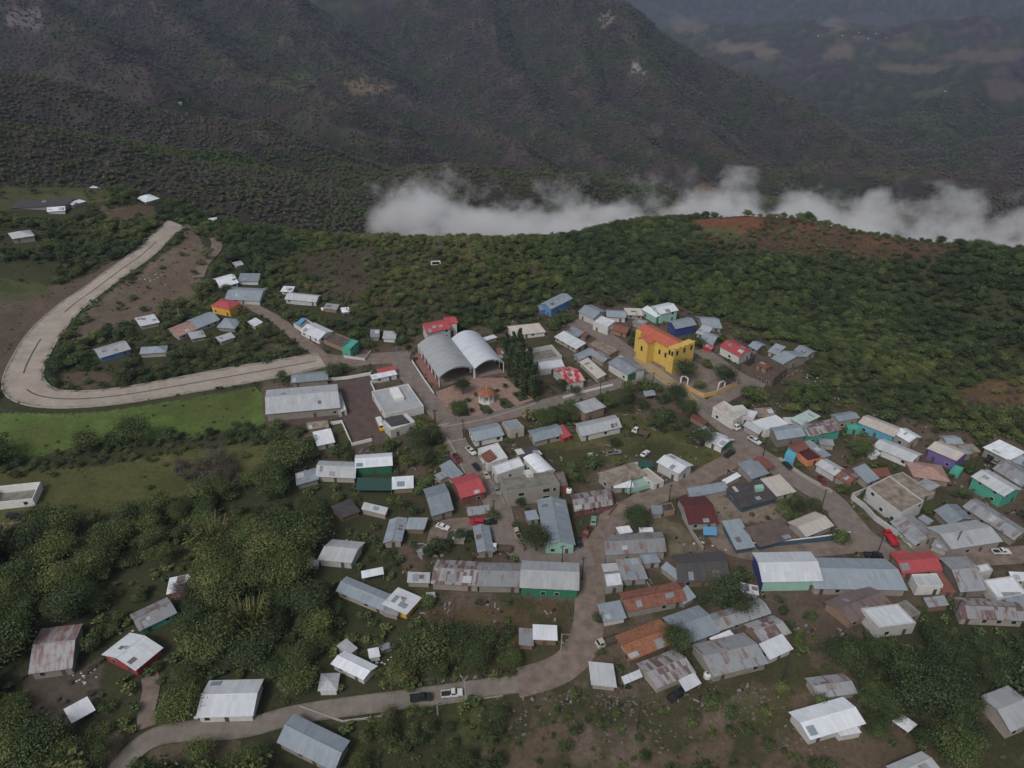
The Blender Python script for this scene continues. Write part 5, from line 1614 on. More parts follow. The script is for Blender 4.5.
def trunk_mesh(name, seed, h, r0=.028, limbs=5, reach=.25):
    r = random.Random(seed); mb = MB()
    p = Vector((0, 0, -.08)); q = Vector((r.uniform(-.03, .03), r.uniform(-.03, .03), h * .6)); top = Vector((r.uniform(-.06, .06), r.uniform(-.06, .06), h))
    mb.tube(p, q, r0, r0 * .72, 7); mb.tube(q, top, r0 * .72, r0 * .35, 6)
    for i in range(limbs):
        a = 2 * math.pi * (i + r.random() * .6) / limbs
        s = p.lerp(top, r.uniform(.55, .9))
        e = s + Vector((math.cos(a) * reach, math.sin(a) * reach, r.uniform(.14, .3)))
        mb.tube(s, e, r0 * .45, r0 * .15, 5)
        for k in range(2):
            m_ = s.lerp(e, .6); mb.tube(m_, m_ + Vector((math.cos(a + (k - .5) * 2) * .12, math.sin(a + (k - .5) * 2) * .12, .12)), r0 * .25, r0 * .08, 4)
    me = mb.mesh(name); me.materials.append(M_BARK)
    return me

# kinds: broad (fine leaves, near), round (mid), bush, leafless, cypress, cane
KIND = {}
for i in range(5): KIND.setdefault('broad', []).append((crown_mesh('crown', 100 + i, 17, 5600, .0155, .43 + .04 * (i % 3), .31, .30), trunk_mesh('trunk', 10 + i, .6)))
for i in range(3): KIND.setdefault('mid', []).append((crown_mesh('crown', 200 + i, 11, 1500, .029, .42, .32, .28), trunk_mesh('trunk', 30 + i, .55)))
for i in range(3): KIND.setdefault('bush', []).append((crown_mesh('crown', 300 + i, 10, 1000, .040, .55, .40, .10), trunk_mesh('trunk', 50 + i, .4, .03)))
for i in range(2): KIND.setdefault('bare', []).append((crown_mesh('crown', 400 + i, 14, 1300, .016, .42, .33, .26, 1.0), trunk_mesh('trunk', 60 + i, .75, .024, 9, .32)))
for i in range(2): KIND.setdefault('cypress', []).append((crown_mesh('crown', 500 + i, 18, 3000, .012, .16, .5, .04, 0, True), trunk_mesh('trunk', 70 + i, .6, .014, 3, .06)))
for i in range(2): KIND.setdefault('low', []).append((crown_mesh('crown', 600 + i, 6, 130, .095, .45, .36, .18), trunk_mesh('trunk', 80 + i, .5, .03, 3)))

def cane_mesh(seed):
    r = random.Random(seed); mb = MB()
    for i in range(150):
        a = r.uniform(0, 6.283); rr_ = r.random() ** .6 * .22; ln = r.uniform(.55, 1.0); tilt = rr_ * 1.5 + .08
        p = Vector((math.cos(a) * rr_, math.sin(a) * rr_, 0)); e = p + Vector((math.cos(a) * tilt, math.sin(a) * tilt, ln)); s = Vector((-math.sin(a), math.cos(a), 0)) * .018
        m_ = p.lerp(e, .55) + Vector((0, 0, .05))
        mb.face([p - s, p + s, m_ + s, m_ - s]); mb.face([m_ - s, m_ + s, e + s * .2, e - s * .2])
        for k in range(3):
            t = r.uniform(.4, .95); c_ = p.lerp(e, t); b = a + r.uniform(-1.5, 1.5)
            mb.face([c_, c_ + Vector((math.cos(b) * .06, math.sin(b) * .06, .03)), c_ + Vector((math.cos(b) * .15, math.sin(b) * .15, -.04)), c_ + Vector((math.cos(b) * .07 - .02, math.sin(b) * .07 + .02, -.03))])
    me = mb.mesh('cane')
    a_ = me.attributes.new('clump', 'FLOAT', 'FACE'); a_.data.foreach_set('value', [r.random() for _ in me.polygons])
    me.materials.append(M_LEAF)
    return me
CANE = [cane_mesh(i) for i in range(2)]
TREE_N = [0]
FIRST = {}

def tree(x, y, h, kind, tint, label, cat='tree', group=None, wide=1.0, name='tree', z=None):
    k = TREE_N[0]; TREE_N[0] += 1
    o = empty(name, (x, y, ground_z(x, y) - .1 if z is None else z), (k * 2.39996) % 6.283)
    o.scale = (h * wide, h * wide, h)
    tag(o, label, cat, group)
    if kind == 'cane':
        c = link('stalk', CANE[k % 2], o); c['tint'] = tint
        return o
    cm, tm = KIND[kind][k % len(KIND[kind])]
    t_ = bpy.data.objects.new('trunk', tm); C.objects.link(t_); t_.parent = o
    c_ = bpy.data.objects.new('crown', cm); C.objects.link(c_); c_.parent = o
    c_['tint'] = float(tint)
    FIRST.setdefault(cm.name, c_)
    return o

def px_tree(px, py, h, kind, tint, label, **kw):
    p = at(px, py)
    TREE_KEEP.append((p.x, p.y, h * .45))
    return tree(p.x, p.y, h, kind, tint, label, **kw)
TREE_KEEP = []

for px, py, h, wd in ((517, 388, 18, 1.1), (524, 396, 19, 1.1), (533, 399, 17, 1.0), (521, 378, 20, 1.1), (514, 368, 18, 1.0), (529, 386, 19, 1.1), (510, 378, 15, 1.0), (507, 362, 15, 1.0), (520, 364, 18, 1.0)):
    px_tree(px, py, h, 'cypress', .05, 'tall dark cypress in the clump between plaza and white courtyard', group='cypresses beside the plaza', cat='tree', wide=wd * 1.25, name='cypress_tree')
for a in (
    (459, 417, 7.5, 'broad', .30, 'round clipped green tree at the plaza corner in front of the kiosk'),
    (463, 394, 7.5, 'broad', .10, 'dark spreading tree under the front of the grey sports hall vault'),
    (418, 449, 9.0, 'broad', .12, 'tall dark tree at the street bend below the bus'),
    (430, 445, 8.0, 'broad', .14, 'dark tree just right of the tall one at the street bend'),
    (425, 466, 8.0, 'broad', .2, 'leafy tree on the slope below the street bend trees'),
    (335, 379, 7.5, 'broad', .25, 'round tree at the junction beside the blue grey workshop'),
    (536, 551, 9.5, 'broad', .16, 'big round tree beside the long mint fronted house on the street'),
    (637, 528, 8.0, 'broad', .12, 'dark rounded tree in the yard above the wide grey tin house'),
    (632, 522, 6.5, 'broad', .14, 'smaller dark tree touching the rounded yard tree'),
    (625, 406, 7.5, 'broad', .15, 'green tree on the plaza street in front of the green and white store'),
    (601, 404, 4.5, 'broad', .2, 'small round bush tree beside the plaza street wall'),
    (676, 405, 9.5, 'broad', .12, 'large dark tree over the carport opposite the church'),
    (690, 415, 6.5, 'broad', .14, 'lower dark tree right of the carport tree'),
    (700, 446, 8.5, 'broad', .22, 'greenish tree at the lot corner by the dark grey shed'),
    (723, 386, 10.0, 'broad', .10, 'dark round tree at the right end of the churchyard'),
    (684, 381, 10.0, 'broad', .10, 'dark round tree directly in front of the church front'),
    (676, 652, 8.5, 'broad', .30, 'olive tree between orange tile roof and big silver roof'),
    (722, 608, 10.5, 'broad', .10, 'dark broad tree between the red tile house and the weathered barn'),
    (735, 612, 8.0, 'broad', .14, 'smaller dark tree beside the navy hall'),
    (794, 512, 6.5, 'broad', .25, 'round tree on the dirt yard beside the beige roofed house'),
    (840, 543, 5.0, 'bush', .3, 'low bushy tree at the end of the blue yard wall'),
    (842, 494, 4.2, 'bush', .42, 'small bright bush tree in front of the terracotta corner house'),
    (916, 716, 12.5, 'broad', .06, 'biggest dark tree at the lower right, above the leaning tin canopy'),
    (938, 692, 11.0, 'broad', .12, 'dark tree right behind the biggest one at lower right'),
    (900, 690, 11.0, 'broad', .10, 'dark tree left behind the biggest one at lower right'),
    (948, 764, 9.0, 'broad', .40, 'bright green bushy tree near the bottom right corner'),
    (875, 738, 5.5, 'broad', .34, 'low green tree between the lone pale tin house and the leaning canopy'),
    (202, 760, 6.0, 'broad', .62, 'yellowish thin tree below the lower left road'),
    (388, 722, 5.5, 'bare', .85, 'pale half bare tree at the lower road behind the dark pickup'),
    (820, 706, 4.0, 'bush', .4, 'small leafy tree in front of the striped tin shed'),
    (598, 622, 3.2, 'bush', .3, 'small bush tree at the street end of the red tile house'),
    (460, 542, 5.0, 'broad', .34, 'yellow green tree right of the blue grey house below the red roof'),
    (493, 519, 4.0, 'bush', .28, 'dense small tree at the end of the plain red roofed house'),
    (513, 576, 3.5, 'bush', .22, 'small dark tree behind the green walled hall'),
    (227, 296, 6.5, 'broad', .08, 'dark round tree in front of the pale house above the orange house'),
    (287, 248, 5.5, 'broad', .06, 'lone dark round tree on the small green patch of the hill'),
    (706, 368, 4.5, 'bush', .55, 'yellow green shrub beside the church front'),
    (699, 389, 4.0, 'bush', .5, 'yellow green shrub inside the churchyard wall'),
    (562, 391, 5.5, 'broad', .05, 'dark upright tree before the red and pale striped roof'),
    (576, 396, 4.5, 'broad', .3, 'leafy tree at the corner of the red and pale striped house'),
    (545, 428, 6.5, 'broad', .3, 'green tree by the plaza street behind the square topped house'),
    (553, 420, 6.5, 'broad', .34, 'bright green tree on the slope below the plaza street'),
    (573, 417, 6.0, 'broad', .3, 'green tree left of the tall white roofed shed'),
    (563, 424, 5.0, 'broad', .2, 'darker tree behind the long grey tin house with red end'),
    (615, 448, 4.5, 'broad', .06, 'small round dark tree at the corner of the long pale house above the lot'),
):
    px_tree(*a[:5], a[5])
for px, py, h, lb in ((213, 551, 11, 'pale yellow cane clump standing in the middle of the left wood'), (250, 636, 12, 'pale grey green cane clump beside the wood path, lower left')):
    px_tree(px, py, h, 'cane', .72, lb, cat='cane', name='cane_clump')
px_tree(185, 598, 6.0, 'broad', .98, 'dark red leaved tree half covering the shed deepest in the wood', cat='tree')

# masks on the survey map
_gx, _gy = np.meshgrid(np.arange(-100, 1124), np.arange(0, 868))
MASK = np.zeros(_gx.shape, bool)
for poly in FOOT:
    cx = sum(p[0] for p in poly) / 4; cyy = sum(p[1] for p in poly) / 4
    g = [(cx + (p[0] - cx) * 1.12, cyy + (p[1] - cyy) * 1.12) for p in poly]
    lo = [(p[0], p[1] + 9 + (cyy > 500) * 5) for p in g]
    MASK |= inside(_gx, _gy, g) | inside(_gx, _gy, lo)
for poly in ROAD_POLYS: MASK |= inside(_gx, _gy, poly)

def blocked(px, py):
    i = np.clip(np.round(px).astype(int) + 100, 0, MASK.shape[1] - 1); j = np.clip(np.round(py).astype(int), 0, MASK.shape[0] - 1)
    return MASK[j, i] & (px > -100) & (px < 1123) & (py < 867)

# (polygon, chance of a tree, height range, tint mean, tint spread)
ZONES = [
    ([(270, 262), (330, 246), (400, 244), (465, 262), (470, 300), (440, 320), (380, 318), (320, 300)], .92, (1.8, 4.4), .42, .5),
    ([(380, 235), (560, 235), (600, 285), (520, 300), (470, 290), (450, 262)], .85, (3.0, 5.5), .42, .3),
    ([(290, 258), (375, 250), (370, 300), (330, 300)], .62, (1.2, 3.0), .68, .5),
    ([(690, 222), (770, 214), (850, 228), (930, 240), (980, 252), (900, 262), (800, 258), (700, 240)], .62, (1.2, 3.0), .62, .55),
    ([(692, 221), (735, 213), (765, 217), (756, 229), (748, 236), (712, 236)], .1, (1.5, 2.5), .4, .2),
    ([(950, 390), (1000, 378), (1060, 385), (1060, 412), (960, 412)], .45, (2.5, 4.5), .75, .2),
    ([(-200, 300), (30, 292), (66, 283), (140, 250), (160, 232), (172, 226), (110, 285), (28, 345), (-10, 395), (-200, 420)], .02, (2, 3), .3, .2),
    ([(-200, 262), (60, 262), (50, 296), (-200, 310)], .05, (2, 3), .3, .2),
    ([(80, 318), (150, 265), (195, 228), (206, 255), (200, 285), (190, 300), (112, 330), (75, 345)], .06, (2, 3.5), .4, .3),
    ([(96, 210), (130, 204), (160, 210), (150, 222), (110, 222)], .08, (2, 3), .4, .3),
    ([(-40, 184), (110, 186), (110, 206), (-40, 216)], .14, (2, 4), .4, .3),
    ([(48, 372), (100, 372), (128, 382), (90, 390), (55, 386)], .2, (2, 3), .4, .3),
    ([(-250, 405), (70, 405), (130, 402), (262, 384), (272, 402), (264, 424), (180, 437), (100, 444), (40, 458), (-250, 470)], .0, (2, 3), .3, .2),
    ([(-250, 484), (100, 467), (160, 457), (250, 444), (310, 452), (240, 482), (150, 505), (60, 530), (-250, 545)], .09, (1.5, 3), .5, .2),
    ([(-200, 528), (20, 519), (64, 514), (66, 530), (20, 537), (-200, 560)], .0, (2, 3), .3, .2),
    (CORE, .42, (2.6, 6.0), .34, .35),
    ([(580, 300), (655, 330), (640, 355), (610, 340), (580, 325)], .55, (3.5, 6), .25, .2),
    ([(540, 335), (575, 350), (590, 372), (600, 395), (540, 398)], .3, (3, 5), .25, .2),
    ([(545, 445), (600, 420), (625, 412), (700, 432), (722, 458), (690, 470), (640, 458), (600, 465), (560, 470)], .05, (1.5, 2.5), .4, .2),
    ([(628, 396), (668, 402), (700, 418), (700, 438), (660, 436), (625, 440), (618, 420)], .45, (3, 5.5), .2, .25),
    ([(530, 402), (590, 400), (560, 432), (535, 426)], .6, (4, 6), .3, .2),
    ([(505, 432), (535, 425), (535, 455), (512, 460)], .5, (3, 5), .25, .2),
    ([(562, 462), (600, 466), (606, 484), (566, 482)], .6, (2, 4), .3, .2),
    ([(420, 545), (480, 540), (482, 560), (440, 566), (424, 562)], .7, (3, 5), .25, .2),
    ([(438, 640), (520, 625), (540, 650), (530, 676), (440, 684)], .75, (3, 6), .38, .25),
    ([(424, 612), (566, 598), (570, 640), (515, 622), (440, 640)], .02, (1.5, 2), .4, .2),
    ([(640, 512), (660, 508), (705, 545), (700, 560), (665, 552)], .12, (1.5, 3), .4, .2),
    ([(765, 600), (800, 596), (850, 610), (860, 640), (820, 640), (790, 632)], .4, (2, 4), .3, .25),
    ([(870, 432), (905, 440), (900, 470), (868, 462)], .7, (3, 5), .25, .2),
    ([(500, 700), (590, 690), (690, 690), (780, 655), (850, 650), (880, 700), (960, 730), (1060, 740), (1060, 900), (430, 900)], .55, (.9, 3.4), .42, .45),
    ([(350, 720), (450, 710), (500, 720), (500, 768), (350, 900)], .7, (3, 6), .33, .25),
    ([(855, 640), (1000, 620), (1060, 640), (1060, 680), (985, 700), (975, 740), (930, 780), (860, 740), (820, 680)], .95, (5, 8), .2, .25),
    ([(20, 672), (105, 660), (100, 700), (60, 740), (30, 720)], .55, (3, 5), .95, .1),
    ([(150, 738), (240, 736), (240, 768), (150, 780)], .25, (2, 4), .5, .3),
    ([(60, 455), (262, 432), (262, 442), (100, 467), (0, 484), (0, 462)], 1.0, (1.6, 3.2), .36, .3),
    ([(170, 470), (220, 456), (250, 480), (200, 500)], .8, (4, 6), .95, .1),
]

def zone_of(px, py, n):
    den = np.where(py > 455, .54, .92); hl = np.full(n, 3.8); hh = np.full(n, 10.5); tm = np.full(n, .36); ts = np.full(n, .50)
    far = py < 440
    hl[far] = 2.6; hh[far] = 5.4
    east = (px > 560) & (py < 440); tm[east] = .25; hl[east] = 3.0; hh[east] = 5.6
    for poly, d, (a, b), t, s in ZONES:
        m = inside(px, py, poly)
        den[m] = d; hl[m] = a; hh[m] = b; tm[m] = t; ts[m] = s
    return den, hl, hh, tm, ts

def jitter_grid(x0, x1, y0, y1, s, rng):
    X, Y = np.meshgrid(np.arange(x0, x1, s), np.arange(y0, y1, s))
    X = (X + rng.uniform(-.45, .45, X.shape) * s).ravel(); Y = (Y + rng.uniform(-.45, .45, Y.shape) * s).ravel()
    return X, Y

def near_points(s, rng, dens_mul=1.0, hscale=1.0, pad=True, mind=0.0, use_keep=True):
    X, Y = jitter_grid(-480, 480, 45, 640, s, rng)
    b = np.degrees(np.arctan2(X, Y)); m = np.abs(b) < 60
    X, Y = X[m], Y[m]
    Z, ov = near_land(X, Y)
    m = ov < 60; X, Y, Z, ov = X[m], Y[m], Z[m], ov[m]
    px, py = project(X, Y, Z)
    m = (px > -150) & (px < 1174) & (py < 900); X, Y, Z, px, py, ov = X[m], Y[m], Z[m], px[m], py[m], ov[m]
    n = len(X)
    den, hl, hh, tm, ts = zone_of(px + rng.normal(size=n) * 1.5, py + rng.normal(size=n) * 1.2, n)
    patchy = fbm(X / 22 + 5, Y / 22, 3)
    den = np.maximum(den * dens_mul, mind) * np.where(den > .6, np.where(py < 440, sstep(.0, .2, patchy), sstep(.10, .34, patchy)), 1)
    h = (hl + (hh - hl) * rng.random(n) ** 1.3) * hscale * np.where(py < 440, .75 + .5 * fbm(X / 26, Y / 26 + 8, 3), .55 + .9 * fbm(X / 26, Y / 26 + 8, 3))
    keep = rng.random(n) < den
    dep = Y * cp - (Z - CAM_H) * sp_
    rpx = .40 * h * F_PX / dep
    hp = h * F_PX / dep * .86
    core = inside(px, py, CORE)
    if pad:
        for dx, dy in ((0, 0), (-1, -.5), (1, -.5), (0, -1.), (0, -.5), (-.7, -.85), (.7, -.85)):
            keep &= ~(blocked(px + dx * rpx * .8, py + dy * hp) & ~core)
        for dx, dy in ((0, 0), (-.7, -.1), (.7, -.1), (0, -.45)):
            keep &= ~blocked(px + dx * rpx, py + dy * hp)
    else:
        keep &= ~blocked(px, py)
    if use_keep:
        for kx, ky, kr in TREE_KEEP:
            keep &= np.hypot(X - kx, Y - ky) > kr
    tint = np.clip(tm + ts * (rng.random(n) - .5) + np.where(py < 440, .9, .45) * (fbm(X / 38, Y / 38 + 3, 4) - .5), 0, 1)
    i = np.where(keep)[0]
    return X[i], Y[i], Z[i], h[i], tint[i], px[i], py[i], hp[i], ov[i]

for q in ((78, 716), (95, 700), (64, 712), (85, 728)):
    p = at(*q); TREE_KEEP.append((p.x, p.y, 5.5))
for q in ((472, 412), (457, 407), (481, 410), (489, 414), (503, 404), (509, 408), (515, 396), (523, 399), (497, 392), (505, 388), (468, 402), (476, 396)):
    px_tree(*q, random.uniform(1.2, 2.2), 'bush', .12, 'low dark shrub in the planting beds of the pink plaza', group='low shrubs in the plaza beds', cat='shrub', name='shrub')
rng = np.random.default_rng(21)
TX, TY, TZ, TH, TT, TPX, TPY, THP, TOV = near_points(4.3, rng)
inframe = (TPX > -6) & (TPX < 1030) & (TPY - THP * .5 < 768)
rank = np.argsort(-np.where(inframe, THP, -1))
N_IND = 300 - TREE_N[0] - 2
ind = rank[:N_IND]
ZLAB = [
    (lambda x, y: x < 150 and y > 560, ['dark leafy tree in the wood around the lowest left houses', 'mid green tree in the wood around the lowest left houses', 'yellow green tree in the wood around the lowest left houses']),
    (lambda x, y: x < 300 and y > 560, ['dark leafy tree between the wood houses and lower road', 'mid green tree between the wood houses and lower road', 'yellow green tree between the wood houses and lower road']),
    (lambda x, y: x < 300, ['dark leafy tree in the wide wood below the olive field', 'mid green tree in the wide wood below the olive field', 'yellow green tree in the wide wood below the olive field']),
    (lambda x, y: x < 520 and y > 600, ['dark leafy tree along the lower road and brown field', 'mid green tree along the lower road and brown field', 'yellow green tree along the lower road and brown field']),
    (lambda x, y: x < 520, ['dark leafy tree at the wood edge beside the village houses', 'mid green tree at the wood edge beside the village houses', 'yellow green tree at the wood edge beside the village houses']),
    (lambda x, y: x >= 760 and y > 600, ['dark leafy tree in the thicket of the lower right corner', 'mid green tree in the thicket of the lower right corner', 'yellow green tree in the thicket of the lower right corner']),
    (lambda x, y: x >= 520 and y > 600, ['dark scattered tree on the bare earth at the bottom', 'mid green scattered tree on the bare earth at the bottom', 'yellow green scattered tree on the bare earth at the bottom']),
    (lambda x, y: True, ['dark leafy tree growing between the village houses', 'mid green tree growing between the village houses', 'yellow green tree growing between the village houses']),
]
BARE_LAB = 'leafless brown tree with thin twigs among the green trees'
for i in ind:
    x, y, h, t_ = float(TX[i]), float(TY[i]), float(TH[i]), float(TT[i])
    kind = 'broad' if THP[i] > 16 else 'mid'
    if t_ > .84:
        kind = 'bare'; lb = BARE_LAB; t_ = .97; gp = 'leafless trees'
    else:
        for f_, labs in ZLAB:
            if f_(TPX[i], TPY[i]):
                lb = labs[0 if t_ < .3 else 1 if t_ < .52 else 2]; break
        gp = lb.replace('tree', 'trees', 1)
    tree(x, y, h, kind, t_, lb, group=gp, wide=random.uniform(.9, 1.25))
# make sure each source crown exists
rest = rank[N_IND:]
for kd in ('bush', 'low', 'mid', 'bare'):
    for cm, tm_ in KIND[kd]:
        if cm.name not in FIRST:
            i = rest[0]; rest = rest[1:]
            TREE_N[0] = KIND[kd].index((cm, tm_)) + 30 * len(KIND[kd])
            tree(float(TX[i]), float(TY[i]), float(TH[i]), kd, float(TT[i]) if kd != 'bare' else .97, 'small rounded low tree filling a gap between taller trees' if kd != 'bare' else BARE_LAB, group='small rounded trees' if kd != 'bare' else 'leafless trees')

def scatter(name, kinds, pts, label):
    """one mass of plants: points carrying turn, size, tint and which crown"""
    X, Y, Z, H_, T_, sq, idx = pts
    n = len(X)
    me = bpy.data.meshes.new(name)
    me.vertices.add(n)
    me.vertices.foreach_set('co', np.stack([X, Y, Z], -1).astype(np.float32).ravel())
    def att(nm, typ, key, arr):
        a = me.attributes.new(nm, typ, 'POINT'); a.data.foreach_set(key, np.ascontiguousarray(arr).ravel())
    att('tint', 'FLOAT', 'value', T_.astype(np.float32))
    att('turn', 'FLOAT_VECTOR', 'vector', np.stack([0 * X, 0 * X, RNG.uniform(0, 6.283, n)], -1).astype(np.float32))
    att('size', 'FLOAT_VECTOR', 'vector', np.stack([H_ * sq, H_ * sq, H_], -1).astype(np.float32))
    att('pick', 'INT', 'value', idx.astype(np.int32))
    o = link(name, me)
    o['kind'] = 'stuff'; o['label'] = label
    g = bpy.data.node_groups.new(name, 'GeometryNodeTree')
    g.interface.new_socket('Geometry', in_out='INPUT', socket_type='NodeSocketGeometry'); g.interface.new_socket('Geometry', in_out='OUTPUT', socket_type='NodeSocketGeometry')
    gi, go = g.nodes.new('NodeGroupInput'), g.nodes.new('NodeGroupOutput')
    iop = g.nodes.new('GeometryNodeInstanceOnPoints'); gti = g.nodes.new('GeometryNodeGeometryToInstance')
    for cm, _ in reversed(kinds):
        oi = g.nodes.new('GeometryNodeObjectInfo'); oi.transform_space = 'ORIGINAL'
        oi.inputs['Object'].default_value = FIRST[cm.name]
        g.links.new(oi.outputs['Geometry'], gti.inputs[0])
    def named(nm, typ):
        a = g.nodes.new('GeometryNodeInputNamedAttribute'); a.data_type = typ; a.inputs[0].default_value = nm
        return a.outputs[0]
    g.links.new(gi.outputs[0], iop.inputs['Points']); g.links.new(gti.outputs[0], iop.inputs['Instance'])
    iop.inputs['Pick Instance'].default_value = True
    g.links.new(named('pick', 'INT'), iop.inputs['Instance Index'])
    e2r = g.nodes.new('FunctionNodeEulerToRotation'); g.links.new(named('turn', 'FLOAT_VECTOR'), e2r.inputs[0]); g.links.new(e2r.outputs[0], iop.inputs['Rotation'])
    g.links.new(named('size', 'FLOAT_VECTOR'), iop.inputs['Scale'])
    g.links.new(iop.outputs[0], go.inputs[0])
    md = o.modifiers.new('scatter', 'NODES'); md.node_group = g
    return o

nr = len(rest)
kk = KIND['mid'] + KIND['bush']
tt = TT[rest]; pick = RNG.integers(0, len(kk), nr)
scatter('woodland', kk + KIND['bare'], (TX[rest], TY[rest], TZ[rest] - .15, TH[rest], np.where(tt > .84, .97, tt), RNG.uniform(.95, 1.4, nr), np.where(tt > .84, len(kk) + (pick % len(KIND['bare'])), pick)), 'mixed green woodland covering the slopes round the village')
ux, uy, uz, uh, ut, *_ = near_points(2.3, np.random.default_rng(33), .6, .32, False, .05, False)
nu = len(ux)
scatter('undergrowth', KIND['low'] + KIND['bush'][:1], (ux, uy, uz - .1, np.clip(uh, .4, 2.4), np.clip(ut + .05, 0, 1), RNG.uniform(1.0, 1.7, nu), RNG.integers(0, 3, nu)), 'low scrub and weeds under the trees and in the yards')

# scrub on the far slopes
fa = jitter_grid(-1700, 1700, 480, 2700, 7.2, np.random.default_rng(44)); fb0 = jitter_grid(-900, 900, 450, 1300, 4.8, np.random.default_rng(45))
ka, kb = np.hypot(*fa) > 1250, np.hypot(*fb0) <= 1250
fx, fy = np.concatenate([fa[0][ka], fb0[0][kb]]), np.concatenate([fa[1][ka], fb0[1][kb]])
fb_ = np.degrees(np.arctan2(fx, fy)); fr = np.hypot(fx, fy)
m = (np.abs(fb_) < 39) & (fr < 2650); fx, fy, fr = fx[m], fy[m], fr[m]
_, fo = near_land(fx, fy); m = fo > 50; fx, fy, fr = fx[m], fy[m], fr[m]
m = np.random.default_rng(4).random(len(fx)) < np.where(fr < 1250, 1., .8) * (.55 + .45 * sstep(.25, .5, fbm(fx / 40, fy / 40, 3))) ; fx, fy, fr = fx[m], fy[m], fr[m]
# only what the camera's side of the valley can see of them
_el = (LZ - CAM_H) / RR
_hor = np.maximum.accumulate(_el, axis=0)
_vis = _el > _hor - .012
ri = np.clip(np.searchsorted(_cr, fr), 0, len(_cr) - 1); bi = np.clip(np.searchsorted(_cbr, np.arctan2(fx, fy)), 0, len(_cbr) - 1)
m = _vis[ri, bi]; fx, fy, fr = fx[m], fy[m], fr[m]
fz = land(fx, fy)
px, py = project(fx, fy, fz)
m = (px > -60) & (px < 1084) & (py > -40); fx, fy, fz, fr = fx[m], fy[m], fz[m], fr[m]
gm = sstep(.50, .66, fbm(fx / 90 + 3, fy / 90, 5) + .20 * (fbm(fx / 30, fy / 30, 3) - .5) + .10 * sstep(-100, -200, fz))
nf = len(fx)
rr_ = np.random.default_rng(8)
ft = np.where(rr_.random(nf) < .12 + .55 * gm + .38 * sstep(1300, 800, fr), .25 + .3 * rr_.random(nf), .93 + .07 * rr_.random(nf))
scatter('far_scrub', KIND['low'], (fx, fy, fz - .3, rr_.uniform(2.0, 4.6, nf) * (1 + .5 * sstep(900, 2200, fr)), ft, rr_.uniform(1.0, 1.4, nf), rr_.integers(0, 2, nf)), 'dry brown and green scrub forest on the mountain slopes')
print('trees', TREE_N[0], 'woodland', nr, 'undergrowth', nu, 'far', nf)
# ------------------------------------------------------------------ vehicles
def paint(name, col): return simple(name, col, .35, .06, 1.0, objvar=.03)
PAINT = {'white': paint('white_car_paint', (.62, .63, .64)), 'black': paint('black_car_paint', (.018, .02, .022)), 'dark_green': paint('dark_green_paint', (.02, .032, .028)), 'red': paint('red_car_paint', (.42, .03, .04)),
         'maroon': paint('maroon_paint', (.16, .025, .03)), 'grey': paint('grey_car_paint', (.22, .23, .24)), 'beige': paint('beige_car_paint', (.42, .39, .32)), 'mint': paint('mint_car_paint', (.17, .33, .25)),
         'yellow': paint('yellow_paint', (.62, .33, .03)), 'palegreen': paint('pale_green_paint', (.42, .47, .38)), 'wood': M_WOOD, 'blue': paint('blue_truck_paint', (.10, .2, .4))}
M_LAMP = simple('lamp_glass', (.6, .6, .55), .2, .05); M_TAIL = simple('tail_lamp_glass', (.3, .02, .02), .3, .05); M_RIM = simple('wheel_rim', (.3, .3, .3), .4, .1)
VCACHE = {}

def side_extrude(mb, prof, y0, y1, taper=None):
    """prof: x,z outline; a shell between two sides"""
    n = len(prof)
    a = [(x, y0 if taper is None else y0 + taper(z), z) for x, z in prof]; b = [(x, y1 if taper is None else y1 - taper(z), z) for x, z in prof]
    mb.face(a); mb.face(b[::-1])
    for i in range(n):
        j = (i + 1) % n
        mb.face([a[j], a[i], b[i], b[j]])

def wheel_mesh(r):
    mb = MB(); mb.tube((0, -.11, 0), (0, .11, 0), r, r, 14)
    return mb.mesh('wheel')
def rim_mesh(r):
    mb = MB(); mb.tube((0, -.125, 0), (0, .125, 0), r * .58, r * .58, 10)
    return mb.mesh('rim')

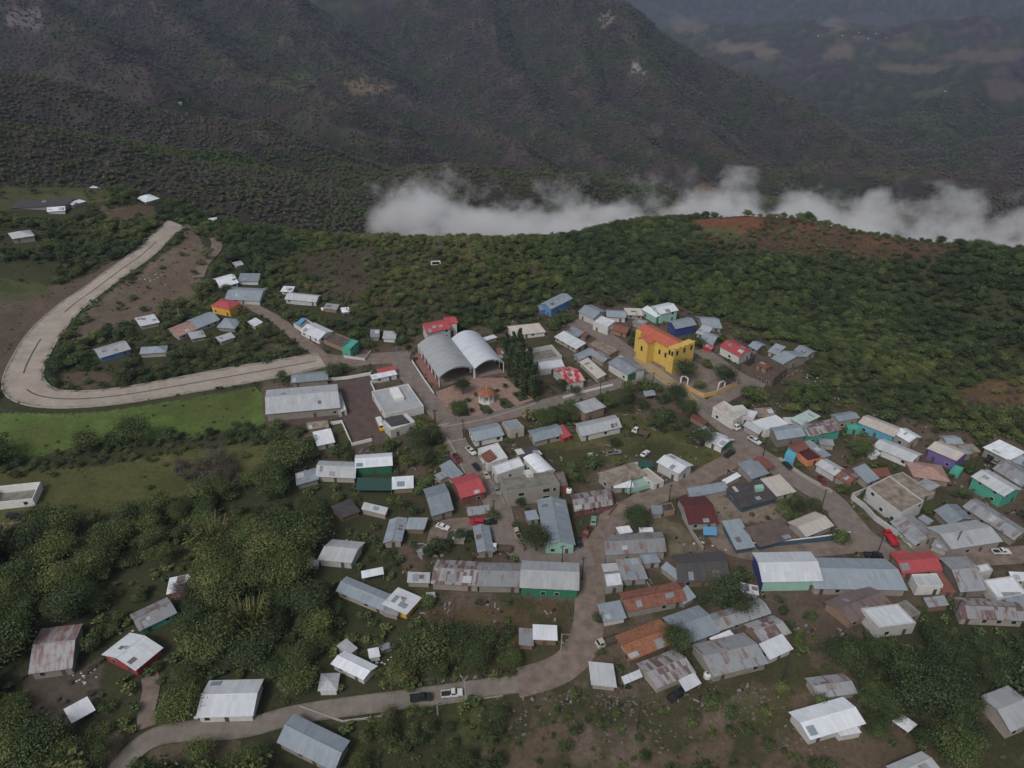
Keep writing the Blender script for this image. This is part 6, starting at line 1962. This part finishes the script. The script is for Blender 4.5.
def vehicle_meshes(kind, col, col2):
    key = (kind, col, col2)
    if key in VCACHE: return VCACHE[key]
    parts = []
    t = lambda z: max(0, z - .95) * .22
    if kind in ('pickup', 'car', 'suv', 'flatbed'):
        L, W = (5.3, 1.85) if kind in ('pickup',) else (4.4, 1.75) if kind == 'car' else (4.7, 1.85) if kind == 'suv' else (6.6, 2.1)
        zb, hood, belt = .38, 1.0, 1.02
        r = .36 if kind != 'flatbed' else .42
        mb = MB(); h = L / 2; y = W / 2
        if kind == 'car':
            prof = [(-h, .42), (h, .42), (h + .02, .72), (h - .12, .86), (h - 1.25, .98), (-h + .75, 1.0), (-h + .05, .94), (-h - .02, .7)]
            cab = [(h - 1.3, .97), (h - 1.95, 1.42), (-h + 1.35, 1.44), (-h + .55, .99)]
        elif kind == 'suv':
            prof = [(-h, .45), (h, .45), (h + .02, .8), (h - .1, 1.0), (h - 1.2, 1.08), (-h + .1, 1.1), (-h - .02, .8)]
            cab = [(h - 1.2, 1.07), (h - 1.75, 1.72), (-h + .3, 1.74), (-h + .05, 1.1)]
        elif kind == 'pickup':
            prof = [(-h, .5), (h, .5), (h + .02, .85), (h - .1, 1.02), (h - 1.3, 1.1), (h - 3.0, 1.1), (h - 3.02, .75), (-h + .12, .75), (-h + .1, 1.08), (-h, 1.08)]
            cab = [(h - 1.3, 1.09), (h - 1.85, 1.74), (h - 2.75, 1.76), (h - 3.0, 1.1)]
        else:
            prof = [(h - 2.0, .5), (h, .5), (h + .03, 1.2), (h - .15, 1.45), (h - .2, 1.46), (h - 2.0, 1.46)]
            cab = [(h - .2, 1.45), (h - .6, 2.2), (h - 1.95, 2.25), (h - 2.0, 1.46)]
        side_extrude(mb, prof, -y, y)
        parts.append(('body', mb.mesh('body'), PAINT[col], None))
        mb = MB(); side_extrude(mb, cab, -y + .06, y - .06, lambda z: max(0, z - cab[0][1]) * .22)
        parts.append(('cabin', mb.mesh('cabin'), PAINT[col], None))
        # glass: windscreen, rear, sides
        def inset(p, q, f0, f1): return (p[0] + (q[0] - p[0]) * f0, p[1] + (q[1] - p[1]) * f0), (p[0] + (q[0] - p[0]) * f1, p[1] + (q[1] - p[1]) * f1)
        for nm, (p, q), sg in (('windscreen', (cab[0], cab[1]), .035), ('rear_window', (cab[3], cab[2]), -.035)):
            a, b = inset(p, q, .12, .88)
            mb = MB(); ya = y - .16 - max(0, a[1] - cab[0][1]) * .22; yb = y - .16 - max(0, b[1] - cab[0][1]) * .22
            mb.slab([(a[0] + sg, -ya, a[1] + .02), (a[0] + sg, ya, a[1] + .02), (b[0] + sg, yb, b[1] + .02), (b[0] + sg, -yb, b[1] + .02)] if sg > 0 else [(a[0] + sg, ya, a[1] + .02), (a[0] + sg, -ya, a[1] + .02), (b[0] + sg, -yb, b[1] + .02), (b[0] + sg, yb, b[1] + .02)], [(0, 0)] * 4, .03)
            parts.append((nm, mb.mesh(nm), M_GLASS, None))
        for s_ in (-1, 1):
            z0 = cab[0][1] + .08; z1 = min(cab[1][1], cab[2][1]) - .1
            def yy(z): return s_ * (y - .06 - (z - cab[0][1]) * .22 + .015)
            xa0, xa1 = cab[3][0] + .28, cab[0][0] - .28; xb0, xb1 = cab[2][0] + .08, cab[1][0] - .02
            q = [(xa0, yy(z0), z0), (xa1, yy(z0), z0), (xb1, yy(z1), z1), (xb0, yy(z1), z1)]
            mb = MB(); mb.slab(q if s_ < 0 else q[::-1], [(0, 0)] * 4, .03)
            parts.append(('side_window', mb.mesh('side_window'), M_GLASS, None))
        if kind == 'pickup':
            mb = MB()
            for s_ in (-1, 1): mb.box(-h + .1, h - 3.0, s_ * (y - .05) - .05, s_ * (y - .05) + .05, .74, 1.1)
            parts.append(('bed_side', mb.mesh('bed_side'), PAINT[col], None))
            mb = MB(); mb.box(-h + .12, h - 3.03, -y + .1, y - .1, .74, .78)
            parts.append(('bed_liner', mb.mesh('bed_liner'), M_TYRE, None))
        if kind == 'flatbed':
            mb = MB(); mb.box(-h, h - 2.1, -y - .02, y + .02, .85, .98); mb.box(-h, h - 2.1, -y - .02, -y + .06, .98, 1.65); mb.box(-h, h - 2.1, y - .06, y + .02, .98, 1.65); mb.box(h - 2.18, h - 2.1, -y, y, .98, 1.9); mb.box(-h, -h + .08, -y, y, .98, 1.65)
            parts.append(('cargo_bed', mb.mesh('cargo_bed'), PAINT[col2 or 'wood'], None))
            mb = MB(); mb.box(-h + .3, h - .6, -.4, .4, .55, .85); parts.append(('chassis', mb.mesh('chassis'), M_TYRE, None))
        wx = (h - .85, -h + .95)
        lz = prof[2][1] - .08
    else:   # bus
        L, W = 7.6, 2.3; h = L / 2; y = W / 2; r = .45
        prof = [(-h, .5), (h, .5), (h, 1.25), (h - 1.2, 1.35), (-h, 1.35)]
        mb = MB(); side_extrude(mb, prof, -y, y); parts.append(('body', mb.mesh('body'), PAINT[col], None))
        mb = MB(); side_extrude(mb, [(-h, 1.34), (h - 1.2, 1.34), (h - 1.45, 2.2), (-h + .05, 2.2)], -y, y, lambda z: max(0, z - 1.3) * .05); parts.append(('cabin', mb.mesh('cabin'), PAINT[col], None))
        mb = MB(); side_extrude(mb, [(-h, 2.19), (h - 1.4, 2.19), (h - 1.5, 2.42), (h - 1.8, 2.55), (-h + .3, 2.55), (-h, 2.4)], -y + .02, y - .02, lambda z: max(0, z - 2.3) * .5); parts.append(('bus_roof', mb.mesh('bus_roof'), PAINT['white'], None))
        for s_ in (-1, 1):
            for i in range(6):
                x0 = -h + .3 + i * .95
                mb = MB(); mb.box(x0, x0 + .75, s_ * y - .03, s_ * y + .02, 1.5, 2.05); parts.append(('side_window', mb.mesh('side_window'), M_GLASS, None))
        mb = MB(); mb.slab([(h - 1.17, -y + .2, 1.42), (h - 1.17, y - .2, 1.42), (h - 1.38, y - .25, 2.12), (h - 1.38, -y + .25, 2.12)], [(0, 0)] * 4, .03); parts.append(('windscreen', mb.mesh('windscreen'), M_GLASS, None))
        wx = (h - 1.1, -h + 1.6); lz = 1.0
    for x_, mt, nm in ((h, M_LAMP, 'headlight'), (-h, M_TAIL, 'tail_light')):
        for s_ in (-1, 1):
            if kind == 'flatbed' and x_ < 0: zz = .9
            else: zz = lz
            mb = MB(); mb.box(x_ - .04, x_ + .05, s_ * (y - .25) - .16, s_ * (y - .25) + .16, zz - .12, zz + .06); parts.append((nm, mb.mesh(nm), mt, None))
    wm, rm = wheel_mesh(r), rim_mesh(r)
    wm.materials.append(M_TYRE); rm.materials.append(M_RIM)
    for x_ in wx:
        for s_ in (-1, 1):
            parts.append(('wheel', wm, None, (x_, s_ * (y - .10), r))); parts.append(('rim', rm, None, None))
    for nm, me, mt, lc in parts:
        if mt is not None: me.materials.append(mt)
    VCACHE[key] = parts
    return parts

def vehicle(kind, col, rear, front, label, col2=None, z=.3, cat=None):
    a, b = at(*rear), at(*front)
    m_ = (a + b) * .5
    nm = {'pickup': 'pickup_truck', 'car': 'parked_car', 'suv': 'parked_car', 'flatbed': 'flatbed_truck', 'bus': 'bus'}[kind]
    o = empty(nm, (m_.x, m_.y, ground_z(m_.x, m_.y) + z), math.atan2(b.y - a.y, b.x - a.x))
    tag(o, label, cat or {'pickup': 'pickup truck', 'car': 'car', 'suv': 'car', 'flatbed': 'truck', 'bus': 'bus'}[kind])
    wh = None
    for n_, me, mt, lc in vehicle_meshes(kind, col, col2):
        c = bpy.data.objects.new(n_, me); C.objects.link(c)
        if n_ == 'rim': c.parent = wh
        else: c.parent = o
        if lc: c.location = lc
        if n_ == 'wheel': wh = c
    return o

vehicle('pickup', 'white', (442, 697), (462, 695), 'white pickup with black bed parked on the lower road')
vehicle('pickup', 'dark_green', (411, 701), (432, 699), 'dark green black pickup parked behind the white one on the lower road')
vehicle('bus', 'yellow', (378, 421), (384, 434), 'small yellow bus with white roof beside the dirt school yard', z=.2)
vehicle('flatbed', 'yellow', (296, 381), (322, 377.5), 'yellow dump truck between the school and the blue grey workshop', 'yellow', z=.1)
vehicle('pickup', 'maroon', (455, 457), (459, 464), 'dark red pickup on the left side of the street of parked cars')
vehicle('pickup', 'white', (468, 450), (474, 456), 'white pickup, uppermost in the street of parked cars')
vehicle('car', 'black', (474, 466), (479, 472), 'black car second down the street of parked cars')
vehicle('car', 'beige', (484, 474), (488, 480), 'beige car beside the white terrace house on the street of parked cars')
vehicle('car', 'grey', (494, 489), (499, 496), 'grey car below the big concrete building on the street')
vehicle('pickup', 'beige', (519, 541), (515, 531), 'cream cabbed pickup with dark bed left of the round street tree')
vehicle('flatbed', 'white', (508, 552), (494, 551), 'white cabbed flatbed truck with dark wooden bed by the grey gabled house')
vehicle('suv', 'red', (484, 525), (470, 524), 'bright red car parked below the silver tin shed')
vehicle('car', 'black', (494, 524), (485, 525), 'dark car nose to tail with the bright red one')
vehicle('car', 'mint', (593, 528), (594, 518), 'mint green car on the dirt street by the red brick walls')
vehicle('pickup', 'maroon', (590, 530), (584, 539), 'dark red pickup below the mint green car')
vehicle('car', 'black', (577, 540), (580, 549), 'black car at the door of the long mint fronted house')
vehicle('flatbed', 'white', (727, 424), (737, 431), 'white truck parked below the roof terrace house', 'beige')
vehicle('suv', 'black', (716, 414), (722, 420), 'dark car under the wall of the roof terrace house')
vehicle('pickup', 'white', (750, 440), (758, 445), 'white pickup in front of the narrow pale tin roofed house')
vehicle('pickup', 'dark_green', (725, 459), (733, 453), 'dark pickup at the green ended house on the dirt corner')
vehicle('car', 'black', (783, 464), (791, 471), 'black car parked at the turquoise front wall')
vehicle('pickup', 'maroon', (817, 476), (827, 491), 'maroon pickup beside the raised kerb wall on the sloping street')
vehicle('flatbed', 'white', (646, 437), (635, 433), 'white truck standing on the grassy lot under the trees')
vehicle('suv', 'black', (661, 431), (656, 427), 'dark car in the shade at the top of the grassy lot')
vehicle('pickup', 'white', (592, 464), (590, 456), 'white pickup on the brown left half of the grassy lot')
vehicle('car', 'white', (642, 458), (648, 453), 'white car above the dark shed on the grassy lot')
vehicle('pickup', 'grey', (610, 455), (618, 454), 'grey pickup with white load in the middle of the grassy lot')
vehicle('flatbed', 'red', (893, 546), (886, 536), 'red truck on the street in front of the bright red roofed house', 'red')
vehicle('car', 'palegreen', (896, 532), (901, 537), 'pale green car, upper of two beside the streaked tin house')
vehicle('car', 'palegreen', (904, 541), (909, 546), 'pale green car, lower of two beside the streaked tin house')
vehicle('pickup', 'white', (992, 554), (1008, 554), 'white pickup on the right hand street by the cream barn house')
vehicle('suv', 'black', (8, 518), (23, 519), 'black jeep parked on the dirt at the left edge')
vehicle('pickup', 'black', (866, 557), (880, 558), 'black pickup in front of the very wide blue grey roof')
vehicle('pickup', 'black', (668, 703), (684, 692), 'black pickup under the white square canopy')
vehicle('flatbed', 'beige', (617, 641), (598, 648), 'old truck loaded with timber beside the orange tile house')
vehicle('suv', 'black', (985, 464), (993, 458), 'black car, left of two under the white grey carport roof')
vehicle('suv', 'grey', (992, 466), (1000, 460), 'grey car, right of two under the white grey carport roof')
vehicle('car', 'white', (440, 528), (446, 530), 'small white car in the yard left of the grey gabled house')

# ------------------------------------------------------------------ poles and cables
def pole(px, py, h, label, kind='wood', rz=.4):
    p = at(px, py)
    nm = 'utility_pole' if kind != 'lamp' else 'street_lamp'
    o = empty(nm, (p.x, p.y, ground_z(p.x, p.y)), rz)
    tag(o, label, 'utility pole' if kind != 'lamp' else 'street lamp')
    m_ = M_WOOD if kind == 'wood' else M_CONC
    MB().tube((0, 0, -.4), (0, 0, h), .19, .13, 8).build('pole', simple_dark if kind == 'wood' else m_, o)
    if kind == 'lamp':
        MB().tube((0, 0, h - .1), (1.5, 0, h + .3), .06, .05, 6).build('arm', M_CONC, o)
        MB().box(1.2, 1.9, -.14, .14, h + .22, h + .36).build('lamp_head', M_STEEL, o)
    else:
        MB().box(-.9, .9, -.07, .07, h - .55, h - .42).build('crossarm', simple_dark, o)
        for x_ in (-.75, 0, .75): MB().tube((x_, 0, h - .42), (x_, 0, h - .2), .05, .04, 6).build('insulator', M_STEEL, o)
    return Vector((p.x, p.y, o.location.z + h - .25))
simple_dark = simple('dark_pole_wood', (.045, .038, .033), .9, .25, 2)
PT = [pole(x, y, h, lb, k) for x, y, h, lb, k in (
    (463.5, 439, 9, 'dark utility pole at the corner house opposite the plaza', 'wood'), (435, 427, 8, 'pole at the kerb across from the plaza corner', 'wood'), (652, 390, 8.5, 'dark utility pole on the church street corner', 'wood'),
    (763, 456, 8, 'dark utility pole at the sloping street by a rust red roof', 'wood'), (820, 512, 9.5, 'tall dark utility pole beside the beige sheet roofed house', 'wood'), (637, 729, 10, 'tall dark utility pole on the bare earth, bottom middle', 'wood'),
    (782, 679, 9, 'dark utility pole right of the white square roofed shed', 'wood'), (494, 519, 8, 'pole at the red roofed house on the street of parked cars', 'wood'), (582, 580, 9, 'pole on the dirt street at the green walled hall', 'wood'),
    (630, 496, 8, 'pole by the mint front below the grassy lot', 'wood'), (669, 501, 7, 'pole on the dirt road near the dark small roof', 'wood'), (951, 622, 8.5, 'dark leaning pole at the long brown rusted roof', 'wood'),
    (181, 322, 8, 'pale pole among trees below the orange house', 'conc'), (374, 453, 8, 'pole at the lower corner of the dirt school yard', 'wood'), (436, 425, 7, 'short pole beside the lower white block house', 'wood'),
    (877, 555, 8, 'pole in front of the red truck', 'wood'), (953, 551, 8, 'pole at the cream walled house on the right hand street', 'wood'), (562, 564, 7.5, 'pole between mint front and green walled hall', 'wood'), (600, 396, 8, 'pole on the plaza street wall', 'wood'))]
pole(466, 703, 8, 'pale street lamp beside the white pickup on the lower road', 'lamp', 2.2)
pole(561, 652, 7, 'pale street lamp at the corner of the fenced field', 'lamp', -.3)
pole(438, 715, 4.5, 'short pale post on the slope below the two pickups', 'conc')

def cable(p, q, sag, label, r=.035):
    n = 12; mb = MB()
    pts = [p.lerp(q, i / n) - Vector((0, 0, sag * 4 * (i / n) * (1 - i / n))) for i in range(n + 1)]
    o_ = pts[0].copy()
    for a, b in zip(pts[:-1], pts[1:]): mb.tube(a - o_, b - o_, r, r, 5, caps=False)
    o = mb.build('cable', simple_dark); o.location = o_
    tag(o, label, 'cable')
ends = at(300, 800); ends.z += 9
cable(PT[5], ends, 1.2, 'overhead cable running off the bottom edge from the tall pole', .05)
cable(PT[5], PT[8], 2.0, 'overhead cable along the dirt street to the green walled hall', .04)
cable(PT[5], PT[6], 1.5, 'overhead cable over the bare earth between two dark poles', .04)
cable(PT[4], PT[3], 1.0, 'overhead cable along the sloping street')
cable(PT[3], PT[2], 1.4, 'overhead cable from the church street corner to the sloping street')
cable(PT[0], PT[7], 1.2, 'overhead cable above the street of parked cars')
cable(PT[2], PT[18], 1.0, 'overhead cable above the plaza street')
cable(PT[9], PT[8], 1.6, 'overhead cable crossing the yards to the dirt street')

# ------------------------------------------------------------------ small things
p = at(436, 267); gz_ = ground_z(p.x, p.y)
o = empty('sign_board', (p.x, p.y, gz_), .15)
tag(o, 'small white sign board standing on posts on the bare hill', 'sign')
for x_ in (-2.0, 2.0): MB().box(x_ - .08, x_ + .08, -.08, .08, -.4, 2.2).build('post', M_STEEL, o)
MB().box(-2.6, 2.6, -.06, .06, 1.2, 3.6).build('board', M_WHITE, o)
MB().box(-2.0, 2.0, -.10, -.065, 1.6, 3.0).build('dark_panel', M_GLASS, o)

def tank(px, py, h0, mat, label, r=.75):
    p = at(px, py, h0); z = p.z
    o = empty('water_tank', (p.x, p.y, z)); tag(o, label, 'water tank')
    mb = MB(); mb.tube((0, 0, 0), (0, 0, 1.1), r, r, 14); mb.tube((0, 0, 1.1), (0, 0, 1.45), r, r * .35, 14); mb.build('body', mat, o)
    MB().tube((0, 0, 1.44), (0, 0, 1.58), r * .3, r * .3, 10).build('lid', M_TYRE, o)
tank(316, 411, 0, M_WHITE, 'white water tank standing on the ground')if False else None
for i, (x, y, h_, m_, lb) in enumerate((
    (707, 677, .05, M_WHITE, 'round white tank on the ground below the big silver roof'), (569, 492, 3.3, M_WHITE, 'white tank beside the rust panelled tin house roof'),
    (323, 310, .05, M_WHITE, 'white tank in the bushes right of the long light grey hillside house'))):
    tank(x, y, h_, m_, lb, .95)

def boulder_heap(name, pxs, n, size, mat, label, spread=6.0):
    """loose stones and scraps nobody could count"""
    r = random.Random(9); mb = MB()
    for _ in range(n):
        px, py = r.choice(pxs); p = at(px + r.gauss(0, 1) * spread * 1.6, py + r.gauss(0, 1) * spread)
        q = np.array([[p.x], [p.y]]); z = ground_z(p.x, p.y)
        s = size * r.uniform(.3, 1.3)
        ang = r.random() * 6.28; ca, sa = math.cos(ang), math.sin(ang)
        base = [(p.x + s * (ca * u - sa * v) * r.uniform(.7, 1.2), p.y + s * (sa * u + ca * v * .7) * r.uniform(.7, 1.2)) for u, v in ((-1, -1), (1, -1), (1, 1), (-1, 1))]
        top = [(p.x + (b[0] - p.x) * r.uniform(.4, .8), p.y + (b[1] - p.y) * r.uniform(.4, .8)) for b in base]
        h = s * r.uniform(.4, 1.0)
        B_ = [(x, y, z - .1) for x, y in base]; T_ = [(x, y, z + h * r.uniform(.8, 1.1)) for x, y in top]
        mb.face(T_)
        for i in range(4):
            j = (i + 1) % 4
            mb.face([B_[i], B_[j], T_[j], T_[i]])
    o = mb.build(name, mat); o['kind'] = 'stuff'; o['label'] = label
M_STONE = simple('pale_stone', (.17, .15, .13), .95, .35, 2)
M_SCRAP = simple('white_scrap', (.55, .56, .57), .8, .4, 1.5)
boulder_heap('rubble', [(700, 650 + 30), (720, 712), (735, 726), (560, 705), (520, 725), (590, 735), (760, 700), (500, 712), (660, 742), (640, 715), (800, 745), (610, 700)], 420, .32, M_STONE, 'pale stones strewn over the bare earth at the bottom', 9)
boulder_heap('litter', [(388, 658), (380, 662), (80, 678), (90, 672), (130, 635), (200, 720), (190, 716), (770, 655), (865, 690), (840, 720), (810, 740), (616, 590), (700, 540), (655, 545), (610, 455), (725, 545), (405, 640), (440, 490), (432, 480), (880, 400), (800, 405), (790, 430), (812, 378), (145, 275), (163, 272), (155, 280), (90, 305), (175, 228), (118, 545), (345, 545), (410, 580)], 180, .34, M_SCRAP, 'white scraps and litter about the yards', 3.5)

# tiny houses of the village far off on the opposite slopes
for i, (px, py) in enumerate(((842, 36), (851, 31), (855, 38), (859, 33), (868, 39), (876, 34), (886, 38), (804, 31), (818, 36), (945, 92))):
    p = at(px, py, 0, False)
    o = empty('house', (p.x, p.y, p.z), i * .7)
    tag(o, 'tiny house of the village far off on the opposite slopes', 'house', 'far off hillside houses')
    MB().box(-3.4, 3.4, -2.8, 2.8, -3, 2).build('wall', WALL['k'], o)
    mb = MB(); mb.slab([(-3.7, -3.1, 2), (3.7, -3.1, 2), (3.7, 0, 3.2), (-3.7, 0, 3.2)], [(0, 0)] * 4, .15); mb.slab([(3.7, 3.1, 2), (-3.7, 3.1, 2), (-3.7, .01, 3.2), (3.7, .01, 3.2)], [(0, 0)] * 4, .15); mb.build('roof', ROOF['p'], o)
for px, py, lb in ((180, 104, 'lone pale building on the brown ridge left of centre'), (213, 222, 'pale hut beside the curved dirt path at the shelf edge')):
    p = at(px, py, 0, False)
    o = empty('house', (p.x, p.y, p.z), .3); tag(o, lb, 'house')
    s_ = .55 if py < 150 else .45
    MB().box(-6 * s_, 6 * s_, -4 * s_, 4 * s_, -2, 3 * s_ + .5).build('wall', WALL['c'], o)
    mb = MB(); mb.slab([(-6.5 * s_, -4.5 * s_, 3 * s_ + .5), (6.5 * s_, -4.5 * s_, 3 * s_ + .5), (6.5 * s_, 4.5 * s_, 3.8 * s_ + .6), (-6.5 * s_, 4.5 * s_, 3.8 * s_ + .6)], [(0, 0)] * 4, .15); mb.build('roof', ROOF['w'], o)

# ------------------------------------------------------------------ haze over the valley and the low cloud lying in it
def cloud(name, p0, p1, label, prof, ry, rz, dens, nscale):
    """one bank of mist along a line; the density is ragged and falls off from its axis"""
    d = p1 - p0; L = d.length
    o = MB().box(-1, 1, -1, 1, -1, 1).build(name, [])
    o.location = (p0 + p1) * .5
    o.rotation_euler = (0, 0, math.atan2(d.y, d.x))
    o.scale = (L / 2, ry, rz)
    o['kind'] = 'stuff'; o['label'] = label
    m = bpy.data.materials.new(name); m.use_nodes = True; t = m.node_tree; t.nodes.clear()
    ou = t.nodes.new('ShaderNodeOutputMaterial'); pv = t.nodes.new('ShaderNodeVolumePrincipled')
    t.links.new(pv.outputs[0], ou.inputs['Volume'])
    pv.inputs['Color'].default_value = (.99, .99, 1.0, 1); pv.inputs['Anisotropy'].default_value = .1
    tc = t.nodes.new('ShaderNodeTexCoord'); sep = t.nodes.new('ShaderNodeSeparateXYZ'); t.links.new(tc.outputs['Object'], sep.inputs[0])
    mp = t.nodes.new('ShaderNodeMapping'); mp.inputs['Scale'].default_value = (L / 2 * nscale, ry * nscale, rz * nscale * 1.25); t.links.new(tc.outputs['Object'], mp.inputs[0])
    n1 = noise(t, mp.outputs[0], 1.0, 6, .62)
    x01 = math_node(t, 'MULTIPLY_ADD', sep.outputs[0], .5); t.nodes[-1].inputs[2].default_value = .5
    R = t.nodes.new('ShaderNodeFloatCurve'); cv = R.mapping.curves[0]
    for i, (a, b) in enumerate(prof):
        if i < 2: cv.points[0 if i == 0 else len(cv.points) - 1].location = (a, b) if i == 0 else cv.points[len(cv.points) - 1].location
        if i > 0 and i < len(prof) - 1: cv.points.new(a, b)
    cv.points[len(cv.points) - 1].location = prof[-1]
    R.mapping.update()
    t.links.new(x01, R.inputs['Value'])
    # height above the floor of the bank as a share of the local top
    zz = math_node(t, 'MULTIPLY_ADD', sep.outputs[2], .5); t.nodes[-1].inputs[2].default_value = .5
    up = math_node(t, 'DIVIDE', zz, math_node(t, 'MAXIMUM', R.outputs[0], .02))
    yy = math_node(t, 'ABSOLUTE', sep.outputs[1])
    edge = math_node(t, 'SUBTRACT', 1.0, math_node(t, 'POWER', up, 2.0))
    edge = math_node(t, 'MULTIPLY', edge, math_node(t, 'SUBTRACT', 1.0, math_node(t, 'POWER', yy, 3.0)))
    f = math_node(t, 'ADD', math_node(t, 'MULTIPLY', math_node(t, 'SUBTRACT', n1, .5), 3.1), edge)
    f = math_node(t, 'MULTIPLY', math_node(t, 'SUBTRACT', f, .12), 1.25, True)
    ex = math_node(t, 'MULTIPLY', math_node(t, 'SUBTRACT', 1.0, math_node(t, 'ABSOLUTE', math_node(t, 'ADD', sep.outputs[0], math_node(t, 'MULTIPLY', math_node(t, 'SUBTRACT', n1, .5), -.12)))), 9.0, True)
    f = math_node(t, 'MULTIPLY', f, ex)
    t.links.new(math_node(t, 'MULTIPLY', f, dens), pv.inputs['Density'])
    o.data.materials.append(m)
    return o

def dist_pt(px, py, d):
    a, b, c = ray(px, py); hh = math.hypot(a, b)
    return Vector((float(d * a / hh), float(d * b / hh), float(CAM_H + d * c / hh)))
def cloud_top(tops):
    o = []
    for px, py in tops:
        a, b, c = (float(v) for v in ray(px, py))
        # where this line of sight crosses the axis of the bank
        d = c1 - c0
        k = (c0.x * b - c0.y * a) / (d.y * a - d.x * b)
        yy = c0.y + k * d.y
        z = CAM_H + yy / b * c
        o.append((min(max(k, 0), 1), min(max((z + 115) / 110 * 1.0, .05), 1)))
    o[0] = (0, o[0][1]); o[-1] = (1, o[-1][1])
    return o
c0, c1 = dist_pt(365, 215, 690), dist_pt(1120, 235, 700)
c0.z = c1.z = -60
cloud('cloud', c0, c1, 'low white cloud lying in the valley behind the village shelf',
      cloud_top([(365, 246), (378, 215), (392, 184), (408, 176), (440, 190), (480, 205), (540, 212), (580, 207), (640, 202), (700, 197), (745, 182), (785, 174), (825, 182), (870, 207), (930, 210), (1024, 212), (1110, 215)]), 60, 55, .085, .024)

def clutter(name, n, mats, label):
    r = random.Random(31); mb = MB()
    k = 0
    while k < n:
        px, py = r.uniform(262, 1024), r.uniform(320, 720)
        if not inside(np.array([px]), np.array([py]), CORE)[0] or blocked(np.array([px]), np.array([py]))[0]: continue
        k += 1
        for _ in range(r.randint(1, 5)):
            p = at(px + r.gauss(0, 2.5), py + r.gauss(0, 1.6)); z = ground_z(p.x, p.y)
            a = r.random() * 6.28; ca, sa = math.cos(a), math.sin(a)
            w_, d_, h_ = (r.uniform(.15, .45), r.uniform(.15, .4), r.uniform(.2, .7)) if r.random() < .7 else (r.uniform(.6, 1.3), r.uniform(.06, .25), r.uniform(.1, .3))
            mb.prism([(p.x + ca * u * w_ - sa * v * d_, p.y + sa * u * w_ + ca * v * d_) for u, v in ((-1, -1), (1, -1), (1.0, .9), (-.9, 1))], z - .1, z + h_, r.randrange(len(mats)), True)
    o = mb.build(name, mats); o['kind'] = 'stuff'; o['label'] = label
clutter('yard_clutter', 330, [M_WOOD, simple('old_concrete', (.20, .185, .165), .9, .3), simple('faded_plastic', (.22, .22, .23), .6, .2), simple('old_rust', (.12, .07, .05), .9, .2), M_TYRE, M_WOOD], 'odds and ends heaped about the village yards')

hz = MB().box(-5200, 5200, -700, 7600, -620, 900).build('haze', [])
hz['kind'] = 'stuff'; hz['label'] = 'thin blue grey air over the valley'
m = bpy.data.materials.new('haze'); m.use_nodes = True; t = m.node_tree; t.nodes.clear()
ou = t.nodes.new('ShaderNodeOutputMaterial'); pv = t.nodes.new('ShaderNodeVolumePrincipled')
pv.inputs['Color'].default_value = (.46, .64, 1.0, 1); pv.inputs['Density'].default_value = HAZE; pv.inputs['Anisotropy'].default_value = 0.0
t.links.new(pv.outputs[0], ou.inputs['Volume'])
hz.data.materials.append(m)
print('objects', len(bpy.data.objects))
